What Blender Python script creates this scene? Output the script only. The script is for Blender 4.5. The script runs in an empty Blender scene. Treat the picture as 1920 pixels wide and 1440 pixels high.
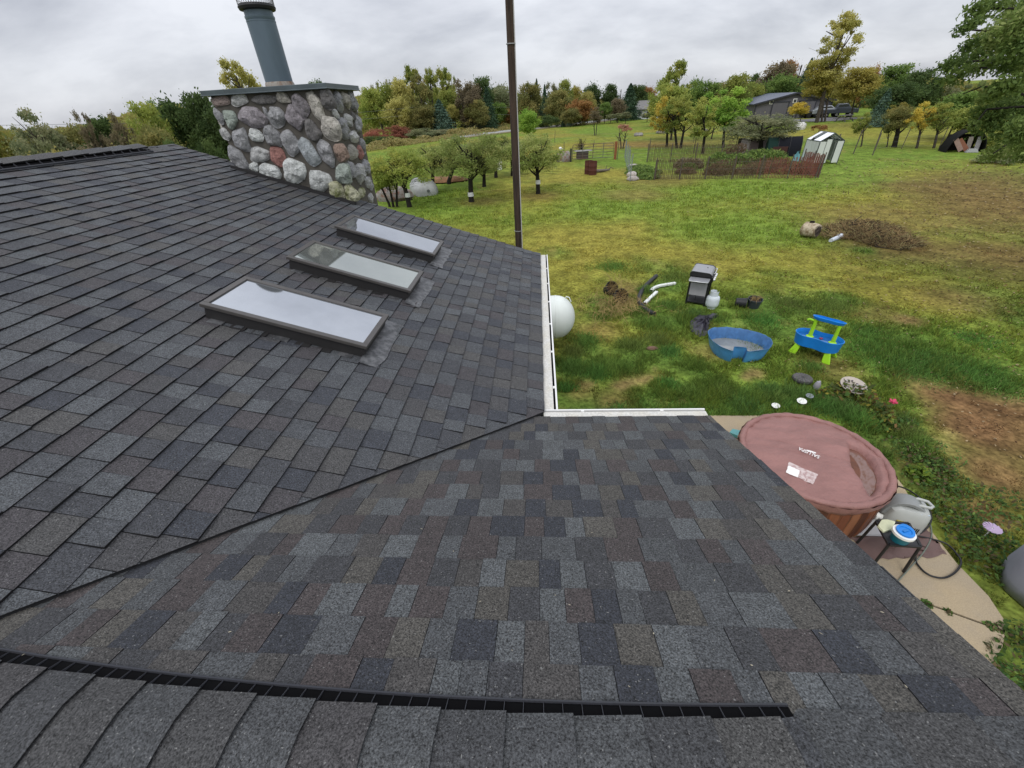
import bpy, bmesh, math, random
import numpy as np
from mathutils import Vector, Matrix
random.seed(7); RNG = np.random.default_rng(7)
S = bpy.context.scene
COL = S.collection
R = math.radians

# ------------------------------------------------------------------ camera
F = 763.04                       # focal length in pixels of the 1920 px wide photograph
CAM = Vector((-0.023, -2.4102, 1.9715))
PITCH, ROLL, YAW = 0.6015, -0.0600, -0.0846
PT = math.atan(4 / 12)           # roof pitch
CP, SP, TP = math.cos(PT), math.sin(PT), math.tan(PT)
GZ = -2.55                       # the lawn, below the eaves at z = 0
_fw = Vector((math.sin(YAW) * math.cos(PITCH), math.cos(YAW) * math.cos(PITCH), -math.sin(PITCH)))
_r0 = Vector((math.cos(YAW), -math.sin(YAW), 0)); _u0 = _r0.cross(_fw)
_r = _r0 * math.cos(ROLL) + _u0 * math.sin(ROLL); _u = _u0 * math.cos(ROLL) - _r0 * math.sin(ROLL)
cam = bpy.data.cameras.new('camera'); cam.sensor_width = 36; cam.lens = F / 1920 * 36
cam.clip_start = 0.05; cam.clip_end = 3000
co = bpy.data.objects.new('camera', cam); COL.objects.link(co)
M = Matrix((_r, _u, -_fw)).transposed().to_4x4(); M.translation = CAM; co.matrix_world = M
S.camera = co

# ------------------------------------------------------------------ overcast sky, soft sun, exposure
SKY_LOW, SKY_HIGH, SKY_GAIN = (0.375, 0.39, 0.44), (0.66, 0.675, 0.72), 0.97
w = bpy.data.worlds.new('World'); S.world = w; w.use_nodes = True
nt = w.node_tree; nt.nodes.clear()
def N(t, **k):
    n = nt.nodes.new(t)
    for a, b in k.items(): setattr(n, a, b)
    return n
L = lambda a, b: nt.links.new(a, b)
SUN_EL, SUN_AZ = R(52), R(200)
sky = N('ShaderNodeTexSky', sky_type='NISHITA', sun_disc=False, sun_elevation=SUN_EL, sun_rotation=SUN_AZ)
sc_ = N('ShaderNodeVectorMath', operation='SCALE'); sc_.inputs['Scale'].default_value = 0.08; L(sky.outputs[0], sc_.inputs[0])
tc = N('ShaderNodeTexCoord'); sep = N('ShaderNodeSeparateXYZ'); L(tc.outputs['Generated'], sep.inputs[0])
ab = N('ShaderNodeMath', operation='ABSOLUTE'); L(sep.outputs['Z'], ab.inputs[0])
ad = N('ShaderNodeMath', operation='ADD'); L(ab.outputs[0], ad.inputs[0]); ad.inputs[1].default_value = 0.38
dx = N('ShaderNodeMath', operation='DIVIDE'); L(sep.outputs['X'], dx.inputs[0]); L(ad.outputs[0], dx.inputs[1])
dy = N('ShaderNodeMath', operation='DIVIDE'); L(sep.outputs['Y'], dy.inputs[0]); L(ad.outputs[0], dy.inputs[1])
cb = N('ShaderNodeCombineXYZ'); L(dx.outputs[0], cb.inputs[0]); L(dy.outputs[0], cb.inputs[1])
mp = N('ShaderNodeMapping'); mp.inputs['Scale'].default_value = (0.8, 1.0, 1); mp.inputs['Rotation'].default_value = (0, 0, 0.5); L(cb.outputs[0], mp.inputs[0])
n1 = N('ShaderNodeTexNoise'); n1.inputs['Scale'].default_value = 1.7; n1.inputs['Detail'].default_value = 9; n1.inputs['Roughness'].default_value = 0.56; n1.inputs['Distortion'].default_value = 0.25
L(mp.outputs[0], n1.inputs['Vector'])
rp = N('ShaderNodeValToRGB'); rp.color_ramp.elements[0].position = 0.32; rp.color_ramp.elements[0].color = (*SKY_LOW, 1)
rp.color_ramp.elements[1].position = 0.62; rp.color_ramp.elements[1].color = (*SKY_HIGH, 1); L(n1.outputs[0], rp.inputs[0])
gr = N('ShaderNodeMath', operation='MULTIPLY_ADD'); L(ab.outputs[0], gr.inputs[0]); gr.inputs[1].default_value = 1.15; gr.inputs[2].default_value = 0.90
vs = N('ShaderNodeVectorMath', operation='SCALE'); L(rp.outputs[0], vs.inputs[0]); L(gr.outputs[0], vs.inputs['Scale'])
mxw = N('ShaderNodeMixRGB'); mxw.inputs[0].default_value = 0.90; L(sc_.outputs[0], mxw.inputs[1]); L(vs.outputs[0], mxw.inputs[2])
bg = N('ShaderNodeBackground'); bg.inputs['Strength'].default_value = SKY_GAIN; L(mxw.outputs[0], bg.inputs[0])
ow = N('ShaderNodeOutputWorld'); L(bg.outputs[0], ow.inputs[0])
sl = bpy.data.lights.new('sun', 'SUN'); sl.energy = 0.9; sl.angle = R(25); sl.color = (1, 0.97, 0.92)
so = bpy.data.objects.new('sun', sl); COL.objects.link(so)
sd = Vector((math.sin(SUN_AZ) * math.cos(SUN_EL), math.cos(SUN_AZ) * math.cos(SUN_EL), math.sin(SUN_EL)))
so.rotation_euler = sd.to_track_quat('Z', 'Y').to_euler()
vw = S.view_settings; vw.view_transform = 'Standard'; vw.look = 'None'; vw.gamma = 1; vw.use_curve_mapping = False
vw.exposure = 0.42

# ------------------------------------------------------------------ picture <-> place
def ray(px, py): return (_r * ((px - 960) / F) + _u * (-(py - 720) / F) + _fw)
def gp(px, py, z=GZ):
    d = ray(px, py); return CAM + d * ((z - CAM.z) / d.z)
def rng_of(p): return math.hypot(p.x - CAM.x, p.y - CAM.y)
def at(px, py, D):                 # the point at horizontal range D
    d = ray(px, py); return CAM + d * (D / math.hypot(d.x, d.y))
def zat(P, px, py): return at(px, py, rng_of(P)).z
def msize(P, n): return n * (P - CAM).dot(_fw) / F
def prj(P):
    d = Vector(P) - CAM; z = d.dot(_fw)
    return (960 + F * d.dot(_r) / z, 720 - F * d.dot(_u) / z, z)

# ------------------------------------------------------------------ materials
MATS = {}
def mat(name, col=(.5, .5, .5), rough=.7, metal=0.0, var=0.0, scale=8.0, bump=0.0, bscale=None, spec=0.4, attr=None, grain=0.0, gscale=200.0, trans=0.0, objvar=0.0, col2=None, detail=6, emit=0, aniso=None, bdist=.01):
    if name in MATS: return MATS[name]
    m = bpy.data.materials.new(name); m.use_nodes = True; t = m.node_tree; b = t.nodes['Principled BSDF']
    b.inputs['Roughness'].default_value = rough; b.inputs['Metallic'].default_value = metal
    b.inputs['Specular IOR Level'].default_value = spec
    co_ = t.nodes.new('ShaderNodeTexCoord'); vec = co_.outputs['Object']
    if aniso:
        mp_ = t.nodes.new('ShaderNodeMapping'); mp_.inputs['Scale'].default_value = aniso; t.links.new(vec, mp_.inputs[0]); vec = mp_.outputs[0]
    def noise(s, d=6, rg=.6):
        n = t.nodes.new('ShaderNodeTexNoise'); n.inputs['Scale'].default_value = s; n.inputs['Detail'].default_value = d; n.inputs['Roughness'].default_value = rg
        t.links.new(vec, n.inputs['Vector']); return n.outputs[0]
    def mul(c, f, lo, hi):
        r = t.nodes.new('ShaderNodeMapRange'); r.inputs[1].default_value = .3; r.inputs[2].default_value = .7; r.inputs[3].default_value = lo; r.inputs[4].default_value = hi
        t.links.new(f, r.inputs[0])
        v = t.nodes.new('ShaderNodeVectorMath'); v.operation = 'SCALE'; t.links.new(c, v.inputs[0]); t.links.new(r.outputs[0], v.inputs['Scale']); return v.outputs[0]
    if attr:
        a = t.nodes.new('ShaderNodeAttribute'); a.attribute_name = attr; c = a.outputs['Color']
    else:
        g = t.nodes.new('ShaderNodeRGB'); g.outputs[0].default_value = (*col, 1); c = g.outputs[0]
    if col2:
        mx = t.nodes.new('ShaderNodeMixRGB'); rr = t.nodes.new('ShaderNodeMapRange'); rr.inputs[1].default_value = .42; rr.inputs[2].default_value = .62
        t.links.new(noise(scale, detail), rr.inputs[0]); t.links.new(rr.outputs[0], mx.inputs[0]); t.links.new(c, mx.inputs[1]); mx.inputs[2].default_value = (*col2, 1); c = mx.outputs[0]
    if var: c = mul(c, noise(scale, detail), 1 - var, 1 + var)
    if grain: c = mul(c, noise(gscale, 2, .7), 1 - grain, 1 + grain)
    if objvar:
        oi = t.nodes.new('ShaderNodeObjectInfo'); r = t.nodes.new('ShaderNodeMapRange'); r.inputs[3].default_value = 1 - objvar; r.inputs[4].default_value = 1 + objvar
        t.links.new(oi.outputs['Random'], r.inputs[0]); v = t.nodes.new('ShaderNodeVectorMath'); v.operation = 'SCALE'; t.links.new(c, v.inputs[0]); t.links.new(r.outputs[0], v.inputs['Scale']); c = v.outputs[0]
    t.links.new(c, b.inputs['Base Color'])
    if bump:
        bn = t.nodes.new('ShaderNodeBump'); bn.inputs['Strength'].default_value = bump; bn.inputs['Distance'].default_value = bdist
        t.links.new(noise(bscale or scale, 8, .65), bn.inputs['Height']); t.links.new(bn.outputs[0], b.inputs['Normal'])
    if trans:
        tr = t.nodes.new('ShaderNodeBsdfTranslucent'); t.links.new(c, tr.inputs[0]); ms = t.nodes.new('ShaderNodeMixShader'); ms.inputs[0].default_value = trans
        t.links.new(b.outputs[0], ms.inputs[1]); t.links.new(tr.outputs[0], ms.inputs[2]); t.links.new(ms.outputs[0], t.nodes['Material Output'].inputs[0])
    MATS[name] = m; return m

def leafmat(name, cols, trans=.48):
    """foliage: four tones picked leaf by leaf, a little different from tree to tree"""
    if name in MATS: return MATS[name]
    m = bpy.data.materials.new(name); m.use_nodes = True; t = m.node_tree; b = t.nodes['Principled BSDF']
    b.inputs['Roughness'].default_value = .7; b.inputs['Specular IOR Level'].default_value = .15
    a = t.nodes.new('ShaderNodeAttribute'); a.attribute_name = 'tone'
    rp = t.nodes.new('ShaderNodeValToRGB'); e = rp.color_ramp.elements
    while len(e) < len(cols): e.new(.5)
    cols = [tuple((.14 * (c[0] + c[1] + c[2]) / 3 + .86 * x) * k_ + .005 for x, k_ in zip(c, (2.40, 2.36, 2.05))) for c in cols]
    for i, c in enumerate(cols): e[i].position = i / (len(cols) - 1); e[i].color = (*c, 1)
    t.links.new(a.outputs['Fac'], rp.inputs[0])
    oi = t.nodes.new('ShaderNodeObjectInfo'); r = t.nodes.new('ShaderNodeMapRange'); r.inputs[3].default_value = .85; r.inputs[4].default_value = 1.18
    t.links.new(oi.outputs['Random'], r.inputs[0]); v = t.nodes.new('ShaderNodeVectorMath'); v.operation = 'SCALE'; t.links.new(rp.outputs[0], v.inputs[0]); t.links.new(r.outputs[0], v.inputs['Scale'])
    t.links.new(v.outputs[0], b.inputs['Base Color'])
    tr = t.nodes.new('ShaderNodeBsdfTranslucent'); t.links.new(v.outputs[0], tr.inputs[0]); ms = t.nodes.new('ShaderNodeMixShader'); ms.inputs[0].default_value = trans
    t.links.new(b.outputs[0], ms.inputs[1]); t.links.new(tr.outputs[0], ms.inputs[2]); t.links.new(ms.outputs[0], t.nodes['Material Output'].inputs[0])
    MATS[name] = m; return m

# ------------------------------------------------------------------ mesh helpers
class MB:
    def __init__(s): s.v = []; s.f = []; s.mi = []; s.c = []; s.col = None; s.m = 0
    def add(s, vs, fs, mi=None):
        o = len(s.v); s.v += [tuple(p) for p in vs]
        for f in fs: s.f.append(tuple(i + o for i in f)); s.mi.append(s.m if mi is None else mi); s.c.append(s.col)
    def box(s, c, d, rz=0, mi=None, M=None, taper=1.0):
        x, y, z = d[0] / 2, d[1] / 2, d[2] / 2
        vs = [Vector((a * x * (taper if k > 0 else 1), b * y * (taper if k > 0 else 1), k * z)) for k in (-1, 1) for b in (-1, 1) for a in (-1, 1)]
        if rz: vs = [Matrix.Rotation(rz, 3, 'Z') @ p for p in vs]
        if M is not None: vs = [M @ p for p in vs]
        vs = [p + Vector(c) for p in vs]
        s.add(vs, [(0, 2, 3, 1), (4, 5, 7, 6), (0, 1, 5, 4), (2, 6, 7, 3), (0, 4, 6, 2), (1, 3, 7, 5)], mi)
    def bar(s, a, b, wx, wz, mi=None):            # square bar from a to b
        a, b = Vector(a), Vector(b); d = (b - a); l = d.length; q = d.to_track_quat('Z', 'Y').to_matrix()
        s.box((a + b) / 2, (wx, wz, l), M=q, mi=mi)
    def tube(s, pts, rad, seg=8, mi=None, cap=True):
        pts = [Vector(p) for p in pts]; n = len(pts)
        if not hasattr(rad, '__len__'): rad = [rad] * n
        vs = []; up = Vector((0, 0, 1)); prev = None
        for i, p in enumerate(pts):
            d = (pts[min(i + 1, n - 1)] - pts[max(i - 1, 0)]).normalized()
            if prev is None: x = d.orthogonal().normalized()
            else: x = (prev - d * prev.dot(d)); x = x.normalized() if x.length > 1e-6 else d.orthogonal().normalized()
            prev = x; y = d.cross(x)
            for k in range(seg):
                a = 2 * math.pi * k / seg; vs.append(p + (x * math.cos(a) + y * math.sin(a)) * rad[i])
        fs = [(i * seg + k, i * seg + (k + 1) % seg, (i + 1) * seg + (k + 1) % seg, (i + 1) * seg + k) for i in range(n - 1) for k in range(seg)]
        if cap: fs += [tuple(range(seg))[::-1], tuple((n - 1) * seg + k for k in range(seg))]
        s.add(vs, fs, mi)
    def lathe(s, prof, seg=24, c=(0, 0, 0), mi=None, sx=1, sy=1, closed=False):
        c = Vector(c); vs = []
        for r, z in prof:
            for k in range(seg):
                a = 2 * math.pi * k / seg; vs.append(c + Vector((r * sx * math.cos(a), r * sy * math.sin(a), z)))
        n = len(prof)
        fs = [(i * seg + k, i * seg + (k + 1) % seg, (i + 1) * seg + (k + 1) % seg, (i + 1) * seg + k) for i in range(n - 1) for k in range(seg)]
        if prof[0][0] > 1e-5 and not closed: fs.append(tuple(range(seg))[::-1])
        if prof[-1][0] > 1e-5 and not closed: fs.append(tuple((n - 1) * seg + k for k in range(seg)))
        s.add(vs, fs, mi)
    def loft(s, rings, mi=None, cap0=True, cap1=True):
        k = len(rings[0]); vs = [p for r in rings for p in r]
        fs = [(i * k + j, i * k + (j + 1) % k, (i + 1) * k + (j + 1) % k, (i + 1) * k + j) for i in range(len(rings) - 1) for j in range(k)]
        if cap0: fs.append(tuple(range(k))[::-1])
        if cap1: fs.append(tuple((len(rings) - 1) * k + j for j in range(k)))
        s.add(vs, fs, mi)
    def poly(s, pts, z0, z1, mi=None):
        k = len(pts); s.loft([[Vector((p[0], p[1], z0)) for p in pts], [Vector((p[0], p[1], z1)) for p in pts]], mi)
    def build(s, name, mats, parent=None, smooth=False, bevel=0, recenter=False, fixn=True):
        me = bpy.data.meshes.new(name); me.from_pydata([tuple(p) for p in s.v], [], s.f)
        if not isinstance(mats, (list, tuple)): mats = [mats]
        for m_ in mats: me.materials.append(m_)
        if len(mats) > 1: me.polygons.foreach_set('material_index', s.mi)
        if any(c is not None for c in s.c):
            a = me.color_attributes.new('col', 'FLOAT_COLOR', 'CORNER'); buf = []
            for f, c in zip(s.f, s.c): buf += list((*(c or (.5, .5, .5)), 1)) * len(f)
            a.data.foreach_set('color', buf)
        if smooth:
            me.polygons.foreach_set('use_smooth', [True] * len(me.polygons))
        me.update()
        if fixn:
            bm = bmesh.new(); bm.from_mesh(me); bmesh.ops.recalc_face_normals(bm, faces=bm.faces); bm.to_mesh(me); bm.free()
        o = bpy.data.objects.new(name, me); COL.objects.link(o)
        if smooth == 'auto' or (smooth and smooth is not True):
            try: me.set_sharp_from_angle(angle=R(40))
            except Exception: pass
        if bevel:
            b = o.modifiers.new('bevel', 'BEVEL'); b.width = bevel; b.segments = 2; b.limit_method = 'ANGLE'; b.angle_limit = R(40)
        if parent is not None: o.parent = parent
        return o

def thing(name, label, cat, loc=(0, 0, 0), rz=0, group=None):
    o = bpy.data.objects.new(name, None); COL.objects.link(o); o.location = loc; o.rotation_euler = (0, 0, rz); o.empty_display_size = .2
    o['label'] = label; o['category'] = cat
    if group: o['group'] = group
    return o
def tag(o, label, cat, group=None):
    o['label'] = label; o['category'] = cat
    if group: o['group'] = group
    return o
def struct(o, label=None):
    o['kind'] = 'structure'
    if label: o['label'] = label
    return o
def stuff(o, label=None):
    o['kind'] = 'stuff'
    if label: o['label'] = label
    return o
def quads_mesh(name, P, tone=None, col=None, matl=None, tri=False):
    """P: (n,4,3) or (n,3,3) array of loose faces"""
    n, k = P.shape[:2]
    me = bpy.data.meshes.new(name); me.vertices.add(n * k); me.vertices.foreach_set('co', P.reshape(-1).astype(np.float32))
    me.loops.add(n * k); me.loops.foreach_set('vertex_index', np.arange(n * k, dtype=np.int32))
    me.polygons.add(n); me.polygons.foreach_set('loop_start', np.arange(0, n * k, k, dtype=np.int32))
    if tone is not None:
        a = me.attributes.new('tone', 'FLOAT', 'POINT'); a.data.foreach_set('value', np.repeat(tone, k).astype(np.float32))
    if col is not None:
        a = me.color_attributes.new('col', 'FLOAT_COLOR', 'POINT'); c = np.ones((n * k, 4), np.float32); c[:, :3] = np.repeat(col, k, 0); a.data.foreach_set('color', c.reshape(-1))
    me.update(calc_edges=True)
    if matl: me.materials.append(matl)
    return me
def link(me, name, parent=None, loc=None, scale=None, rz=0):
    o = bpy.data.objects.new(name, me); COL.objects.link(o)
    if parent is not None: o.parent = parent
    if loc is not None: o.location = loc
    if scale is not None: o.scale = scale
    if rz: o.rotation_euler = (0, 0, rz)
    return o

# value noise used for the lawn's colours
_perm = RNG.random((257, 257))
def vnoise(x, y):
    xi = np.floor(x).astype(int); yi = np.floor(y).astype(int); fx = x - xi; fy = y - yi
    fx = fx * fx * (3 - 2 * fx); fy = fy * fy * (3 - 2 * fy); a = lambda i, j: _perm[(xi + i) % 256, (yi + j) % 256]
    return (a(0, 0) * (1 - fx) + a(1, 0) * fx) * (1 - fy) + (a(0, 1) * (1 - fx) + a(1, 1) * fx) * fy
def fbm(x, y, o=4):
    t = 0; s_ = 0; am = 1
    for i in range(o): t = t + am * vnoise(x * 2 ** i + 17.3 * i, y * 2 ** i + 9.1 * i); s_ += am; am *= .55
    return t / s_
# ================================================================== THE HOUSE
EX = 0.143                                  # shingle exposure
UA, VA, WB, XB = 5.487, 4.06, 2.255, 1.225   # slope lengths and ends of the two roof slopes
VX = Vector((1, 0, 0)); VY = Vector((0, 1, 0))
def fA(v, u, h=0): return Vector((-u * CP + h * SP, v, u * SP + h * CP))
def fB(x, w, h=0): return Vector((x, -w * CP + h * SP, w * SP + h * CP))
def fAb(v, u, h=0): return Vector((-2 * UA * CP + u * CP - h * SP, v, u * SP + h * CP))
def fBb(x, w, h=0): return Vector((x, -2 * WB * CP + w * CP - h * SP, w * SP + h * CP))

house = thing('house', 'shingled house with dark grey roof slopes meeting in a valley, seen from its ridge', 'house')
m_sh = mat('asphalt_granules', attr='col', rough=.74, grain=1.0, gscale=175, var=.20, scale=34, bump=.7, bscale=260, spec=.5)
_t = m_sh.node_tree; _b = _t.nodes['Principled BSDF']; _src = _b.inputs['Base Color'].links[0].from_socket      # pale mineral flecks among the granules
_n = _t.nodes.new('ShaderNodeTexNoise'); _n.inputs['Scale'].default_value = 145; _n.inputs['Detail'].default_value = 1; _c = _t.nodes.new('ShaderNodeTexCoord'); _t.links.new(_c.outputs['Object'], _n.inputs['Vector'])
_r2 = _t.nodes.new('ShaderNodeMapRange'); _r2.inputs[1].default_value = .69; _r2.inputs[2].default_value = .76; _r2.inputs[4].default_value = .75; _t.links.new(_n.outputs[0], _r2.inputs[0])
_m2 = _t.nodes.new('ShaderNodeMixRGB'); _m2.inputs[2].default_value = (.26, .26, .25, 1); _t.links.new(_r2.outputs[0], _m2.inputs[0]); _t.links.new(_src, _m2.inputs[1]); _t.links.new(_m2.outputs[0], _b.inputs['Base Color'])
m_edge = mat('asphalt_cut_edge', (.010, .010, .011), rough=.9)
m_white = mat('white_painted_metal', (.74, .74, .72), rough=.45, var=.05, scale=3)
m_guard = mat('gutter_cover', (.60, .59, .55), rough=.6, var=.16, scale=7, grain=.16, gscale=60, col2=(.48, .46, .40))
m_dark = mat('black_plastic_and_shade', (.0025, .0025, .003), rough=.85, spec=.1)
m_wall = mat('pale_siding', (.55, .54, .50), rough=.7, var=.06)

TONES = [((.082, .089, .095), 3.2), ((.104, .114, .119), 1.7), ((.037, .042, .055), 2.0), ((.054, .056, .062), 2.2),
         ((.070, .056, .055), 2.3), ((.094, .087, .074), 1.5), ((.073, .068, .064), 1.7)]
_tw = np.array([t[1] for t in TONES]); _tw = _tw / _tw.sum()
_last = [0]
def tone():
    i = RNG.choice(len(TONES), p=_tw)
    while i == _last[0] or {i, _last[0]} in ({2, 3}, {4, 6}): i = RNG.choice(len(TONES), p=_tw)      # neighbouring tabs differ
    _last[0] = i; c = TONES[i][0]; l_ = sum(c) / 3; c = tuple(l_ + (x - l_) * .82 for x in c); k = random.uniform(.70, .84); return tuple(x * k for x in c)

def clip(poly, a, b, c):                    # keep a*x + b*y >= c
    out = []
    for i, p in enumerate(poly):
        q = poly[(i + 1) % len(poly)]; dp = a * p[0] + b * p[1] - c; dq = a * q[0] + b * q[1] - c
        if dp >= 0: out.append(p)
        if dp * dq < 0:
            t = dp / (dp - dq); out.append((p[0] + t * (q[0] - p[0]), p[1] + t * (q[1] - p[1])))
    return out
def tab_mesh(mb, fr, poly, b0, t, col):
    Lh = EX + .02
    top = [fr(a, b, max(.0012, t * (1 - (b - b0) / Lh) + .0012)) for a, b in poly]; bot = [fr(a, b, -.003) for a, b in poly]
    k = len(poly); mb.col = col
    mb.add(top + bot, [tuple(range(k))], 0)
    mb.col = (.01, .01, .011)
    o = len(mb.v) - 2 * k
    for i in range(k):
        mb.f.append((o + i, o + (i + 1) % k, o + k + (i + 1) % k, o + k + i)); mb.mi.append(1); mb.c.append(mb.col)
    mb.col = None
def tabs(fr, n_rows, a0, a1, clips, thick, wds=(.078, .088, .095, .102, .108, .12, .135, .155), mute=.0, gap=.0008):
    out = []
    for n in range(n_rows):
        b0 = n * EX; a = a0 - random.uniform(0, .3); raised = random.random() < .5
        while a < a1:
            wd = random.choice(wds) * random.uniform(.94, 1.06)
            b00 = b0 + random.uniform(-.0025, .0025)
            poly = [(a + gap, b00), (a + wd - gap, b00), (a + wd - gap, b0 + EX + .012), (a + gap, b0 + EX + .012)]
            for c in clips:
                poly = clip(poly, *c)
                if len(poly) < 3: break
            if len(poly) >= 3:
                cx = sum(p[0] for p in poly) / len(poly); cy = sum(p[1] for p in poly) / len(poly)
                pp = [prj(fr(*p)) for p in poly]
                if all(p[2] > .15 for p in pp) and any(-260 < p[0] < 2150 and -100 < p[1] < 1640 for p in pp):
                    ar = abs(sum(pp[i][0] * pp[(i + 1) % len(pp)][1] - pp[(i + 1) % len(pp)][0] * pp[i][1] for i in range(len(pp)))) / 2
                    inside = 0 < prj(fr(cx, cy))[0] < 1920 and 0 < prj(fr(cx, cy))[1] < 1440
                    out.append((ar * inside, fr, poly, b0, (thick[0 if raised else 1] if len(poly) == 4 else .0045) * random.uniform(.85, 1.15), tuple(x * (1 - mute) + y * mute for x, y in zip(tone(), (.049, .054, .065)))))
            a += wd; raised = not raised
    return out
clipsA = [(1, 0, -6), (-1, 0, -VA), (0, -1, -UA)]
lowA = [(1, CP, .059)]                      # cut along the valley
WA = (.115, .13, .15, .165, .18)
tA = tabs(fA, 16, -2.6, VA + .2, clipsA + lowA, (.0135, .0095), WA, .36, .0018)  # mute paints this slope's cool grazing sheen into its tab colours
allA = tabs(fA, 39, -6, VA + .2, clipsA, (.0135, .0095), WA, .36, .0018)
# above the height of the wing's ridge there is no valley to cut to
allA = tA + [t for t in allA if t[3] >= 16 * EX - 1e-6]
allB = tabs(fB, 15, -4.2, XB + .2, [(-1, 0, -XB), (0, -1, -2.150), (1, CP, -.085)], (.006, .0032))
roofA = MB(); roofA.m = 0
def slab(mb, pts, fr, h0, h1):
    mb.loft([[fr(a, b, h0) for a, b in pts], [fr(a, b, h1) for a, b in pts]])
m_deck = mat('roof_felt', (.028, .029, .031), rough=.9)
slab(roofA, [(-WB * CP + .062, WB), (.062, 0), (VA, 0), (VA, UA), (-7, UA), (-7, WB)], fA, -.022, -.0035)
slab(roofA, [(-7, UA), (VA, UA), (VA, 0), (-7, 0)], fAb, -.022, -.0035)
oA = roofA.build('roof_slope', m_deck, house)
roofB = MB(); slab(roofB, [(-WB * CP - .08, WB), (XB, WB), (XB, 0), (-.08, 0)], fB, -.024, -.0055)
slab(roofB, [(-4, WB), (XB, WB), (XB, 0), (-4, 0)], fBb, -.024, -.0055)
oB = roofB.build('roof_slope', m_deck, house)
ranked = sorted([(t, oA) for t in allA] + [(t, oB) for t in allB], key=lambda z: -z[0][0])
field = MB()
for i, (t, par) in enumerate(ranked):
    if i < 265:
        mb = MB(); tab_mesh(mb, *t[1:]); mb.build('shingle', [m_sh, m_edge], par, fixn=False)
    else: tab_mesh(field, *t[1:])
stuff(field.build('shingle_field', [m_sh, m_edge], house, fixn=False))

# ridge vents and cap shingles
def vent(fr, a0, a1, b, n_fin, nm='ridge_vent', d=1):
    mb = MB()
    sg = [a0 + (a1 - a0) * i / 24 for i in range(25)]
    mb.loft([[fr(a, b, -.002), fr(a, b + .05, -.002), fr(a, b + .05, .012), fr(a, b + .004, .007)] for a in sg], 0)
    for k in range(n_fin):
        a = a0 + (k + .5) * (a1 - a0) / n_fin + random.uniform(-.002, .002)
        mb.loft([[fr(a - .0007, b + .003, .0), fr(a + .0007, b + .003, .0), fr(a + .0007, b + .045, .0), fr(a - .0007, b + .045, .0)], [fr(a - .0007, b + .004, .010), fr(a + .0007, b + .004, .010), fr(a + .0007, b + .045, .020), fr(a - .0007, b + .045, .020)]], 1)
        if random.random() < .0:
            mb.loft([[fr(a + .01, b + .014, .009), fr(a + .034, b + .014, .009), fr(a + .032, b + .024, .010), fr(a + .012, b + .026, .010)], [fr(a + .01, b + .014, .013), fr(a + .034, b + .014, .013), fr(a + .032, b + .024, .014), fr(a + .012, b + .026, .014)]], 2)
    mb.loft([[fr(a, b - .006, .0), fr(a, b + .003, .0), fr(a, b + .002, .012), fr(a, b - .004, .010)] for a in sg], 1)
    return mb.build(nm, [m_dark, mat('vent_fin', (.045, .047, .056), rough=.5), mat('vent_baffle', (.014, .015, .018), rough=.6)], house)
def fBc(x, b, h=0): return fB(x, b - .034 * (x + .1) ** 2, h)      # strip and caps bowed in shape to imitate lens distortion
def fBbc(x, b, h=0): return fBb(x, b - .034 * (x + .1) ** 2, h)
def caps(f1, f2, a0, a1, pitch, top, b0, h):
    """bent cap shingles laid over a ridge, each lapping the next"""
    a = a0; lift = .004
    while a < a1 - .02:
        e = min(a + pitch, a1); mb = MB(); c = tone(); k = .80; c = tuple(.4 * x + .6 * y for x, y in zip(c, (.052, .054, .056)))
        def prof(x, dh):
            return [f1(x, b0, h + dh), f1(x, b0 + (top - b0) * .5, h + dh + .001), f1(x, top - .018, h + dh + .001), (f1(x, top, h + dh - .002) + f2(x, top, h + dh - .002)) / 2, f2(x, top - .018, h + dh + .001), f2(x, top - .16, h + dh)]
        p0 = prof(a - .02, -.001); p1 = prof(e - .003, .0095); q0 = prof(a - .02, -.008); q1 = prof(e - .003, -.008); n = len(p0)
        vs = p0 + p1 + q0 + q1; mb.col = c
        mb.add(vs, [(i, i + 1, n + i + 1, n + i) for i in range(n - 1)], 0)
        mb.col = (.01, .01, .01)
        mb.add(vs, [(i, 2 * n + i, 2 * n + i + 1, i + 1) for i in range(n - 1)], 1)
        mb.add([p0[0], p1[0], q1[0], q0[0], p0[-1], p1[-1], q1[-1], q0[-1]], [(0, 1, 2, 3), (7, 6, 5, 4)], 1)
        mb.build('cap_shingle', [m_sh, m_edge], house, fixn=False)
        a = e
vent(fBc, -2.3, .598, 2.112, 58)
caps(fBc, fBbc, -2.3, .60, .168, WB, 2.154, .021)
caps(fB, fBb, .60, XB + .004, .21, WB, 2.10, .003)
vent(lambda a, b, h=0: fA(a, b, h * 2.6), -4.0, 3.45, UA - .175, 60)
caps(fA, fAb, -1.6, 3.45, .30, UA + .01, UA - .12, .05)
caps(fA, fAb, 3.45, VA, .21, UA, UA - .15, .004)

# drip edges, fascias, gutters
def gutter(name, ln, fr, label):
    mb = MB()
    def strip(y0, y1, z0, z1, mi, a0=0, a1=ln):
        mb.loft([[fr(a0, y0, z0), fr(a1, y0, z0), fr(a1, y1, z0), fr(a0, y1, z0)], [fr(a0, y0, z1), fr(a1, y0, z1), fr(a1, y1, z1), fr(a0, y1, z1)]], mi)
    g = mb; strip(.001, .080, -.020, -.014, 1); strip(.098, .112, -.120, -.012, 0); strip(.001, .098, -.125, -.120, 0); strip(.001, .006, -.120, -.021, 0)
    strip(.080, .0975, -.034, -.028, 2)  # black strip added as the shade down the gutter's open slot
    o = g.build(name, [m_white, m_guard, m_dark], house); o['label'] = label
    for k in range(int(ln / .6)):
        s_ = MB(); mb = s_; a = .3 + k * .6
        strip(.082, .1085, -.020, -.0105, 0, a - .012, a + .012)
        s_.build('gutter_strap', m_white, o)
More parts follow.
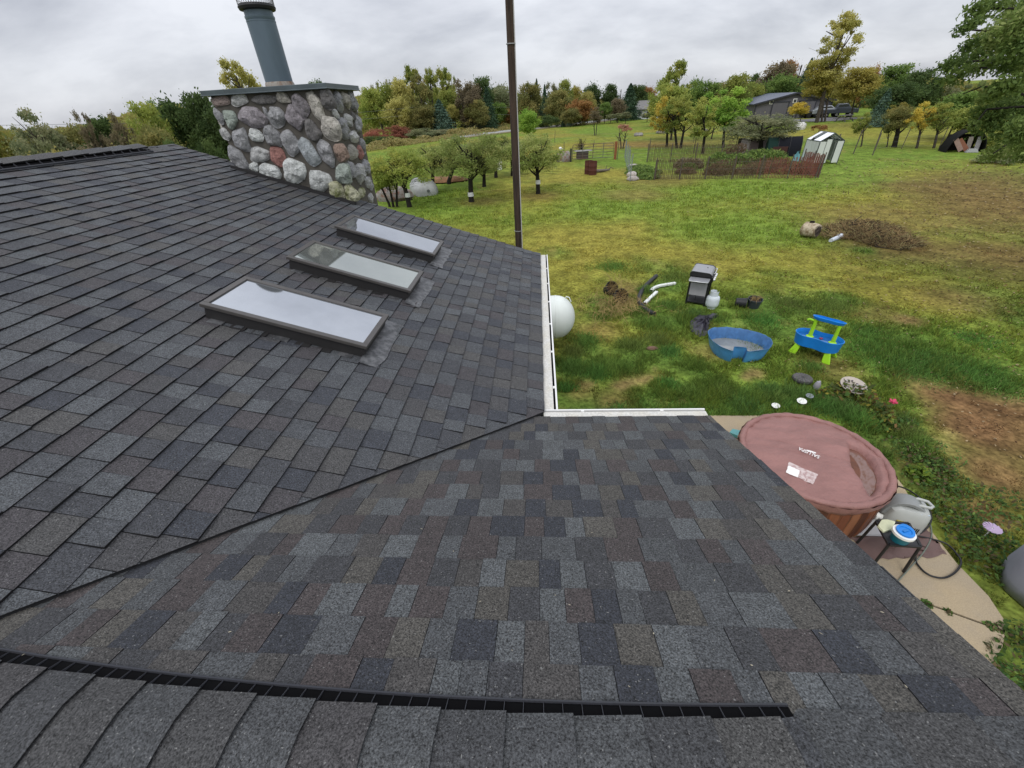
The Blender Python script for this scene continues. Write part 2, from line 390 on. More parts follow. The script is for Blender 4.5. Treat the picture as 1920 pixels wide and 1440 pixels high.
gutter('gutter', VA - .116, lambda a, y, z: Vector((y, a + .116, z)), 'long white covered gutter along the far roof slope')
gutter('gutter', XB - .002, lambda a, y, z: Vector((a, y, z)), 'short white covered gutter along the near roof slope')
mb = MB(); mb.loft([[fA(VA + .001, 0, -.16), fA(VA + .022, 0, -.16), fA(VA + .022, UA, -.16), fA(VA + .001, UA, -.16)], [fA(VA + .001, 0, -.006), fA(VA + .022, 0, -.006), fA(VA + .022, UA, -.006), fA(VA + .001, UA, -.006)]])
mb.build('fascia', m_white, house)
mb = MB(); mb.loft([[fB(XB - .02, 0.005, -.16), fB(XB - .002, 0.005, -.16), fB(XB - .002, WB, -.16), fB(XB - .02, WB, -.16)], [fB(XB - .02, 0.005, -.026), fB(XB - .002, 0.005, -.026), fB(XB - .002, WB, -.026), fB(XB - .02, WB, -.026)]])
mb.build('fascia', m_white, house)
mb = MB(); x0 = -2 * UA * CP + .4
mb.add([Vector((-.4, 3.75, GZ)), Vector((x0, 3.75, GZ)), Vector((x0, 3.75, -.04)), Vector((-UA * CP, 3.75, UA * SP - .16)), Vector((-.4, 3.75, -.04))], [(0, 1, 2, 3, 4)])
mb.add([Vector((-.4, -.35, GZ)), Vector((-.4, 3.75, GZ)), Vector((-.4, 3.75, -.04)), Vector((-.4, -.35, -.04))], [(0, 1, 2, 3)])
mb.add([Vector((-.4, -.35, GZ)), Vector((.9, -.35, GZ)), Vector((.9, -.35, -.04)), Vector((-.4, -.35, -.04))], [(0, 1, 2, 3)])
ya = -2 * WB * CP + .35
mb.add([Vector((.9, -.35, GZ)), Vector((.9, ya, GZ)), Vector((.9, ya, -.04)), Vector((.9, -WB * CP, WB * SP - .16)), Vector((.9, -.35, -.04))], [(0, 1, 2, 3, 4)])
mb.add([Vector((.9, ya, GZ)), Vector((-8, ya, GZ)), Vector((-8, ya, -.04)), Vector((.9, ya, -.04))], [(0, 1, 2, 3)])
mb.build('wall', m_wall, house)
mb = MB(); mb.box((-.19, 1.86, -.125), (.38, 4.3, .012)); mb.box((.35, -.18, -.138), (1.6, .34, .012)); mb.build('soffit', m_white, house)

mb = MB(); _rr = random.Random(77)                 # bits of leaf and twig blown onto the shingles
for px_, py_ in [(522, 1151), (1041, 1118), (1068, 1136), (850, 1035), (790, 993), (1226, 1190), (960, 1222), (42, 1230), (1290, 1165), (1410, 1250), (1655, 1150), (1700, 1290), (1180, 1290), (650, 1095), (430, 1187), (1540, 1190), (1340, 1090), (1110, 1000), (1480, 1110), (900, 1130)]:
    d_ = ray(px_, py_); n_ = Vector((0, SP, CP)); P_ = CAM + d_ * ((.008 - CAM.dot(n_)) / d_.dot(n_)); a_ = _rr.uniform(0, 6.28); l_, w_ = _rr.uniform(.002, .006), _rr.uniform(.0008, .002)
    x_, w0 = P_.x, -P_.y / CP; c_, s_ = math.cos(a_), math.sin(a_)
    mb.loft([[fB(x_ + i * l_ * c_ - j * w_ * s_, w0 + i * l_ * s_ + j * w_ * c_, .010 + k * .001) for i, j in ((-1, 0), (0, -1), (1, 0), (0, 1))] for k in (0, 1)])
stuff(mb.build('roof_debris', mat('pale_leaf_scrap', (.40, .36, .27), rough=.9, var=.3), house))
# skylights
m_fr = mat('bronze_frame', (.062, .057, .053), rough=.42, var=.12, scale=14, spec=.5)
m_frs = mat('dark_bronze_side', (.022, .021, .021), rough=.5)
m_gl = mat('coated_skylight_glass', (.43, .455, .49), rough=.03, metal=.84, var=.06, scale=3)
m_gl2 = mat('tinted_skylight_glass', (.43, .46, .43), rough=.03, metal=.80, var=.04, scale=3)
m_lead = mat('metal_flashing', (.07, .072, .076), rough=.42, metal=.3, col2=(.15, .153, .158), scale=22, bump=.3, bscale=20)
for (va, vb, ua, ub, gl) in ((.14, .69, 1.40, 2.575, m_gl), (1.245, 1.80, 1.36, 2.525, m_gl2), (2.375, 2.95, 1.36, 2.54, m_gl)):
    H = .126; f = .042
    sk = MB()
    def lo(a0, a1, b0, b1, h0, h1, mi, mbx=None):
        (mbx or sk).loft([[fA(a0, b0, h0), fA(a1, b0, h0), fA(a1, b1, h0), fA(a0, b1, h0)], [fA(a0, b0, h1), fA(a1, b0, h1), fA(a1, b1, h1), fA(a0, b1, h1)]], mi)
    for (a0, a1, b0, b1) in ((va, va + f, ua, ub), (vb - f, vb, ua, ub), (va + f, vb - f, ua, ua + f), (va + f, vb - f, ub - f, ub)):
        lo(a0, a1, b0, b1, H - .028, H, 0)
    sl_ = sk.build('skylight', [m_fr], house, bevel=.004)
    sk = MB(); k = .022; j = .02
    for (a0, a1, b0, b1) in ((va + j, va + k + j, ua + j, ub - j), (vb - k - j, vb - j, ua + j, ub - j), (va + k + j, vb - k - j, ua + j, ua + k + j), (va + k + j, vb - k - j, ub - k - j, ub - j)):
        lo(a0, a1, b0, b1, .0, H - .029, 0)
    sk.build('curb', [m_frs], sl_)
    sk = MB(); lo(va + f - .004, vb - f + .004, ua + f - .004, ub - f + .004, H - .020, H - .010, 0); sk.build('glass', gl, sl_)
    sk = MB()
    n = 12; rows = []
    for i in range(n + 1):
        v = va - .07 + (vb - va + .14) * i / n; jj = random.uniform(-.012, .012)
        rows.append([fA(v, ua + .03, .025 + random.uniform(0, .006)), fA(v, ua - .05, .018 + random.uniform(-.003, .006)), fA(v, ua - .085 + jj, .015 + random.uniform(-.003, .004)), fA(v, ua - .120 + jj, .012), fA(v, ua - .120 + jj, .004)])
    for i in range(n): sk.add(rows[i] + rows[i + 1], [(q, q + 1, q + 6, q + 5) for q in range(4)], 0)
    sk.build('apron_flashing', m_lead, sl_)
    for q in range(7):
        st = MB(); u = ua + .10 + q * (ub - ua - .1) / 7
        st.loft([[fA(va - .03, u, .004), fA(va + .02, u, .004), fA(va + .02, u + .1, .004), fA(va - .03, u + .1, .004)], [fA(va - .03, u, .0125), fA(va + .02, u, .0125), fA(va + .02, u + .1, .010), fA(va - .03, u + .1, .010)]])
        st.build('step_flashing', m_frs if q % 3 else m_lead, sl_)

# ------------------------------------------------------------------ chimney
CX0, CX1, CY0, CY1, CT = -4.245, -2.675, 3.77, 4.83, 2.248
m_mort = mat('mortar', (.085, .077, .066), rough=.95, var=.2, scale=14, bump=.6, bscale=60)  # mortar colour darkened to paint in the deep shade between stones
m_capm = mat('painted_cap_metal', (.085, .105, .115), rough=.42, metal=.3, var=.18, scale=5)
m_flue = mat('weathered_flue', (.105, .142, .175), rough=.48, metal=.25, var=.14, scale=6, aniso=(1, 1, .25))
chim = MB(); chim.loft([[Vector((x, y, z)) for x, y in ((CX0 + .03, CY0 + .03), (CX1 - .03, CY0 + .03), (CX1 - .03, CY1 - .03), (CX0 + .03, CY1 - .03))] for z in (GZ, CT)])
och = chim.build('chimney', m_mort, house)
STC = dict(w=(.36, .37, .36), l=(.29, .29, .285), g=(.20, .20, .205), d=(.105, .10, .098), p=(.17, .155, .165), t=(.25, .236, .21), k=(.235, .185, .17), r=(.20, .10, .086), b=(.20, .145, .115), m=(.235, .23, .165), v=(.20, .225, .20), u=(.27, .29, .30))
def stonemat(k):
    return mat('field_stone_' + k, tuple(x * 2.0 for x in STC[k]), rough=.88, var=.42, scale=9, grain=.28, gscale=60, bump=1.0, bscale=24, bdist=.035, objvar=.16, col2=tuple(x * .80 for x in STC[k]) if k not in 'm' else (.10, .11, .04))
front = [(200, 358, 75, 42, 0, 'k'), (350, 352, 72, 50, -3, 'l'), (530, 345, 95, 42, 3, 'd'), (680, 335, 58, 45, 25, 't'), (806, 385, 56, 108, -14, 'p'), (930, 398, 52, 132, -12, 't'), (1010, 355, 50, 88, -8, 'd'),
 (195, 475, 35, 68, -20, 'g'), (280, 492, 52, 76, -8, 'v'), (440, 480, 112, 84, 4, 'p'), (630, 475, 68, 86, -25, 'g'), (765, 490, 62, 108, -24, 'p'), (900, 592, 58, 92, -24, 'd'), (1035, 555, 72, 100, 10, 't'),
 (245, 612, 33, 58, -20, 'l'), (365, 645, 62, 94, 8, 'g'), (470, 618, 46, 66, -38, 'w'), (598, 615, 65, 92, -5, 'g'), (728, 670, 63, 102, -10, 'g'), (865, 725, 60, 122, -22, 'u'), (1005, 745, 58, 110, -8, 'g'), (1108, 740, 52, 80, -5, 'b'),
 (338, 785, 52, 108, -26, 'g'), (495, 755, 86, 58, 0, 'l'), (642, 790, 54, 86, 12, 'r'), (455, 855, 42, 36, 0, 'w'), (580, 890, 88, 62, 22, 'w'), (760, 890, 96, 100, 6, 'w'), (955, 955, 88, 96, 4, 'w'), (1128, 905, 68, 78, 0, 'v'), (1085, 1025, 62, 76, 4, 'm'), (1190, 1060, 50, 76, -6, 'm'),
 (560, 640, 14, 20, 0, 'd'), (545, 440, 16, 40, 0, 'g')]
side = [(1105, 360, 30, 88, -8, 'g'), (1165, 352, 24, 76, -6, 't'), (1212, 362, 22, 88, -8, 'g'), (1092, 455, 22, 44, 0, 'l'), (1140, 572, 38, 92, -4, 'g'), (1186, 505, 26, 62, -6, 'l'), (1255, 535, 20, 78, -10, 'g'), (1222, 622, 34, 56, -6, 'l'), (1222, 470, 12, 40, -6, 'd'),
 (1215, 745, 36, 66, -6, 't'), (1268, 738, 16, 66, -10, 'r'), (1288, 690, 15, 74, -8, 'g'), (1205, 875, 24, 88, -8, 'g'), (1262, 902, 34, 92, -8, 'l'), (1312, 855, 22, 66, -10, 'g'), (1326, 970, 20, 54, -8, 'l'), (1282, 1048, 26, 46, -4, 'm'), (1350, 985, 14, 56, -10, 'g'), (1350, 1085, 16, 44, -6, 'l')]
from mathutils import noise as mn
def stone(fx, c, a, b, rot, k, seed, flip=1):
    """a lump of field stone half sunk in mortar; fx maps (s, t, depth) on the wall to the place"""
    rr = random.Random(seed); n = 26; e = rr.uniform(2.3, 3.4); ph = [rr.uniform(0, 6.3) for _ in range(4)]; cuts = [(rr.uniform(0, 6.28), rr.uniform(.74, .93)) for _ in range(5)]; fac = [(rr.uniform(0, 6.28), rr.uniform(.05, .5), rr.uniform(.25, .6)) for _ in range(3)]
    def outline(th):
        r = (abs(math.cos(th)) ** e + abs(math.sin(th)) ** e) ** (-1 / e)
        r *= 1 + .05 * math.sin(2 * th + ph[0]) + .05 * math.sin(3 * th + ph[1])
        for ca, cd_ in cuts:                      # broken edges
            q = math.cos(th - ca)
            if q > .2: r = min(r, cd_ / q)
        return r
    dm = max(.03, min(.075, .55 * min(a, b))); mb = MB(); rings = []
    for s, h in ((1.0, -.03), (1.0, .012), (.96, .42 * dm), (.88, .70 * dm), (.70, .92 * dm), (.45, 1.0 * dm), (.2, 1.02 * dm)):
        ring = []
        for i in range(n):
            th = 2 * math.pi * i / n; q = outline(th) * s; x, y = a * q * math.cos(th), b * q * math.sin(th); hh = h
            if h > .02:
                u, v = x / a, y / b
                for fa_, fo, fs in fac:           # flat broken faces
                    t = u * math.cos(fa_) + v * math.sin(fa_) - fo
                    if t > 0: hh -= t * fs * dm
                P = Vector((c[0] + x, c[1] + y, seed * .7)); hh += dm * (.42 * mn.noise(P * 13) + .30 * mn.noise(P * 30) + .18 * mn.noise(P * 70)); hh = max(hh, .006)
            ring.append(fx(c[0] + x * math.cos(rot) - y * math.sin(rot), c[1] + x * math.sin(rot) + y * math.cos(rot), hh))
        rings.append(ring)
    mb.loft(rings, cap0=False); mb.build('stone', stonemat(k), och, smooth='auto')
def onF(px, py): d = ray(px, py); return CAM + d * ((CY0 - CAM.y) / d.y)
def onS(px, py): d = ray(px, py); return CAM + d * ((CX1 - CAM.x) / d.x)
for i, (zx, zy, hw, hh, ro, k) in enumerate(front):
    P = onF(360 + zx / 4, 100 + zy / 4); a = (onF(360 + (zx + hw) / 4, 100 + zy / 4) - P).x; b = (P - onF(360 + zx / 4, 100 + (zy + hh) / 4)).z
    stone(lambda s, t, h: Vector((s, CY0 + .03 - h, t)), (P.x, P.z), a * 1.04, b * 1.04, R(-ro * .9 + 4), k, i)
for i, (zx, zy, hw, hh, ro, k) in enumerate(side):
    P = onS(360 + zx / 4, 100 + zy / 4); a = abs((onS(360 + (zx + hw) / 4, 100 + zy / 4) - P).y); b = (P - onS(360 + zx / 4, 100 + (zy + hh) / 4)).z
    if P.y > CY1 + .05: continue
    a = min(a, max(.05, (CY1 - P.y) + .05))
    stone(lambda s, t, h: Vector((CX1 - .03 + h, s, t)), (P.y, P.z), a * .98, b * .98, R(-(ro + 8) * .5), k, 100 + i)
for i in range(22):                        # the side away from the yard
    t = -.1 + (i // 4) * .40 + random.uniform(-.05, .05); s = CY0 + .14 + (i % 4) * .26
    stone(lambda s_, t_, h: Vector((CX0 + .03 - h, s_, t_)), (s, min(t, CT - .15)), .12, .17, random.uniform(-.3, .3), random.choice('lgdtpw'), 300 + i)
mb = MB(); mb.box(((CX0 + CX1) / 2, (CY0 + CY1) / 2, CT + .030), (CX1 - CX0 + .08, CY1 - CY0 + .08, .056)); mb.box(((CX0 + CX1) / 2, (CY0 + CY1) / 2, CT + .004), (CX1 - CX0 + .10, CY1 - CY0 + .10, .012))
mb.build('cap', m_capm, och, bevel=.004)
fx_, fy_ = -3.46, 4.20
mb = MB(); mb.lathe([(.168, CT + .06), (.168, CT + .72), (.170, CT + .722), (.170, CT + .735), (.164, CT + .737), (.172, CT + .76), (.172, CT + .775), (.164, CT + .78), (.164, CT + .83)], 40, (fx_, fy_, 0)); mb.build('flue', m_flue, och, smooth='auto')
mb = MB(); mb.lathe([(.185, CT + .065), (.180, CT + .10), (.170, CT + .12)], 32, (fx_, fy_, 0)); mb.build('flue_collar', mat('rusty_collar', (.28, .26, .23), rough=.8, col2=(.16, .09, .05), scale=14), och, smooth='auto')
mb = MB(); mb.lathe([(.160, CT + .825), (.205, CT + .835), (.215, CT + .86), (.200, CT + .885), (.12, CT + .895)], 36, (fx_, fy_, 0)); mb.build('flue_cap', mat('sooty_cap', (.012, .012, .013), rough=.6), och, smooth='auto')
mb = MB()
for k in range(44):
    a = 2 * math.pi * k / 44; c, s_ = math.cos(a) * .205, math.sin(a) * .205; mb.bar((fx_ + c, fy_ + s_, CT + .87), (fx_ + c * 1.02, fy_ + s_ * 1.02, CT + 1.10), .004, .004)
for z in (.93, .98, 1.03, 1.08):
    mb.tube([(fx_ + .207 * math.cos(2 * math.pi * k / 32), fy_ + .207 * math.sin(2 * math.pi * k / 32), CT + z) for k in range(33)], .0022, 5)
mb.lathe([(.235, CT + 1.10), (.235, CT + 1.115), (.02, CT + 1.17)], 28, (fx_, fy_, 0))
mb.build('spark_guard', mat('steel_mesh', (.2, .2, .2), rough=.5, metal=.6), och)
mb = MB()
for p0, p1 in (((CX0 - .03, CY0 - .012), (CX1 + .03, CY0 - .012)),):
    a = [Vector((p0[0], p0[1], -p0[0] * TP + .004)), Vector((p1[0], p1[1], -p1[0] * TP + .004))]
    mb.bar(a[0] + Vector((0, 0, .02)), a[1] + Vector((0, 0, .02)), .045, .05)
mb.build('base_flashing', m_frs, och)

# ------------------------------------------------------------------ the tall pole behind the gable
pole = thing('wooden_pole', 'tall brown wooden pole standing behind the far corner of the roof', 'pole', (-.372, 4.85, GZ))
m_pole = mat('weathered_pole', (.058, .038, .026), rough=.9, col2=(.026, .018, .013), scale=16, aniso=(1, 1, .12), bump=.7, bscale=30)
mb = MB(); mb.tube([(0, 0, -.3), (0, 0, 3), (.0, 0, 6), (.0, 0, 8.6)], [.061, .057, .053, .049], 18); mb.build('shaft', m_pole, pole, smooth=True)
mb = MB(); mb.tube([(.063, -.02, 0), (.058, -.02, 4), (.052, -.02, 8.5)], .008, 6); mb.build('cable', mat('pale_cable', (.45, .44, .42), rough=.6), pole)
mb = MB()
for z in (2.72, 5.2): mb.lathe([(.064, z), (.066, z), (.066, z + .012), (.064, z + .012)], 20)
mb.build('band', mat('galvanised', (.35, .35, .35), rough=.5, metal=.6), pole)
# ================================================================== THE GROUND
def W(px, py, z=GZ): p = gp(px, py, z); return (p.x, p.y)
C_LUSH, C_GRN, C_YEL, C_BRN, C_DIRT, C_LEAF = np.array([(.094, .162, .030), (.130, .192, .030), (.222, .198, .038), (.180, .128, .045), (.24, .150, .072), (.150, .100, .038)])
PATCH = []                                   # (x, y, radius, colour, strength)
def patch(c, k, *lst):
    for px, py, r in lst: x, y = W(px, py); PATCH.append((x, y, r, c, k))
patch(C_YEL, .75, (1300, 470, 2.2), (1150, 470, 1.8), (1700, 560, 1.6), (1640, 520, 2), (1120, 440, 4), (1330, 500, 1.2), (1500, 480, 2), (1240, 400, 6), (1060, 380, 4), (1600, 380, 6), (1100, 330, 5), (950, 370, 4))
patch(C_GRN * 1.1, .8, (1350, 350, 5), (1200, 372, 5), (1450, 345, 5), (1560, 312, 5), (1130, 390, 4), (860, 385, 4), (760, 400, 4), (1420, 420, 4), (1330, 430, 3), (1650, 600, 1.2))
patch(C_BRN, .62, (1150, 750, .5), (1085, 735, .35), (1770, 735, .8), (1640, 590, .9), (1700, 470, 2.2), (1120, 620, .6), (1330, 660, .5), (1560, 690, .7), (1215, 268, 6), (1330, 266, 7), (900, 378, 1.8), (1010, 368, 1.6), (1240, 340, 3), (1190, 365, 2.5), (1650, 410, 3.5), (1800, 560, 1.3), (1180, 540, .8))
patch(C_YEL, .8, (1600, 250, 9), (1680, 245, 10), (1560, 240, 8), (1750, 255, 9), (1820, 265, 8), (1500, 250, 6), (1100, 262, 5))
patch(np.array((.20, .125, .045)), .7, (1580, 236, 6), (1640, 232, 6), (1250, 271, 4), (1180, 270, 4))
patch(np.array((.165, .092, .044)), .85, (1830, 760, .9), (1880, 820, 1.0), (1725, 705, .5), (1870, 890, .7), (1850, 960, .35), (1770, 735, .6), (1815, 800, .6), (1900, 760, .8))
patch(np.array((.30, .25, .085)), .75, (1745, 822, .18), (1765, 835, .2), (1780, 815, .15))
patch(C_DIRT, .7, (1190, 712, .30), (1165, 722, .26), (1212, 708, .2), (1262, 714, .12), (1228, 690, .10), (1418, 700, .22), (1280, 752, .13), (1100, 718, .25), (1400, 705, .15), (1800, 705, .3), (1890, 745, .3), (1705, 600, .35))
patch(C_LEAF, .62, (1890, 360, 5), (1840, 385, 3.2), (1910, 420, 3), (1760, 350, 3.0), (1900, 480, 1.8), (1850, 330, 3.5), (1950, 380, 6), (2000, 500, 4), (1640, 452, 1.6), (1700, 462, 1.2))
patch(C_LUSH, .9, (1070, 690, .7), (1130, 690, .6), (1240, 672, .6), (1290, 730, .45), (1210, 600, .6), (1255, 600, .6), (1300, 690, .5), (1430, 615, .7), (1490, 575, .8), (1650, 660, .9), (1710, 680, 1.0), (1830, 700, 1.0), (1255, 535, .7), (1390, 762, .4), (1570, 560, .7), (1100, 655, .5), (1185, 660, .6), (1340, 720, .4), (1455, 740, .4), (1180, 690, .5), (1700, 640, .9), (1620, 470, .5))
def ground_col(x, y):
    r = np.hypot(x - CAM.x, y - CAM.y)
    n1 = fbm(x * .11 + 5, y * .11 + 2, 4); n2 = fbm(x * .55 + 40, y * .55, 4); n3 = fbm(x * 2.3, y * 2.3 + 60, 3)
    lerp = lambda a, b, t: a + (b - a) * np.clip(t, 0, 1)[:, None]
    c = lerp(C_GRN, C_YEL, (n1 - .42) * 4)
    c = lerp(c, C_LUSH, np.where(r < 16, (n2 - .52) * 5, (n2 - .60) * 4) * .8)
    c = lerp(c, C_BRN, (n3 * .5 + n2 * .5 - .58) * 5 * .7)
    for px_, py_, rad, cc, k in PATCH:
        m = np.abs(x - px_) < rad * 2
        if not m.any(): continue
        d = np.hypot(x[m] - px_, y[m] - py_) / rad * (.75 + .55 * n2[m] + .25 * (n3[m] - .5))
        t = np.clip(1.25 - d, 0, 1); t = t * t * (3 - 2 * t) * k
        c[m] = c[m] + (cc - c[m]) * t[:, None]
    f = np.clip((r - 45) / 60, 0, 1)
    far = lerp(np.array((.140, .205, .030)), np.array((.195, .19, .038)), (n1 - .45) * 4)
    c = c + (far - c) * (f * .75)[:, None]
    return c * (.85 + .3 * n3)[:, None]
ang = np.concatenate([np.radians(np.linspace(-62, 66, 640)), np.radians(np.linspace(66, 298, 60))[1:-1]])
rad = np.concatenate([[0.02, 1.2, 2.4], 3.2 * (900 / 3.2) ** np.linspace(0, 1, 250)])
AA, RR = np.meshgrid(ang, rad); gx = CAM.x + RR * np.sin(AA); gy = CAM.y + RR * np.cos(AA)
gx, gy = gx.ravel(), gy.ravel(); rr = RR.ravel()
gz = GZ + (fbm(gx * 1.3, gy * 1.3, 3) - .5) * .05 * np.clip((rr - 4) / 6, 0, 1) + (fbm(gx * 6, gy * 6, 2) - .5) * .02 * (rr < 30) + (fbm(gx * .02 + 3, gy * .02, 2) - .5) * np.clip((rr - 170) / 200, 0, 1) * 1.5
gz = np.minimum(gz, np.where(rr < 7.5, GZ + .0, 9))
na, nr = len(ang), len(rad)
me = bpy.data.meshes.new('ground'); me.vertices.add(len(gx)); me.vertices.foreach_set('co', np.stack([gx, gy, gz], 1).reshape(-1).astype(np.float32))
ii, jj = np.meshgrid(np.arange(nr - 1), np.arange(na), indexing='ij'); j2 = (jj + 1) % na
q = np.stack([ii * na + jj, ii * na + j2, (ii + 1) * na + j2, (ii + 1) * na + jj], -1).reshape(-1, 4)[:, ::-1]
me.loops.add(q.size); me.loops.foreach_set('vertex_index', q.reshape(-1).astype(np.int32)); me.polygons.add(len(q)); me.polygons.foreach_set('loop_start', np.arange(0, q.size, 4, dtype=np.int32)); me.polygons.foreach_set('use_smooth', np.ones(len(q), bool))
a = me.color_attributes.new('col', 'FLOAT_COLOR', 'POINT'); cc = np.ones((len(gx), 4), np.float32); cc[:, :3] = ground_col(gx, gy); a.data.foreach_set('color', cc.reshape(-1)); me.update(calc_edges=True)
m_lawn = mat('lawn', attr='col', rough=.95, spec=.05, var=.42, scale=2.2, grain=.46, gscale=11, bump=.5, bscale=12, detail=9)
me.materials.append(m_lawn); struct(link(me, 'ground'))

# patio slab, road, gravel drive
patio_px = [(1250, 781), (1385, 782), (1500, 781), (1560, 795), (1635, 845), (1690, 912), (1715, 955), (1745, 1000), (1792, 1060), (1850, 1120), (1884, 1172), (1876, 1215), (1840, 1275), (1800, 1330)]
patio = [W(*p) for p in patio_px] + [(.85, -3.2), (.85, 2.6)]
def inpoly(x, y, P):
    c = np.zeros(len(x), bool); n = len(P)
    for i in range(n):
        x1, y1 = P[i]; x2, y2 = P[i - 1]
        if y1 == y2: continue
        c ^= ((y1 > y) != (y2 > y)) & (x < (x2 - x1) * (y - y1) / (y2 - y1) + x1)
    return c
m_conc = mat('weathered_concrete', (.385, .305, .195), rough=.92, col2=(.30, .245, .17), scale=1.6, var=.16, grain=.14, gscale=90, bump=.3, bscale=60, detail=9)
def crack_side(P):                           # the slab is two pours with an open joint between
    return P
cA, cB = Vector((*W(1690, 1118), 0)), Vector((*W(1895, 1192), 0)); cd = (cB - cA).normalized(); cn = Vector((-cd.y, cd.x, 0)); cc_ = cA.dot(cn)
for s in (1, -1):
    pl = clip(patio, s * cn.x, s * cn.y, s * cc_ + .012)
    mb = MB(); mb.poly(pl, GZ - .08, GZ + .03); o = mb.build('patio', m_conc); struct(o, 'tan concrete patio slab beside the house')
mb = MB(); mb.box(((cA + cB) / 2 - cd * .55 + Vector((0, 0, GZ + .006))), ((cB - cA).length + 1.0, .03, .012), rz=math.atan2(cd.y, cd.x))
struct(mb.build('patio_joint', mat('joint_soil', (.03, .025, .015), rough=1)), 'dark open joint across the patio')

m_road = mat('pale_asphalt', (.30, .30, .285), rough=.9, var=.08, scale=1)
def strip(name, pts, width, m, z, label):
    mb = MB(); L_ = []
    for i, p in enumerate(pts):
        a = Vector(pts[max(i - 1, 0)]); b = Vector(pts[min(i + 1, len(pts) - 1)]); d = (b - a).normalized(); n = Vector((-d.y, d.x))
        L_.append((Vector(p) + n * width / 2, Vector(p) - n * width / 2))
    for i in range(len(L_) - 1):
        q_ = [L_[i][0], L_[i][1], L_[i + 1][1], L_[i + 1][0]]; mb.add([Vector((p.x, p.y, z)) for p in q_], [(0, 1, 2, 3)])
    return struct(mb.build(name, m), label)
strip('road', [(-105, -6), (-62, 35), W(690, 275), W(850, 258), W(960, 245), W(1060, 235), (20, 126), (60, 165)], 4.4, m_road, GZ + .07, 'pale country road passing behind the orchard')
strip('road_verge', [(-105, -6), (-62, 35), W(690, 275), W(850, 258), W(960, 245), W(1060, 235), (20, 126), (60, 165)], 9, mat('verge', (.17, .15, .06), rough=1, var=.3, scale=.6), GZ + .05, 'grassy shoulder of the country road')
strip('gravel_drive', [W(1480, 227), W(1530, 226), W(1590, 221)], 7.5, mat('grey_gravel', (.20, .195, .20), rough=1, var=.2, scale=2), GZ + .05, 'grey gravel yard in front of the barn')

# grass: single blades, thinning out with distance
def free(x, y):
    ok = ~inpoly(x, y, patio)
    ok &= ~((x > -9) & (x < .95) & (y < 3.85) & (y > -5)); return ok
def blades(n, x, y, h, wd, lean, col):
    az = RNG.uniform(0, 2 * np.pi, n); ld = RNG.uniform(0, 2 * np.pi, n); le = h * lean * RNG.uniform(.2, 1.3, n)
    c, s = np.cos(az) * wd / 2, np.sin(az) * wd / 2; P = np.zeros((n, 3, 3)); z0 = GZ - .01
    P[:, 0] = np.stack([x - c, y - s, np.full(n, z0)], 1); P[:, 1] = np.stack([x + c, y + s, np.full(n, z0)], 1)
    P[:, 2] = np.stack([x + np.cos(ld) * le, y + np.sin(ld) * le, z0 + h], 1); return P, col
m_grass = mat('grass_blade', attr='col', rough=.75, spec=.15, trans=.4)
PP, CCs = [], []
n = 260000
az = np.radians(RNG.uniform(-16, 63, n)); r = 5.2 * (30 / 5.2) ** (RNG.random(n) ** 1.15)
x = CAM.x + r * np.sin(az); y = CAM.y + r * np.cos(az); clump = fbm(x * 3.2, y * 3.2, 3)
k = free(x, y) & (RNG.random(n) < np.clip((clump - .3) * 3.2, .1, 1)); x, y, r, clump = x[k], y[k], r[k], clump[k]
c = ground_col(x, y); green = np.clip((c[:, 1] / (c[:, 0] + 1e-4) - .75) * 1.7, .2, 1.3)
h = (.028 + .06 * np.clip((clump - .35) * 3, 0, 1)) * RNG.uniform(.6, 1.5, len(x)) * green * (1 + .015 * r)
p, c = blades(len(x), x, y, h, .007 + .0016 * r, .9, c * (RNG.uniform(.65, 1.65, (len(x), 1)) * (1 + .02 * np.clip(r - 8, 0, 14))[:, None]) * np.stack([RNG.uniform(.9, 1.2, len(x)), np.ones(len(x)), np.ones(len(x))], 1)); PP.append(p); CCs.append(c)  # farther blades coloured lighter to offset the shade on their upright faces
TUFT = [(1075, 690, .45, .20), (1120, 700, .35, .22), (1140, 690, .5, .25), (1185, 650, .45, .2), (1235, 640, .5, .2), (1255, 660, .35, .18), (1230, 610, .5, .2), (1205, 585, .4, .18), (1075, 660, .4, .16), (1170, 690, .3, .18), (1300, 740, .45, .17), (1350, 735, .4, .16), (1285, 780, .5, .18), (1400, 765, .5, .18), (1440, 735, .3, .2), (1450, 750, .4, .2), (1500, 745, .5, .25), (1540, 760, .4, .25), (1580, 770, .4, .25), (1610, 790, .35, .25), (1480, 770, .4, .2), (1400, 740, .35, .15),
        (1650, 655, .9, .14), (1700, 690, .8, .14), (1750, 680, .8, .15), (1830, 700, .9, .15), (1870, 720, .6, .13), (1480, 570, .8, .14), (1560, 575, .8, .13), (1430, 600, .6, .15), (1270, 520, .8, .12), (1150, 500, .9, .1), (1100, 640, .5, .16), (1340, 600, .4, .16), (1300, 590, .35, .18), (1210, 545, .3, .2), (1360, 780, .5, .15), (1620, 620, .7, .12), (1690, 790, .3, .16), (1700, 815, .3, .2), (1720, 830, .3, .16), (1255, 575, .4, .18), (1250, 720, .3, .14), (1210, 765, .4, .12), (1160, 770, .3, .1), (1520, 690, .3, .14), (1060, 730, .3, .14), (1065, 765, .25, .12), (1830, 640, .9, .1)]
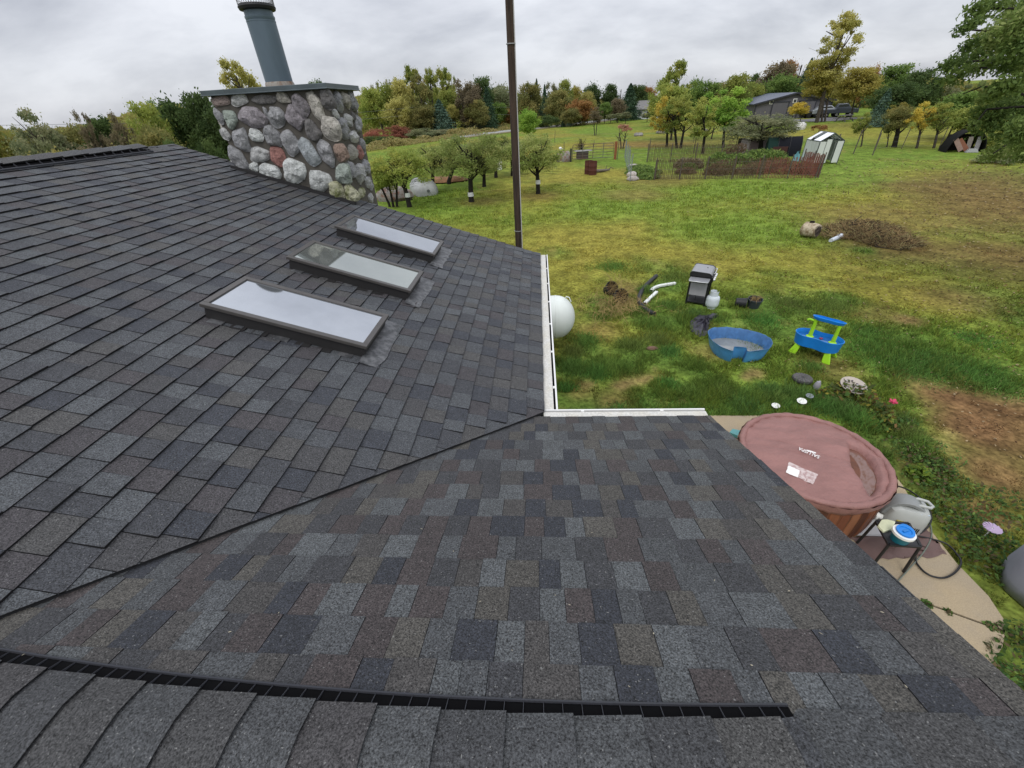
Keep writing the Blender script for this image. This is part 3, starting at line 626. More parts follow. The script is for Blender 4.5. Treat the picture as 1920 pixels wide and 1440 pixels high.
for px, py, rd, hh in TUFT:
    n = int(2600 * rd * rd + 550); X, Y = W(px, py); q_ = rd * np.sqrt(RNG.random(n)) * RNG.uniform(.3, 1.15, n); t = RNG.uniform(0, 6.283, n)
    x = X + q_ * np.cos(t); y = Y + q_ * np.sin(t); k = free(x, y); x, y, q_ = x[k], y[k], q_[k]; n = len(x)
    h = .8 * hh * RNG.uniform(.25, 1.2, n) * np.clip(1.15 - .55 * q_ / rd, .2, 1)
    base = np.array((.100, .180, .042)) * np.array([random.uniform(.85, 1.3), random.uniform(.9, 1.15), 1])
    p, c = blades(n, x, y, h, .014, .85, base * RNG.uniform(.55, 2.0, (n, 1))); PP.append(p); CCs.append(c)
me = quads_mesh('grass', np.concatenate(PP), col=np.concatenate(CCs), matl=m_grass)
stuff(link(me, 'grass'), 'unmown green and yellowing grass blades on the lawn')

# fallen leaves and leafy weeds
def leafquads(x, y, z, s, tilt=.5, asp=.6):
    n = len(x); a = RNG.uniform(0, 6.283, n); t = RNG.uniform(-tilt, tilt, n); u = np.stack([np.cos(a), np.sin(a), t], 1); v = np.stack([-np.sin(a), np.cos(a), RNG.uniform(-tilt, tilt, n)], 1)
    c = np.stack([x, y, z], 1); s = s[:, None]; P = np.zeros((n, 4, 3)); P[:, 0] = c - u * s; P[:, 1] = c + v * s * asp; P[:, 2] = c + u * s; P[:, 3] = c - v * s * asp; return P
n = 11000; az = np.radians(12 + 50 * RNG.random(n) ** .6); r = RNG.uniform(8, 42, n) ** 1.0; x = CAM.x + r * np.sin(az); y = CAM.y + r * np.cos(az)
k = free(x, y) & (RNG.random(n) < np.clip((np.degrees(az) - 12) / 32, .05, 1)); x, y, r = x[k], y[k], r[k]
pal = np.array([(.30, .20, .10), (.22, .12, .05), (.42, .33, .20), (.07, .035, .018), (.05, .028, .015)])
me = quads_mesh('fallen_leaves', leafquads(x, y, np.full(len(x), GZ + .035), .009 + .0015 * r, .3), col=pal[RNG.integers(0, 5, len(x))] * RNG.uniform(.7, 1.2, (len(x), 1)), matl=m_grass)
stuff(link(me, 'fallen_leaves'), 'brown fallen leaves scattered over the right side of the lawn')
def weeds(name, label, spots, pal, lo=.02, hi=.22, s=.03, dens=230):
    X, Y, Z, C_ = [], [], [], []; pal = np.array(pal)
    for px, py, rd, hh in spots:
        n = int(dens * rd * rd * 6) + 60; x0, y0 = W(px, py); q_ = rd * np.sqrt(RNG.random(n)); t = RNG.uniform(0, 6.283, n); lump = .5 + .5 * np.sin(x0 * 9 + t * 2)
        X.append(x0 + q_ * np.cos(t)); Y.append(y0 + q_ * np.sin(t)); Z.append(GZ + lo + hh * RNG.random(n) * np.clip(1.2 - q_ / rd, .2, 1)); C_.append(pal[RNG.integers(0, len(pal), n)] * random.uniform(.75, 1.2))
    X, Y, Z, C_ = map(np.concatenate, (X, Y, Z, C_))
    me = quads_mesh(name, leafquads(X, Y, Z, s * RNG.uniform(.6, 1.5, len(X)), .9, .55), col=C_ * RNG.uniform(.7, 1.35, (len(X), 1)), matl=m_grass); return stuff(link(me, name), label)
G1 = [(.095, .165, .040), (.075, .14, .035), (.14, .21, .05), (.05, .10, .028), (.13, .10, .05)]
weeds('ground_cover', 'leafy weeds creeping along the edge of the patio', [(1690, 845, .28, .14), (1720, 865, .3, .16), (1750, 890, .3, .14), (1770, 930, .28, .16), (1725, 905, .22, .22), (1780, 960, .25, .12), (1800, 985, .25, .12), (1835, 1000, .3, .16), (1860, 1030, .3, .15), (1800, 1015, .18, .14), (1870, 1075, .25, .2), (1845, 1060, .22, .16), (1890, 1000, .4, .14), (1690, 800, .25, .18), (1760, 850, .3, .1), (1820, 930, .35, .08), (1885, 945, .3, .12),
      (1890, 1190, .12, .08), (1900, 1240, .22, .10), (1880, 1275, .22, .1), (1910, 1290, .2, .12), (1735, 1136, .05, .05), (1775, 1150, .03, .03), (1855, 1178, .05, .04), (1930, 1200, .2, .1), (1760, 880, .2, .2)], G1, s=.021)
weeds('flower_bed_plants', 'mixed yellowing plants in the bed behind the tub', [(1565, 745, .24, .3), (1600, 755, .25, .32), (1630, 770, .24, .3), (1650, 785, .2, .28), (1585, 735, .2, .26), (1615, 745, .2, .28), (1540, 750, .2, .24), (1655, 800, .2, .22)], [(.15, .20, .04), (.08, .15, .035), (.26, .23, .04), (.10, .13, .04), (.17, .10, .04)], s=.036)
weeds('bright_weed_clump', 'lime green leafy clump beside the curving patio edge', [(1722, 898, .16, .2), (1712, 890, .12, .2)], [(.16, .22, .03), (.12, .19, .03)], s=.03)
# ================================================================== THINGS IN THE YARD
m_black = mat('black_paint', (.014, .014, .015), rough=.45)
m_gsteel = mat('grey_hood_steel', (.30, .305, .32), rough=.40, metal=.3, var=.06)
m_silver = mat('bare_steel', (.62, .62, .62), rough=.35, metal=.6)
m_lightpanel = mat('pale_grey_panel', (.40, .39, .41), rough=.6, var=.08)

# ---- gas grill: its long side runs away from the house
a, b = gp(1284, 575), gp(1316, 580); ax = math.atan2((b - a).y, (b - a).x)
base = (a + b) / 2; far = gp(1312, 503, GZ + .86)
gl_len = (Vector((far.x, far.y)) - Vector((base.x, base.y))).length
g = thing('gas_grill', 'black gas grill with pale hood and folding side shelves', 'grill', (base.x, base.y, GZ), ax); g.scale = (1, 1, .88)
LG = min(1.25, max(1.05, gl_len)); wd = .44
for sx in (-1, 1):
    for y in (0.02, LG - .30):
        mb = MB(); mb.box((sx * wd / 2, y + (.16 if y < .1 else 0), .40), (.042, .042, .80)); mb.build('leg', m_black, g)
y0, y1 = .18, LG - .30
mb = MB(); mb.box((0, (y0 + y1) / 2, .09), (wd, y1 - y0, .03)); mb.build('bottom_shelf', m_black, g)
mb = MB(); mb.box((0, y0 - .012, .50), (wd - .05, .02, .36)); mb.build('end_panel', m_lightpanel, g)
mb = MB(); mb.box((0, y1 + .012, .46), (wd - .05, .02, .50)); mb.build('end_panel', m_black, g)
mb = MB(); mb.box((0, (y0 + y1) / 2, .80), (wd + .06, y1 - y0 + .06, .16)); mb.build('firebox', m_black, g, bevel=.012)
hood = MB(); rings = []
prof = [(-.25, .885), (-.25, .965), (-.225, 1.0), (-.19, 1.01), (.17, .995), (.215, .975), (.25, .93), (.25, .885)]
hood.loft([[Vector((px_, yy, z)) for px_, z in prof] for yy in (y0 - .03, y1 + .03)]); oh = hood.build('hood', m_gsteel, g, bevel=.008)
mb = MB(); mb.loft([[Vector((px_ * 1.03, yy, z + .006)) for px_, z in prof] for yy in (y0 - .055, y0 - .028)]); mb.build('hood_end_cap', m_black, oh)
mb = MB(); mb.loft([[Vector((px_ * 1.03, yy, z + .006)) for px_, z in prof] for yy in (y1 + .028, y1 + .055)]); mb.build('hood_end_cap', m_black, oh)
mb = MB(); mb.tube([(.27, y0 + .08, .97), (.30, y0 + .10, .97), (.30, y1 - .10, .97), (.27, y1 - .08, .97)], .011, 8); mb.build('hood_handle', m_silver, oh)
mb = MB(); mb.lathe([(.016, 0), (.016, .01), (0, .012)], 12, (.10, y0 + .18, 1.07)); mb.build('hood_bolt', m_black, oh)
for k, (yy0, yy1, mm) in enumerate(((y0 - .30, y0 - .05, m_gsteel), (y1 + .05, y1 + .27, m_silver))):
    mb = MB(); mb.box((0, (yy0 + yy1) / 2, .845), (wd + .02, yy1 - yy0, .03)); sh = mb.build('side_shelf', mm, g, bevel=.008)
    e = yy0 - .035 if k == 0 else yy1 + .03
    s_ = yy0 + .01 if k == 0 else yy1 - .01
    mb = MB(); mb.tube([(-wd / 2 + .01, s_, .845), (-wd / 2 + .01, e, .845), (wd / 2 - .01, e, .845), (wd / 2 - .01, s_, .845)], .012, 8); mb.build('towel_bar', m_silver, sh, smooth=True)
mb = MB(); mb.box((.05, y1 + .16, .872), (.20, .10, .02), rz=.2); mb.build('shelf_decal', mat('red_smear', (.25, .035, .035), rough=.5, col2=(.35, .34, .34), scale=12), g)
mb = MB(); mb.box((wd / 2 + .05, (y0 + y1) / 2, .80), (.045, y1 - y0 - .02, .13)); pan = mb.build('control_panel', m_black, g, bevel=.006)
for k in range(4):
    mb = MB(); yy = y0 + .08 + k * (y1 - y0 - .16) / 3; Mx = Matrix.Rotation(R(90), 4, 'Y')
    vs = MB(); vs.lathe([(.034, 0), (.034, .02), (.026, .042), (0, .044)], 14)
    mb.add([Mx @ Vector(p) + Vector((wd / 2 + .07, yy, .80)) for p in vs.v], vs.f); mb.build('knob', mat('chrome_knob', (.75, .75, .75), rough=.3, metal=.3), pan, smooth='auto')
mb = MB(); mb.box((-.02, y0 - .006, .30), (.012, .012, .26)); mb.build('bag_clip', m_black, g)

# ---- propane cylinder beside it
P = gp(1333, 577)
t = thing('propane_cylinder', 'small white propane cylinder standing beside the gas grill', 'gas cylinder', (P.x, P.y, GZ))
m_cyl = mat('dull_white_cylinder', (.58, .63, .66), rough=.45, var=.10, scale=9)
mb = MB(); mb.lathe([(.0, .03), (.09, .03), (.14, .06), (.155, .11), (.157, .17), (.155, .19), (.157, .21), (.155, .26), (.14, .305), (.10, .33), (.0, .34)], 32); mb.build('body', m_cyl, t, smooth=True)
mb = MB(); mb.lathe([(.10, 0), (.105, 0), (.105, .05), (.10, .05)], 24, closed=True); mb.build('foot_ring', m_cyl, t)
mb = MB()
for k in range(20):
    a0 = 2 * math.pi * (k + .5) / 24 + .6; p = Vector((math.cos(a0) * .095, math.sin(a0) * .095, .385)); mb.box(p, (.006, .026, .125 if k % 7 else .11), rz=a0)
mb.build('collar', m_cyl, t)
mb = MB(); mb.lathe([(.02, .33), (.02, .38), (.035, .385), (.035, .41), (0, .412)], 12); mb.build('valve', m_silver, t, smooth='auto')

# ---- kiddie pool with a notch in its wall
m_pool = mat('blue_pool_plastic', (.07, .27, .55), rough=.38, var=.14, scale=7, bump=.15, bscale=8)
m_poolin = mat('blue_pool_liner', (.055, .15, .33), rough=.42, var=.25, scale=9, bump=.25, bscale=10)
rim = [gp(*p, GZ + .30) for p in ((1327, 622), (1336, 615), (1362, 613), (1395, 617), (1425, 624), (1444, 634), (1449, 643), (1444, 652), (1430, 656), (1403, 659))]
notch = [gp(1399, 652, GZ + .30), gp(1377, 650, GZ + .30), gp(1374, 658, GZ + .30)]
rim += notch + [gp(1352, 650, GZ + .30), gp(1335, 638, GZ + .30)]
cen = sum(rim, Vector()) / len(rim)
t = thing('kiddie_pool', 'small blue plastic paddling pool holding murky water, one wall folded in', 'paddling pool', (cen.x, cen.y, GZ))
pts = [Vector((p.x - cen.x, p.y - cen.y)) for p in rim]
dense = []
for i in range(len(pts)):
    p0, p1, p2, p3 = pts[i - 1], pts[i], pts[(i + 1) % len(pts)], pts[(i + 2) % len(pts)]
    for s in np.linspace(0, 1, 5)[:-1].tolist():
        k = .35; m1 = (p2 - p0) * k; m2 = (p3 - p1) * k
        dense.append((2 * s ** 3 - 3 * s ** 2 + 1) * p1 + (s ** 3 - 2 * s ** 2 + s) * m1 + (-2 * s ** 3 + 3 * s ** 2) * p2 + (s ** 3 - s ** 2) * m2)
def ring(f, z, jit=0): return [Vector((p.x * f, p.y * f, z + (random.uniform(-jit, jit)))) for p in dense]
mb = MB(); mb.loft([ring(.84, .0), ring(.88, .05), ring(.90, .10), ring(.96, .22), ring(.985, .285, .006), ring(1.0, .298, .008)], cap0=True, cap1=False); mb.build('outer_wall', m_pool, t, smooth='auto')
mb = MB(); mb.loft([ring(1.0, .298), ring(.985, .30), ring(.95, .26), ring(.885, .12), ring(.86, .07), ring(.83, .02)], cap0=False, cap1=True); mb.build('liner', m_poolin, t, smooth='auto')
mb = MB(); mb.add(ring(.862, .075), [tuple(range(len(dense)))]); mb.build('water', mat('murky_water', (.20, .215, .215), rough=.06, spec=.8, var=.2, scale=4), t)

# ---- crumpled tarp behind the pool
def cloth(name, label, cat, px, z, n, amp, m, seed, outline, group=None):
    """a heap of crumpled sheet; outline: picture points of its edge"""
    rr = random.Random(seed); E_ = [gp(*p, GZ + .03) for p in outline]; c = sum(E_, Vector()) / len(E_)
    o = MB(); rings = []; k = len(E_)
    for s, h in ((1, 0), (.93, .05), (.75, .11), (.52, .15), (.28, .16), (.08, .16)):
        rr2 = []
        for i in range(k * 4):
            e0, e1 = E_[i // 4], E_[(i // 4 + 1) % k]; p = e0.lerp(e1, (i % 4) / 4) - c
            j = rr.uniform(-1, 1) * .03 * (s > .1); hh = h * amp / .16 * (1 + rr.uniform(-.5, .5)) + .012 * math.sin(i * 1.9 + s * 9)
            rr2.append(Vector((p.x * s + j, p.y * s + j, max(0.004, hh))))
        rings.append(rr2)
    o.loft(rings, cap0=False); ob = o.build(name, m, smooth='auto'); ob.location = (c.x, c.y, GZ + .02); return tag(ob, label, cat, group)
cloth('tarp', 'crumpled dark plastic tarp lying behind the paddling pool', 'tarp', 0, 0, 0, .09, mat('dark_tarp', (.035, .032, .046), rough=.33, var=.3, scale=8, bump=.5, bscale=14), 3,
      [(1292, 612), (1296, 600), (1308, 592), (1330, 590), (1346, 588), (1348, 594), (1332, 602), (1328, 612), (1326, 628), (1312, 631), (1298, 624)])

# ---- toy water table
A_, B_ = gp(1500, 619, GZ + .42), gp(1576, 641, GZ + .42); c = (A_ + B_) / 2; th = math.atan2((B_ - A_).y, (B_ - A_).x); ln = (B_ - A_).length + .10
t = thing('water_table', 'blue and lime green toy water table with a raised upper trough', 'water table', (c.x, c.y, GZ), th)
m_toyb = mat('blue_toy_plastic', (.012, .20, .62), rough=.32, var=.06); m_toyb2 = mat('blue_toy_basin', (.015, .17, .50), rough=.35, var=.1, scale=5); m_lime = mat('lime_toy_plastic', (.32, .62, .02), rough=.4, var=.05)
def peanut(L_, wmax, wmid, n=44):
    o = []
    for k in range(n):
        a0 = 2 * math.pi * k / n; x = L_ / 2 * math.copysign(abs(math.cos(a0)) ** .8, math.cos(a0)); u = abs(x) / (L_ / 2)
        w_ = wmid + (wmax - wmid) * (.5 - .5 * math.cos(min(1, u / .62) * math.pi)); o.append((x, w_ * math.sin(a0)))
    return o
def basin(L_, w1, w2, z0, z1, wall, nm, m1, m2, par):
    o = peanut(L_, w1, w2); f = lambda s, z: [Vector((x * s, y * s, z)) for x, y in o]
    mb = MB(); mb.loft([f(.86, z0), f(.92, z0 + .01), f(.985, z1 - .02), f(1.0, z1), f(.97, z1 + .006), f(.95, z1 - .008), f(.90, z0 + wall)], cap1=True); return mb.build(nm, m1, par, smooth='auto')
bs = basin(ln * 1.04, .25, .185, .19, .42, .08, 'basin', m_toyb, m_toyb2, t)
mb = MB(); o_ = peanut(ln * .93, .222, .16); mb.add([Vector((x, y, .345)) for x, y in o_], [tuple(range(len(o_)))]); mb.build('water', mat('basin_water', (.012, .12, .36), rough=.05, spec=.8), bs)
C1, D1 = gp(1521, 599, GZ + .80), gp(1574, 613, GZ + .80); rot = Matrix.Rotation(-th, 3, 'Z'); l1, l2 = rot @ (C1 - c), rot @ (D1 - c)
tl = abs(l2.x - l1.x) + .10; mx_ = (l1.x + l2.x) / 2
mb = MB(); o_ = peanut(tl, .075, .058); f = lambda s, z: [Vector((x * s + mx_, y * s, z)) for x, y in o_]
mb.loft([f(.8, .735), f(.9, .745), f(1, .80), f(.93, .803), f(.86, .77)]); mb.build('upper_trough', m_toyb, t, smooth='auto')
for sx in (-1, 1):
    px_ = mx_ + sx * (tl / 2 - .085)
    mb = MB(); mb.loft([[Vector((px_ + s * (1.7 if k < 1 else 1) * math.cos(q) , s * (1.7 if k < 1 else 1) * math.sin(q), z)) for q in np.linspace(0, 6.283, 13)[:-1]] for k, (s, z) in enumerate(((.042, .36), (.040, .385), (.036, .50), (.030, .62), (.034, .74)))]); mb.build('post', m_lime, t, smooth='auto')
mb = MB(); mb.tube([(mx_ - tl / 2 + .06, 0, .69), (mx_ - tl / 2 - .02, 0, .70), (mx_ - tl / 2 - .05, 0, .675)], [.022, .02, .024], 10); mb.build('spout', m_lime, t, smooth='auto')
for sx in (-1, 1):
    for sy in (-1, 1):
        x0, x1 = sx * (ln / 2 - .17), sx * (ln / 2 - .10); y_0, y_1 = sy * .10, sy * .19; mb = MB()
        mb.loft([[Vector((x0 + a0 * .04, y_0 + b0 * .02, .30)) for a0, b0 in ((-1, -1), (1, -1), (1, 1), (-1, 1))], [Vector(((x0 + x1) / 2 + a0 * .055, (y_0 + y_1) / 2 + b0 * .024, .15)) for a0, b0 in ((-1, -1), (1, -1), (1, 1), (-1, 1))], [Vector((x1 + a0 * .075, y_1 + b0 * .026, -.01)) for a0, b0 in ((-1, -1), (1, -1), (1, 1), (-1, 1))]])
        lg = mb.build('leg', m_lime, t, bevel=.012)
mb = MB(); mb.lathe([(.03, .366), (.034, .385), (.0, .395)], 12, (.04, 0, 0)); mb.build('floating_toy', mat('red_toy', (.25, .02, .06), rough=.4), bs, smooth=True)

# ---- black pots
m_pot = mat('black_nursery_pot', (.016, .016, .018), rough=.55, var=.2); m_soil = mat('dry_potting_soil', (.055, .032, .02), rough=1, var=.4, scale=30, bump=1, bscale=40)
def pot(name, label, loc, r, h, tilt, az, group=None, m=None):
    t = thing(name, label, 'plant pot', loc, 0, group); t.rotation_euler = (tilt, 0, az)
    mb = MB(); mb.lathe([(0, 0), (r * .78, 0), (r * .97, h * .86), (r * 1.04, h * .87), (r * 1.04, h), (r * .95, h), (r * .88, h * .5), (r * .80, h * .72), (0, h * .74)], 26); mb.build('shell', m or m_pot, t, smooth='auto')
    mb = MB(); mb.lathe([(r * .885, h * .755), (r * .5, h * .79), (0, h * .80)], 18); mb.build('soil', m_soil, t, smooth=True)
    return t
def stalks(par, n, r, h, spread, m, seed, fallen=None):
    rr = random.Random(seed); mb = MB()
    for k in range(n):
        a0 = rr.uniform(0, 6.28); q = rr.uniform(0, r); p0 = Vector((q * math.cos(a0), q * math.sin(a0), h[0])); d = Vector((math.cos(a0), math.sin(a0), 0)) * rr.uniform(.2, 1) * spread
        if fallen: d = Vector((fallen[0] + rr.uniform(-.35, .35), fallen[1] + rr.uniform(-.35, .35), 0)) * rr.uniform(.5, 1.2) * spread
        H = h[1] * rr.uniform(.4, 1); mb.tube([p0, p0 + d * .35 + Vector((0, 0, H * .75)), p0 + d * .8 + Vector((0, 0, H * .7)), p0 + d * 1.2 + Vector((0, 0, H * .15))], [.004, .0035, .003, .0015], 4, cap=False)
    return mb.build('dry_stalks', m, par)
m_straw = mat('dry_straw', (.30, .215, .085), rough=.9, var=.3, scale=3, objvar=.2)
for i, (px, py, lab, az, fall) in enumerate(((1139, 548, 'tipped black pot of dry straw, the farther of two', .5, (-.5, -1)), (1158, 562, 'tipped black pot of dry straw, nearest to the drain pipe', .3, (-.3, -1)))):
    P = gp(px, py); tp = pot('plant_pot', lab, (P.x, P.y, GZ + .05), .185, .25, R(52), az, 'tipped pots of dry straw')
    stalks(tp, 46, .13, (.2, .34), .45, m_straw, i)
P = gp(1152, 580)
mb = MB(); rr = random.Random(5)
for k in range(240):
    x0, y0 = rr.gauss(0, .42), rr.gauss(-.05, .36); a0 = rr.uniform(0, 6.28); l = rr.uniform(.15, .5)
    mb.tube([(x0, y0, rr.uniform(.02, .2)), (x0 + l * .5 * math.cos(a0), y0 + l * .5 * math.sin(a0), rr.uniform(.08, .3)), (x0 + l * math.cos(a0), y0 + l * math.sin(a0), rr.uniform(.0, .12))], [.0045, .004, .002], 3, cap=False)
o = mb.build('straw_heap', m_straw); o.location = (P.x, P.y, GZ); stuff(o, 'loose dry straw stalks spilled in front of the tipped pots')
P = gp(1383, 574); t = pot('plant_pot', 'empty black pot lying on its side beside an upright pot', (P.x - .08, P.y, GZ + .12), .125, .24, R(92), R(70))
P = gp(1411, 576); t = pot('plant_pot', 'dark grey pot with dead stalks standing upright on the lawn', (P.x, P.y, GZ), .165, .24, R(6), 0, m=mat('dark_grey_pot', (.035, .045, .05), rough=.6)); stalks(t, 22, .1, (.2, .16), .2, m_straw, 9)

# ---- drain pipe and downspout pieces
m_pipe = mat('black_corrugated_pipe', (.02, .021, .022), rough=.55)
path = [gp(*p, GZ + .05) for p in ((1231, 517), (1222, 525), (1212, 534), (1203, 546), (1198, 557), (1199, 568), (1206, 576), (1214, 582), (1222, 587), (1229, 589))]
c = path[4]; fine = []
for i in range(len(path) - 1):
    for s in np.linspace(0, 1, 11)[:-1].tolist(): fine.append(path[i].lerp(path[i + 1], s) - c)
mb = MB(); mb.tube(fine, [.055 + (.006 if i % 2 else -.003) for i in range(len(fine))], 12); o = mb.build('drain_pipe', m_pipe, smooth='auto'); o.location = c; tag(o, 'curved black corrugated drain pipe lying in the grass', 'pipe')
m_ds = mat('white_downspout', (.74, .76, .74), rough=.4, var=.06, scale=4)
def spout(label, pts, w_=.085, h_=.065, ribs=True):
    P_ = [gp(*p, GZ + .05) for p in pts]; c = P_[0]; mb = MB()
    t = thing('downspout_piece', label, 'downspout', (c.x, c.y, GZ + .05)); rings = []
    for i, p in enumerate(P_):
        d = (P_[min(i + 1, len(P_) - 1)] - P_[max(i - 1, 0)]).normalized(); n = Vector((-d.y, d.x, 0)); q = p - c
        rings.append([q + n * w_ / 2 * a0 + Vector((0, 0, h_ / 2 * b0)) for a0, b0 in ((-1, -.7), (-.7, -1), (.7, -1), (1, -.7), (1, .7), (.7, 1), (.3, 1), (.2, .8), (-.2, .8), (-.3, 1), (-.7, 1), (-1, .7))])
    mb.loft(rings); mb.build('tube', m_ds, t)
    for e, q in ((rings[0], 0), (rings[-1], 1)):
        d = (P_[0] - P_[1]).normalized() if q == 0 else (P_[-1] - P_[-2]).normalized(); k = MB(); cc2 = sum(e, Vector()) / len(e)
        k.add([cc2 + (p - cc2) * .88 + d * .002 for p in e], [tuple(range(len(e)))]); k.build('end_shade_face', m_dark, t)  # flat black face painted as the shade inside the tube's mouth
    return t
spout('long white downspout piece with an elbow, lying in the grass', [(1266, 531), (1250, 533.5), (1236, 536), (1229, 538.5), (1224, 541.5), (1221, 545)])
spout('short straight white downspout piece touching the drain pipe', [(1231, 547.5), (1221, 557), (1208.5, 569)])
P_ = [gp(1558, 451, GZ + .05), gp(1576, 443, GZ + .05)]
t = thing('downspout_piece', 'white pipe piece lying against the brush pile', 'downspout', P_[0][:]); d = P_[1] - P_[0]; mb = MB()
mb.tube([Vector((0, 0, 0)), d * .8, d * .82, d], [.07, .075, .10, .105], 10); mb.build('tube', mat('bluish_white_pipe', (.62, .66, .72), rough=.45), t, smooth='auto')

# ---- brush pile, log, stepping stones, odds and ends
E_ = [gp(*p) for p in ((1540, 446), (1542, 425), (1590, 415), (1640, 418), (1690, 432), (1735, 462), (1700, 470), (1640, 464), (1598, 450))]; c = sum(E_, Vector()) / len(E_)
mb = MB(); rr = random.Random(11); Ex = [(p.x - c.x, p.y - c.y) for p in E_]
def rndin():
    while True:
        i = rr.randrange(len(Ex)); p, q = Ex[i], Ex[(i + 1) % len(Ex)]; a0, b0 = rr.random() ** .5, rr.random(); return (a0 * (p[0] * (1 - b0) + q[0] * b0), a0 * (p[1] * (1 - b0) + q[1] * b0)), a0
for k in range(2300):
    (x0, y0), e = rndin(); a0 = rr.uniform(0, 6.28); l = rr.uniform(.12, .45); z0 = rr.uniform(.0, .24) * (1.15 - e)
    mb.m = rr.choice((0, 0, 0, 1, 2)); mb.tube([(x0, y0, z0), (x0 + l * .5 * math.cos(a0), y0 + l * .5 * math.sin(a0), z0 + rr.uniform(.02, .14)), (x0 + l * math.cos(a0), y0 + l * math.sin(a0), z0 + rr.uniform(-.03, .18))], [.009, .007, .003], 3, cap=False)
mb.m = 2
for (p0, p1) in (((1598, 418), (1616, 404)), ((1590, 423), (1640, 414)), ((1640, 462), (1690, 470))):
    mb.tube([gp(*p0, GZ + .2) - c, gp(*p1, GZ + .35) - c], [.018, .008], 5)
o = mb.build('brush_pile', [mat('dead_brown_stems', (.20, .135, .06), rough=1, var=.4, scale=2), mat('dead_straw_stems', (.27, .23, .10), rough=1, var=.3, scale=2), mat('dark_twigs', (.028, .018, .012), rough=1)]); o.location = c; tag(o, 'low heap of brown dead brush on the lawn', 'brush pile')
P = gp(1514, 444)
t = thing('cut_log', 'short pale log with a dark hollow end, standing next to the brush', 'log', (P.x, P.y, GZ), -.95)
mb = MB(); rr = random.Random(2); rings = []
for x_, r_ in ((-.24, .20), (-.20, .245), (0, .25), (.18, .24), (.26, .215)):
    rings.append([Vector((x_ + (.05 * math.sin(q * 2) if x_ > .2 else 0), math.cos(q) * r_ * rr.uniform(.84, 1.10), .24 + math.sin(q) * r_ * rr.uniform(.93, 1.07))) for q in np.linspace(0, 6.283, 17)[:-1]])
mb.loft(rings); mb.build('bark', mat('pale_peeled_wood', (.62, .53, .39), rough=.95, var=.3, scale=7, bump=1, bscale=12, bdist=.04, col2=(.20, .145, .085)), t, smooth='auto')
mb = MB(); mb.lathe([(.19, 0), (.17, .03), (.10, .012), (.05, .03), (0, .03)], 14); Mx = Matrix.Translation((.262, 0, .23)) @ Matrix.Rotation(R(90), 4, 'Y'); mb.v = [tuple(Mx @ Vector(p)) for p in mb.v]; mb.build('hollow_end', mat('charred_wood', (.02, .013, .01), rough=1, col2=(.10, .075, .06), scale=7), t)
mb = MB(); mb.box((-.02, .02, .515), (.17, .10, .075), rz=.4, taper=.8); mb.build('bark_chunk', mat('black_bark', (.014, .011, .009), rough=1), t, bevel=.02)
def rocklike(name, label, cat, px, py, d, m, z=0, seed=1, group=None):
    P = gp(px, py); rr = random.Random(seed); mb = MB(); rings = []
    for s, h in ((.8, -.1), (1, .25), (.92, .7), (.55, 1.0)):
        rings.append([Vector((math.cos(q) * d[0] / 2 * s * rr.uniform(.85, 1.1), math.sin(q) * d[1] / 2 * s * rr.uniform(.85, 1.1), d[2] * h * rr.uniform(.9, 1.08))) for q in np.linspace(0, 6.283, 13)[:-1]])
    mb.loft(rings); o = mb.build(name, m, smooth='auto'); o.location = (P.x, P.y, GZ + z); return tag(o, label, cat, group)
rocklike('wood_chunk', 'flat brown wood chunk on the grass left of the pool', 'wood', 1222, 655, (.26, .13, .06), mat('brown_wood', (.16, .09, .065), rough=.9, var=.3, scale=12), seed=4)
P = gp(1502, 716); t = thing('stepping_stone', 'round dark stepping stone with a radial pattern in the long grass', 'stepping stone', (P.x, P.y, GZ + .05))
mb = MB(); mb.lathe([(.0, 0), (.165, 0), (.17, .03), (.16, .045), (0, .048)], 32); mb.build('slab', mat('dark_grey_stone', (.055, .052, .052), rough=.9, var=.25, scale=10), t, smooth='auto')
for k in range(20):
    a0 = k * 2 * math.pi / 20; mb = MB(); mb.loft([[Vector((math.cos(a0 + d_) * q, math.sin(a0 + d_) * q, z)) for q, d_ in ((.03, -.10), (.155, -.12), (.155, .12), (.03, .10))] for z in (.046, .053)]); mb.build('petal', mat('stone_petal', (.105, .10, .098), rough=.9, var=.2, objvar=.2), t)
P = gp(1592, 737); t = thing('shallow_bowl', 'shallow pale rimmed bowl of grey fragments set in the flower bed', 'bowl', (P.x, P.y, GZ + .12)); t.rotation_euler = (R(14), 0, 0)
mb = MB(); mb.lathe([(.0, .0), (.14, .0), (.20, .05), (.205, .065), (.19, .062), (.14, .03), (0, .025)], 28); mb.build('rim', mat('pale_stone', (.42, .37, .32), rough=.9, var=.15), t, smooth='auto')
for k in range(26):
    q, a0 = .15 * math.sqrt(random.random()), random.uniform(0, 6.28); mb = MB(); mb.box((q * math.cos(a0), q * math.sin(a0), .04), (random.uniform(.02, .05), random.uniform(.015, .03), .02), rz=a0 * 3); mb.build('fragment', mat('shell_%d' % (k % 3), ((.35, .32, .32), (.10, .085, .09), (.5, .47, .45))[k % 3], rough=.7), t, bevel=.004)
def saucer(label, px, py, r_, m, z=.10):
    P = gp(px, py); mb = MB(); mb.lathe([(0, .0), (r_ * .6, .004), (r_, .02), (r_ * .97, .024), (r_ * .55, .010), (0, .012)], 24); o = mb.build('saucer', m, smooth='auto'); o.location = (P.x, P.y, GZ + z); o.rotation_euler = (R(8), R(-6), 0); return tag(o, label, 'saucer')
m_wh = mat('white_ceramic', (.78, .78, .74), rough=.4)
saucer('white saucer in the grass nearer the roof edge, partly overgrown', 1452, 767, .065, m_wh, .06); saucer('brighter white saucer lying in the grass behind the tub', 1499, 762, .075, m_wh, .10)
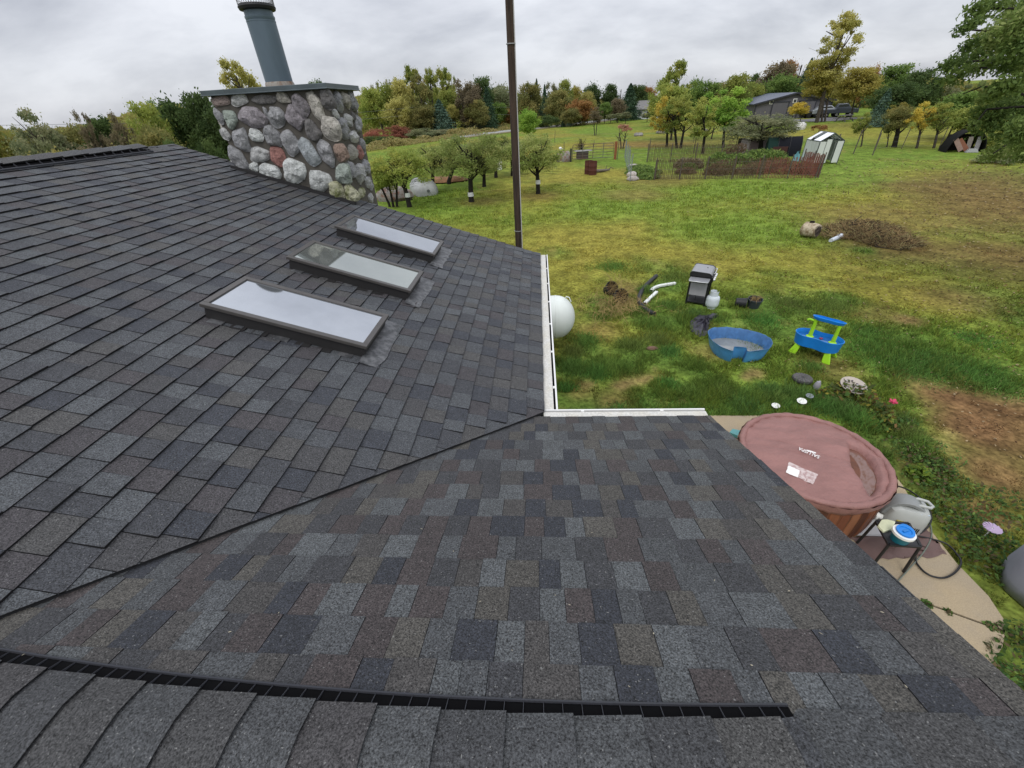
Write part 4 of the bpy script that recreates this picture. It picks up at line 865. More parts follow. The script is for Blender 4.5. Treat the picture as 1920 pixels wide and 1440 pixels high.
saucer('grey plastic dish half hidden in the flower bed', 1513, 754, .06, mat('grey_dish', (.20, .22, .24), rough=.5), .12)
rocklike('garden_figure', 'small grey stone figure among the flower bed leaves', 'ornament', 1527, 734, (.11, .09, .14), mat('grey_ornament', (.30, .29, .32), rough=.8), seed=8, z=.08)
P = gp(1659, 780); t = thing('pink_flower', 'single pink bloom on a stem at the flower bed end', 'flower', (P.x, P.y, GZ))
mb = MB(); mb.tube([(0, 0, 0), (.01, 0, .15), (0, .0, .27)], .005, 5); mb.build('stem', mat('green_stem', (.06, .10, .03)), t)
for k in range(9):
    a0 = k * .7; mb = MB(); ti = .3 + .5 * (k % 2); mb.loft([[Vector((math.cos(a0 + d_) * q, math.sin(a0 + d_) * q, .27 + q * ti)) for q, d_ in ((.004, -.3), (.05, -.5), (.062, 0), (.05, .5), (.004, .3))], [Vector((math.cos(a0 + d_) * q, math.sin(a0 + d_) * q, .274 + q * ti)) for q, d_ in ((.004, -.3), (.05, -.5), (.062, 0), (.05, .5), (.004, .3))]]); mb.build('petal', mat('pink_petal', (.55, .05, .12), rough=.6), t)
P = gp(1858, 1020); top = gp(1861, 990, GZ + .22)
t = thing('garden_spinner', 'lilac disc shaped garden spinner on a thin white stake', 'spinner', (top.x, top.y, GZ))
mb = MB(); mb.tube([(0, 0, -.02), (0, 0, .22)], .006, 6); mb.build('stake', m_wh, t)
for k in range(12):
    a0 = k * math.pi / 6; mb = MB(); mb.loft([[Vector((math.cos(a0 + d_) * q, math.sin(a0 + d_) * q, .22 + dz + z)) for q, d_, dz in ((.01, -.25, 0), (.085, -.29, -.006), (.085, .29, .006), (.01, .25, 0))] for z in (0, .003)]); mb.build('blade', mat('lilac_plastic', (.42, .32, .46), rough=.5), t)

# ---- hot tub with its cover
cx, cy, TR = 3.375, 1.475, .80; RZ = .675
tub = thing('hot_tub', 'round inflatable hot tub under a dusty rose cover, on the patio', 'hot tub', (cx, cy, GZ + .03))
m_slat = mat('printed_wood_vinyl', (.17, .062, .030), rough=.45, var=.35, scale=3.2, aniso=(3, 3, .15), col2=(.055, .022, .012))
mb = MB(); mb.lathe([(TR * .94, .0), (TR * .985, .06), (TR, .18), (TR, .46), (TR * .985, .56), (TR * .94, .62), (TR * .5, .63)], 72); body = mb.build('tub_wall', m_slat, tub, smooth='auto')
for k in range(44):
    a0 = 2 * math.pi * k / 44; mb = MB()
    mb.loft([[Vector((math.cos(a0 + d_) * q, math.sin(a0 + d_) * q, z)) for q, d_ in ((TR * s + .000, -.060), (TR * s + .006, -.052), (TR * s + .006, .052), (TR * s, .060))] for z, s in ((.06, .985), (.18, 1.0), (.46, 1.0), (.55, .985))])
    mb.build('slat', mat('vinyl_slat_%d' % (k % 4), ((.20, .070, .032), (.14, .045, .022), (.235, .095, .045), (.09, .032, .018))[k % 4], rough=.45, var=.25, scale=5, aniso=(2, 2, .2)), body)
m_cov = mat('dusty_rose_cover', (.268, .134, .118), rough=.42, var=.16, scale=3.5, bump=.9, bscale=5, bdist=.03, aniso=(1, 1.8, 1), grain=.06, gscale=50)
def to_tub(px, py): p = gp(px, py, GZ + .03 + RZ + .02); return Vector((p.x - cx, p.y - cy, 0))
PUD = [to_tub(*p) for p in ((1596, 834), (1610, 838), (1626, 850), (1641, 872), (1648, 893), (1645, 912), (1634, 926), (1628, 920), (1622, 905), (1608, 890), (1600, 876), (1597, 855))]
for p_ in PUD:
    if p_.length > TR * .93: p_ *= TR * .93 / p_.length
def pud_d(x, y):                       # depth inside the sagging, water filled side of the cover
    ins = inpoly(np.array([x]), np.array([y]), [(p.x, p.y) for p in PUD])[0]; dd = 9
    for i, p in enumerate(PUD):
        q = PUD[i - 1]; e = q - p; t = max(0, min(1, ((x - p.x) * e.x + (y - p.y) * e.y) / (e.x ** 2 + e.y ** 2))); dd = min(dd, math.hypot(x - p.x - e.x * t, y - p.y - e.y * t))
    return dd if ins else -dd
def cov_h(x, y):
    r_ = math.hypot(x, y) / TR; h = .075 * (1 - min(1, r_) ** 2.5); t = max(0, min(1, (pud_d(x, y) + .045) / .07)); t = t * t * (3 - 2 * t); h = h * (1 - t) - .11 * t
    for (ax_, ay_, of, w_, am) in ((.45, .89, .02, .022, -.010), (.40, .92, .22, .03, .010), (.52, .85, -.16, .025, -.008), (.30, .95, .38, .02, -.007), (.9, -.4, -.1, .02, -.006), (.55, .83, -.34, .03, .010)):
        h += 1.7 * am * math.exp(-((x * ax_ + y * ay_ - of + .02 * math.sin(5 * (x * ay_ - y * ax_))) / w_) ** 2) * (1 - t)
    a0 = math.atan2(y, x); h += .008 * r_ ** 4 * math.sin(a0 * 23 + 2 * math.sin(a0 * 3)) + .006 * math.sin(x * 11 + y * 6) * math.sin(y * 9 - x * 4) * (1 - t); return h
mb = MB(); rings = []
for s in (1.0, .97, .93, .89, .85, .81, .77, .73, .69, .65, .6, .55, .49, .42, .35, .28, .2, .12, .03): rings.append([Vector((TR * .955 * s * math.cos(q), TR * .955 * s * math.sin(q), RZ + cov_h(TR * .955 * s * math.cos(q), TR * .955 * s * math.sin(q)))) for q in np.linspace(0, 2 * math.pi, 97)[:-1]])
mb.loft(rings, cap0=False); cov = mb.build('cover', m_cov, tub, smooth=True)
mb = MB(); rings = []
for q in np.linspace(0, 2 * math.pi, 97)[:-1]:
    j = .004 * math.sin(q * 31) + .003 * math.sin(q * 17 + 1)
    rings.append([Vector(((TR * .985 + rr_ * math.cos(p)) * math.cos(q), (TR * .985 + rr_ * math.cos(p)) * math.sin(q), RZ + .0 + (rr_ * 1.0) * math.sin(p))) for p in np.linspace(0, 2 * math.pi, 13)[:-1] for rr_ in (.040 + j,)])
k = len(rings[0]); mb.add([p for r_ in rings for p in r_], [(i * k + a0, i * k + (a0 + 1) % k, ((i + 1) % 96) * k + (a0 + 1) % k, ((i + 1) % 96) * k + a0) for i in range(96) for a0 in range(k)]); mb.build('cover_rim', m_cov, tub, smooth=True)
mb = MB(); rings = []
for z, s in ((RZ, 1.045), (RZ - .06, 1.045), (RZ - .115, 1.02), (RZ - .12, 1.0)):
    rings.append([Vector((TR * s * (1 + .006 * math.sin(q * 37 + z * 9)) * math.cos(q), TR * s * (1 + .006 * math.sin(q * 37)) * math.sin(q), z + .012 * math.sin(q * 9 + 1) * (z < RZ - .1))) for q in np.linspace(0, 2 * math.pi, 97)[:-1]])
mb.loft(rings, cap0=False, cap1=False); mb.build('cover_skirt', m_cov, tub, smooth=True)
mb = MB(); pc = sum(PUD, Vector()) / len(PUD); mb.add([Vector((*(pc + (p - pc) * .98).xy, RZ - .048)) for p in PUD], [tuple(range(len(PUD)))]); mb.build('rain_puddle', mat('rain_puddle', (.16, .075, .055), rough=.03, spec=1.0), cov)
s0, s1 = to_tub(1534, 863), to_tub(1496, 846); dvec = (s1 - s0); an = math.atan2(dvec.y, dvec.x)
fc = bpy.data.curves.new('lettering', 'FONT'); fc.body = 'SALUSPA'; fc.size = 1; fc.extrude = .004; fc.offset = .004
fo = bpy.data.objects.new('lettering', fc); COL.objects.link(fo); bpy.context.view_layer.update()
dg = bpy.context.evaluated_depsgraph_get(); fm = bpy.data.meshes.new_from_object(fo.evaluated_get(dg)); bpy.data.objects.remove(fo); fm.name = 'lettering'
xs = [v.co.x for v in fm.vertices]; kx = dvec.length * 1.02 / (max(xs) - min(xs)); m_print = mat('white_print', (.80, .77, .75), rough=.6)
Mx = Matrix.Translation((s0.x, s0.y, 0)) @ Matrix.Rotation(an, 4, 'Z')
for v in fm.vertices:
    q = Mx @ Vector(((v.co.x - min(xs)) * kx, v.co.y * kx * 1.5, 0)); v.co = (q.x, q.y, RZ + .075 * (1 - (math.hypot(q.x, q.y) / TR) ** 2.5) + .016 + v.co.z * .3)
fm.materials.clear(); fm.materials.append(m_print); lo_ = link(fm, 'lettering', cov)
def decal(nm, corners, m, par, dz=.003, n=6, rag=0):
    c4 = [to_tub(*p) for p in corners]; mb = MB(); vs = []
    for i in range(n + 1):
        for j in range(n + 1):
            p = c4[0].lerp(c4[1], i / n).lerp(c4[3].lerp(c4[2], i / n), j / n); p += Vector((random.uniform(-rag, rag), random.uniform(-rag, rag), 0)); vs.append(Vector((p.x, p.y, RZ + cov_h(p.x, p.y) + dz)))
    mb.add(vs, [(i * (n + 1) + j, (i + 1) * (n + 1) + j, (i + 1) * (n + 1) + j + 1, i * (n + 1) + j + 1) for i in range(n) for j in range(n)]); return mb.build(nm, m, par, smooth=True)
m_worn = mat('worn_white_label', (.56, .47, .45), rough=.6, col2=(.34, .21, .20), scale=22)
decal('label_print', [(1477, 871), (1531, 894), (1523, 911), (1472, 888)], m_worn, cov, .005, 8, .003)
decal('label_print', [(1476, 877), (1498, 887), (1494, 899), (1472, 889)], m_print, cov, .008, 6, .003)
decal('small_print', [(1510, 849), (1527, 855), (1526, 857), (1509, 851)], m_print, cov, .005, 3)
for q in (-.18, .35, 1.2, 2.2):
    a0 = q; mb = MB(); mb.box((TR * 1.05 * math.cos(a0), TR * 1.05 * math.sin(a0), RZ - .05), (.022, .05, .06), rz=a0); mb.box((TR * 1.06 * math.cos(a0), TR * 1.06 * math.sin(a0), RZ - .13), (.012, .025, .12), rz=a0); mb.build('buckle', m_black, tub, bevel=.005)

# ---- the heater and pump beside it
P = gp(1690, 1010, GZ + .05); Q = gp(1742, 975, GZ + .05)
px0, py0 = gp(1694, 962, GZ + .25).x, gp(1694, 962, GZ + .25).y
pm = thing('spa_pump', 'pale grey spa heater and pump beside the hot tub', 'pump', (px0, py0, GZ + .04), R(-22))
m_pump = mat('warm_grey_plastic', (.42, .435, .41), rough=.42, var=.05); m_pump2 = mat('mid_grey_plastic', (.23, .24, .235), rough=.42)
def rbox(mb, rings): 
    mb.loft([[Vector((x0 + math.copysign(abs(math.cos(q)) ** .45, math.cos(q)) * wx / 2, y0 + math.copysign(abs(math.sin(q)) ** .45, math.sin(q)) * wy / 2, z)) for q in np.linspace(0, 6.283, 29)[:-1]] for x0, y0, wx, wy, z in rings])
mb = MB(); rbox(mb, [(0, 0, .38, .30, .0), (0, 0, .40, .32, .05), (0, 0, .40, .32, .22), (.005, 0, .37, .30, .33), (.02, 0, .28, .24, .375)]); pb = mb.build('housing', m_pump, pm, smooth='auto')
mb = MB(); rings = []
for q in np.linspace(math.pi * 1.02, math.pi * .12, 12):
    c0, z0 = -.03 + .185 * math.cos(q), .22 + .21 * math.sin(q); rings.append([Vector((c0 + dx_ * math.cos(q), dy_, z0 + dx_ * math.sin(q))) for dx_, dy_ in ((-.02, -.085), (.012, -.085), (.022, -.07), (.022, .07), (.012, .085), (-.02, .085))])
mb.loft(rings); mb.build('spine_cover', m_pump2, pm, smooth='auto')
mb = MB(); mb.tube([(.02, -.05, .40), (.06, -.055, .435), (.15, -.05, .43), (.19, 0, .415), (.15, .05, .43), (.06, .055, .435), (.02, .05, .40)], .017, 8); mb.build('handle', m_pump, pm, smooth=True)
mb = MB(); mb.box((.11, -.095, .362), (.09, .05, .012), rz=.2); mb.build('display', mat('pale_blue_display', (.45, .52, .60), rough=.2), pm, bevel=.004)
mb = MB(); mb.box((-.05, -.1625, .20), (.11, .006, .05)); mb.build('warning_sticker', mat('yellow_sticker', (.55, .43, .03), rough=.5, col2=(.12, .10, .02), scale=40), pm)
mb = MB()
for k in range(7): mb.box((.02 + k * .018, -.1625, .12), (.007, .005, .09))
mb.build('vent_slots', m_black, pm)
for k, (yy, zz) in enumerate(((-.08, .14), (.08, .14))):
    mb = MB(); mb.tube([(-.20, yy, zz), (-.36, yy + .01, zz + .02)], .034, 14); mb.tube([(-.24, yy, zz), (-.265, yy, zz)], .048, 14); mb.tube([(-.31, yy, zz + .01), (-.335, yy, zz + .015)], .048, 14); mb.build('hose_coupling', m_wh, pm, smooth='auto')
def hose(name, label, pts, r_, m, seg=8, fine_n=8):
    P_ = [gp(p[0], p[1], GZ + .03 + p[2]) for p in pts]; out = []
    for i in range(len(P_) - 1):
        p0, p1, p2, p3 = P_[max(i - 1, 0)], P_[i], P_[i + 1], P_[min(i + 2, len(P_) - 1)]
        for s in np.linspace(0, 1, fine_n + 1)[:-1].tolist():
            out.append(.5 * ((2 * p1) + (-p0 + p2) * s + (2 * p0 - 5 * p1 + 4 * p2 - p3) * s * s + (-p0 + 3 * p1 - 3 * p2 + p3) * s ** 3))
    out.append(P_[-1]); c = out[0].copy(); mb = MB(); mb.tube([p - c for p in out], r_, seg); o = mb.build(name, m, smooth=True); o.location = c; return tag(o, label, 'hose')
hose('black_cable', 'thick black cable arching from the tub around the pump', [(1663, 915, .45), (1685, 912, .30), (1712, 924, .12), (1735, 945, .03), (1746, 968, .02), (1742, 985, .02), (1728, 998, .02), (1720, 1004, .02), (1745, 1010, .02), (1775, 1020, .02), (1795, 1040, .02), (1802, 1055, .02), (1792, 1072, .02), (1772, 1083, .02), (1750, 1081, .02), (1732, 1071, .02), (1718, 1054, .02), (1717, 1042, .02)], .010, m_black)
hose('grey_hose', 'thin grey green hose crossing the patio by the table', [(1727, 962, .12), (1742, 978, .02), (1747, 1000, .02), (1742, 1018, .02), (1728, 1040, .02), (1705, 1066, .02), (1685, 1088, .02), (1670, 1105, .02)], .007, mat('grey_green_hose', (.14, .16, .13), rough=.5))
cloth('ground_mat', 'brown vinyl ground mat sticking out under the black table', 'mat', 0, 0, 0, .018, mat('brown_mat', (.125, .075, .066), rough=.5, var=.12, scale=5, bump=.3, bscale=9), 8,
      [(1590, 1007), (1650, 1007), (1700, 990), (1724, 972), (1745, 1005), (1775, 1041), (1740, 1044), (1680, 1046), (1630, 1048)]).location.z = GZ + .032
mb = MB(); Ew = [gp(*p, GZ + .06) for p in ((1580, 1003), (1600, 985), (1640, 975), (1662, 990), (1668, 1006))]; c = sum(Ew, Vector()) / len(Ew); mb.loft([[p - c for p in Ew], [(p - c) * .97 + Vector((0, 0, .03)) for p in Ew]]); o = mb.build('white_board', mat('white_sheet', (.66, .66, .66), rough=.5)); o.location = c; tag(o, 'white plastic sheet tucked beside the tub base', 'sheet')
mb = MB(); Ew = [gp(*p, GZ + .05) for p in ((1366, 815), (1372, 808), (1390, 812), (1388, 824))]; c = sum(Ew, Vector()) / len(Ew); mb.loft([[p - c for p in Ew], [(p - c) * .96 + Vector((0, 0, .05)) for p in Ew]]); o = mb.build('teal_lid', mat('teal_plastic', (.10, .30, .30), rough=.4)); o.location = c; tag(o, 'teal plastic lid peeking out between roof and tub', 'lid')

# ---- low black table with things on it
TZ = GZ + .03 + .44
tc4 = [gp(*p, TZ) for p in ((1667, 1021), (1727, 1025), (1704, 981), (1643, 977))]; c = sum(tc4, Vector()) / 4
tb = thing('side_table', 'low black metal side table on the patio mat', 'table', (c.x, c.y, GZ + .03))
T4 = [p - c for p in tc4]; m_tt = mat('dark_table_top', (.022, .022, .025), rough=.35)
mb = MB(); mb.loft([[Vector((p.x, p.y, .425)) for p in T4], [Vector((p.x, p.y, .44)) for p in T4]]); mb.build('tabletop', m_tt, tb)
mb = MB()
for i in range(4): mb.bar(Vector((T4[i].x, T4[i].y, .435)), Vector((T4[(i + 1) % 4].x, T4[(i + 1) % 4].y, .435)), .024, .024)
mb.build('apron_frame', m_black, tb)
for p in T4:
    mb = MB(); mb.tube([(p.x * .98, p.y * .98, .43), (p.x * 1.12, p.y * 1.12, 0.0)], .014, 8); mb.build('leg', m_black, tb)
P = gp(1685, 1012, TZ); t = thing('chemical_tub', 'teal round tub with white rim and bright blue lid, on the table', 'container', (P.x, P.y, TZ))
mb = MB(); mb.lathe([(.0, 0), (.075, 0), (.085, .11), (0, .112)], 24); mb.build('body', mat('teal_tub', (.01, .13, .17), rough=.35), t, smooth='auto')
mb = MB(); mb.lathe([(.086, .095), (.098, .10), (.098, .13), (.07, .135), (0, .134)], 28); mb.build('rim', m_wh, t, smooth='auto')
mb = MB(); mb.lathe([(.078, .136), (.078, .155), (.055, .158), (.050, .148), (0, .148)], 28); li = mb.build('lid', m_toyb, t, smooth='auto')
mb = MB(); mb.box((0, 0, .156), (.07, .022, .014), rz=.3); mb.build('lid_grip', m_toyb2, li, bevel=.004)
P = gp(1700, 995, TZ); o = MB(); o.lathe([(0, 0), (.07, 0), (.075, .012), (.06, .02), (0, .016)], 24); o = o.build('blue_dish', m_toyb, smooth='auto'); o.location = (P.x, P.y, TZ + .002); o.rotation_euler = (.15, .1, 0); tag(o, 'flat blue dish behind the teal tub on the table', 'dish')
E_ = [gp(*p, TZ) for p in ((1644, 988), (1650, 978), (1662, 976), (1678, 980), (1672, 995), (1655, 1000))]; c = sum(E_, Vector()) / len(E_); mb = MB()
mb.loft([[Vector((p.x - c.x, p.y - c.y, .004)) for p in E_], [Vector(((p.x - c.x) * .95, (p.y - c.y) * .95, .028 + random.uniform(-.008, .012))) for p in E_], [Vector(((p.x - c.x) * .5, (p.y - c.y) * .5, .038 + random.uniform(-.008, .01))) for p in E_]]); o = mb.build('cloth', mat('pale_yellow_cloth', (.60, .62, .42), rough=.9, var=.1, bump=.4, scale=20), smooth='auto'); o.location = (c.x, c.y, TZ); tag(o, 'crumpled pale yellow cloth on the black table', 'cloth')

# ---- covered thing at the right edge
P = gp(1925, 1130, GZ + .03)
mb = MB(); rr = random.Random(6); rings = []
for z, s in ((0, 1), (.15, 1.04), (.4, 1.0), (.62, .9), (.74, .66), (.79, .3)):
    rings.append([Vector((math.cos(q) * .30 * s * (1 + .05 * math.sin(5 * q + z * 3) + rr.uniform(-.02, .02)), math.sin(q) * .38 * s * (1 + .05 * math.sin(4 * q + 1)), z)) for q in np.linspace(0, 6.283, 33)[:-1]])
mb.loft(rings); o = mb.build('covered_object', mat('grey_vinyl_cover', (.27, .28, .33), rough=.55, var=.12, scale=3, bump=.4, bscale=7), smooth=True); o.location = (P.x + .22, P.y + .05, GZ + .02); tag(o, 'something under a loose grey fabric cover, standing at the patio edge', 'covered object')

# ---- white propane tank behind the house
t = thing('propane_tank', 'large white propane tank with rounded end, lying behind the gutter', 'propane tank', (.74, 5.75, GZ + .10))
m_tank = mat('white_tank_paint', (.70, .74, .70), rough=.42, var=.05, scale=2); r_ = .46; prof = [(0, 0)] + [(r_ * math.sin(q), .40 * (1 - math.cos(q))) for q in np.linspace(.12, math.pi / 2, 10)] + [(r_, 2.1)] + [(r_ * math.cos(q), 2.1 + .30 * math.sin(q)) for q in np.linspace(.2, math.pi / 2, 8)]
mb = MB(); mb.lathe(prof, 40); Mx = Matrix.Translation((0, 0, r_ + .10)) @ Matrix.Rotation(R(-90), 4, 'Y'); mb.v = [tuple(Mx @ Vector(p)) for p in mb.v]; mb.build('shell', m_tank, t, smooth=True)
mb = MB(); sv = MB(); sv.lathe([(r_ + .001, .40), (r_ + .006, .41), (r_ + .006, .43), (r_ + .001, .44)], 40, closed=True); mb.add([Mx @ Vector(p) for p in sv.v], sv.f); mb.build('weld_seam', m_tank, t, smooth=True)
mb = MB(); mb.tube([(-.22, -.05, 2 * r_ + .08), (-.20, -.06, 2 * r_ + .13), (-.14, -.07, 2 * r_ + .11), (-.10, -.08, 2 * r_ + .02)], .012, 6); mb.build('lifting_lug', m_tank, t)
mb = MB(); mb.lathe([(.22, 0), (.22, .18), (.18, .23), (0, .25)], 24, (-1.2, 0, 2 * r_ + .06)); mb.build('valve_dome', m_tank, t, smooth='auto')
for x_ in (-.55, -1.8):
    mb = MB(); mb.box((x_, 0, .05), (.14, .7, .16)); mb.build('saddle', mat('concrete_block', (.35, .34, .32), rough=.9), t)
# ================================================================== FENCES AND THINGS BEYOND THE LAWN
m_postw = mat('weathered_post', (.10, .085, .07), rough=.95, var=.2); m_rust = mat('rusty_steel', (.105, .032, .020), rough=.9, var=.4, scale=9, col2=(.06, .022, .016)); m_wire = mat('fence_wire', (.22, .23, .22), rough=.6, metal=.4)
m_slatw = mat('snow_fence_lath', (.095, .068, .038), rough=.9, objvar=.1, var=.3, scale=3); m_slatr = mat('red_lath', (.165, .060, .042), rough=.9, var=.4, scale=3)
def lath_fence(label, p0, p1, h, pitch, m, npost, mid=None, seed=0):
    A0, B0 = gp(*p0), gp(*p1); rr = random.Random(seed); t = thing('garden_fence', label, 'fence', (A0.x, A0.y, GZ)); d = B0 - A0; L0 = d.length; u = d / L0; n = Vector((-u.y, u.x, 0)); mb = MB(); k = int(L0 / pitch)
    for i in range(k):
        s = (i + rr.uniform(-.15, .15)) * pitch; wob = .06 * math.sin(s * 1.3); le = rr.uniform(-.02, .02); mb.m = 1 if mid and s / L0 > mid + rr.uniform(-.06, .06) else 0
        hh = h * rr.uniform(.95, 1.03); mb.loft([[u * (s + (le if z > .1 else 0) + a0 * .019) + n * (wob + b0 * .006) + Vector((0, 0, z)) for a0, b0 in ((-1, -1), (1, -1), (1, 1), (-1, 1))] for z in (.02, hh)], 1 if mb.m else 0)
    stuff(mb.build('lath', [m, m_slatr], t))
    mb = MB()
    for z in (.18, .5, .82):
        mb.tube([u * (L0 * q / 24) + n * .06 * math.sin(L0 * q / 24 * 1.3) + Vector((0, 0, h * z)) for q in range(25)], .006, 4)
    mb.build('binding_wire', m_wire, t)
    for i in range(npost):
        mb = MB(); s = L0 * (i + .02) / (npost - 1) if npost > 1 else 0; s = min(s, L0); mb.tube([u * s - n * .07, u * s - n * .07 + Vector((0, 0, h * 1.12))], .03, 6); mb.build('post', m_postw, t)
    return t
lath_fence('nearest lath snow fence run of the garden, fading to red on the right', (1226, 337), (1528, 334), 1.15, .08, m_slatw, 7, .70, 1)
lath_fence('rear lath snow fence run of the garden behind the vegetable beds', (1212, 304), (1398, 303), 1.2, .10, m_slatw, 5, None, 2)
lath_fence('short red lath fence run returning toward the greenhouse', (1500, 324), (1536, 334), 1.2, .07, m_slatr, 3, None, 3)
def net_fence(name, label, pts, h, step, m, post_h=None, rows=4, posts=None, pm=None, mesh=None):
    P_ = [gp(*p) for p in pts]; t = thing(name, label, 'fence', (P_[0].x, P_[0].y, GZ)); c = Vector((P_[0].x, P_[0].y, GZ)); mb = MB()
    for i in range(len(P_) - 1):
        a0, b0 = P_[i] - c, P_[i + 1] - c
        for k in range(rows): z = Vector((0, 0, h * (k + .6) / rows)); mb.tube([a0 + z, b0 + z], .006 if not mesh else .0025, 4)
        if mesh:
            q = int((b0 - a0).length / mesh)
            for k in range(q): p = a0.lerp(b0, k / q); mb.tube([p, p + Vector((0, 0, h))], .0025, 3)
    mb.build('wire', m, t)
    q = 0
    for i in range(len(P_) - 1):
        a0, b0 = P_[i] - c, P_[i + 1] - c; k = max(1, int((b0 - a0).length / step))
        for j in range(k + (i == len(P_) - 2)):
            mb = MB(); p = a0.lerp(b0, j / k); hh = (post_h or h) * random.uniform(.9, 1.1); mb.tube([p - Vector((0, 0, .2)), p + Vector((random.uniform(-.06, .06), 0, hh))], .04 if pm is m_postw else .028, 6); mb.build('post', pm or m_postw, t)
    return t
net_fence('netting_fence', 'sagging bluish netting fence along the left side of the garden', [(1181, 340), (1171, 296)], 1.25, 2.6, mat('bluish_netting', (.24, .31, .31), rough=.6), 1.5, 7, pm=mat('steel_post', (.2, .22, .22), rough=.6), mesh=.34)
net_fence('wire_fence', 'low wire pasture fence joining the gate to the garden', [(1157, 299), (1215, 298), (1300, 287), (1378, 283)], 1.1, 3.2, m_wire, 1.35, 4)
net_fence('wire_fence', 'leaning post and wire fence right of the greenhouse', [(1562, 290), (1600, 288), (1636, 291)], 1.1, 1.15, m_postw, 1.5, 3, pm=m_postw, mesh=.9)
net_fence('wire_fence', 'distant wire fence line crossing the green field behind the orchard', [(1040, 268), (1160, 265), (1300, 268)], 1.0, 9, m_wire, 1.6, 3)
net_fence('wire_fence', 'thin stake fence among the young trees on the right', [(1640, 283), (1690, 279), (1760, 279)], 1.0, 4.5, m_wire, 1.3, 3)
for px, py, top, lab in ((1057, 286, 266, 'tall leaning stake standing left of the farm gate'), (1113, 276, 263, 'slender stake standing behind the middle of the gate'), (1178, 303, 274, 'tall stake between gate and netting fence'), (1217, 282, 259, 'tallest bare stake behind the rear garden fence')):
    P = gp(px, py); mb = MB(); h = zat(P, px, top) - GZ; mb.tube([(0, 0, -.2), (.03, 0, h)], [.035, .028], 6); o = mb.build('stake', m_postw); o.location = (P.x, P.y, GZ); tag(o, lab, 'post')

# farm gate between two posts
A0, B0 = gp(1073, 303), gp(1149, 299); d = B0 - A0; L0 = d.length; gt = thing('farm_gate', 'grey tubular steel farm gate across the path', 'gate', (A0.x, A0.y, GZ), math.atan2(d.y, d.x)); m_gate = mat('dull_gate_steel', (.13, .13, .11), rough=.6, metal=.3, col2=(.12, .07, .045), scale=2)
H0 = 1.3; mb = MB(); mb.tube([(0, 0, .2), (0, 0, H0 - .1), (.1, 0, H0), (L0 - .1, 0, H0), (L0, 0, H0 - .1), (L0, 0, .2), (0, 0, .2)], .026, 6); mb.build('frame', m_gate, gt)
for k in range(4): mb = MB(); z = .2 + (k + 1) * (H0 - .2) / 5; mb.tube([(0, 0, z), (L0, 0, z)], .019, 6); mb.build('rail', m_gate, gt)
for k in (1, 2, 3): mb = MB(); mb.box((L0 * k / 4, 0, .2 + (H0 - .2) / 2), (.05, .03, H0 - .2)); mb.build('upright', m_gate, gt)
for px, py, lab, m, r_ in ((1070, 304, 'dark wooden gate post at the hinge side', mat('dark_post', (.03, .03, .025), rough=.9), .085), (1153, 299, 'rusty orange brown steel gate post', mat('orange_rust', (.23, .085, .035), rough=.9, var=.3), .12)):
    P = gp(px, py); mb = MB(); mb.tube([(0, 0, -.3), (0, 0, 1.4 if r_ > .1 else 1.05)], [r_, r_ * .95], 10); o = mb.build('gate_post', m, smooth='auto'); o.location = (P.x, P.y, GZ); tag(o, lab, 'gate post')

# rusty barrels
def barrel(px, py, lab, dz=0):
    P = gp(px, py); t = thing('rusty_barrel', lab, 'barrel', (P.x, P.y, GZ), random.uniform(0, 6), 'rusty burn barrels'); mb = MB()
    prof = [(0, 0), (.275, 0), (.285, .01)]
    for z in (.29, .58): prof += [(.283, z - .03), (.295, z - .008), (.295, z + .008), (.283, z + .03)]
    prof += [(.283, .86), (.29, .865), (.29, .885), (.272, .885), (.268, .3), (0, .3)]
    mb.lathe(prof, 28); mb.build('shell', m_rust, t, smooth='auto'); mb = MB(); mb.lathe([(.266, .45), (.12, .50), (0, .49)], 14); mb.build('ash', mat('grey_ash', (.10, .09, .08), rough=1), t)
barrel(1103, 326.5, 'rusty open barrel, the one behind and to the left'); barrel(1111, 328, 'rusty open barrel in front, overlapping the other barrel')
P = gp(1132, 323); t = thing('fallen_branch', 'forked dead branch lying right of the rusty barrels', 'branch', (P.x, P.y, GZ)); mb = MB()
mb.tube([(-.55, 0, .1), (0, .03, .12), (.45, 0, .16)], [.11, .10, .06], 8); mb.build('limb', mat('grey_dead_wood', (.15, .13, .105), rough=1, var=.4, scale=5), t, smooth=True)
mb = MB(); mb.tube([(.3, 0, .15), (.5, .05, .3), (.72, 0, .22)], [.035, .025, .012], 5); mb.tube([(.1, 0, .15), (.2, .05, .36), (.18, .0, .5)], [.03, .02, .01], 5); mb.tube([(-.4, 0, .12), (-.62, 0, .22)], [.03, .015], 5); mb.build('twig', m_postw, t)

# box planter, pale heap by the gate
P = gp(1093, 300); t = thing('planter_box', 'grey boxed planter with a pale top beyond the gate', 'planter', (P.x, P.y + .8, GZ), .1); mb = MB(); mb.box((0, 0, .32), (1.0, .7, .64)); mb.build('box', mat('dark_box', (.07, .05, .045), rough=.9), t); mb = MB(); mb.box((.05, 0, .68), (1.5, .9, .06)); mb.build('top', mat('pale_board', (.36, .35, .35), rough=.8), t)
rocklike('rubble_heap', 'pale heap of broken stones left of the gate post', 'stone heap', 1058, 303, (1.5, 1.1, .8), mat('pale_rubble', (.33, .31, .29), rough=1, var=.5, scale=4, col2=(.15, .08, .06)), seed=21)
P = gp(1051, 300); t = thing('white_urn', 'small white rounded ornament on the stone heap', 'ornament', (P.x, P.y + .6, GZ + .75)); t.scale = (.6, .6, .6); mb = MB(); mb.lathe([(.10, 0), (.22, .12), (.24, .3), (.15, .42), (0, .45)], 14); mb.build('bowl', m_wh, t, smooth='auto'); mb = MB(); mb.tube([(.2, 0, .1), (.42, 0, .25)], .04, 6); mb.build('spout', m_wh, t)
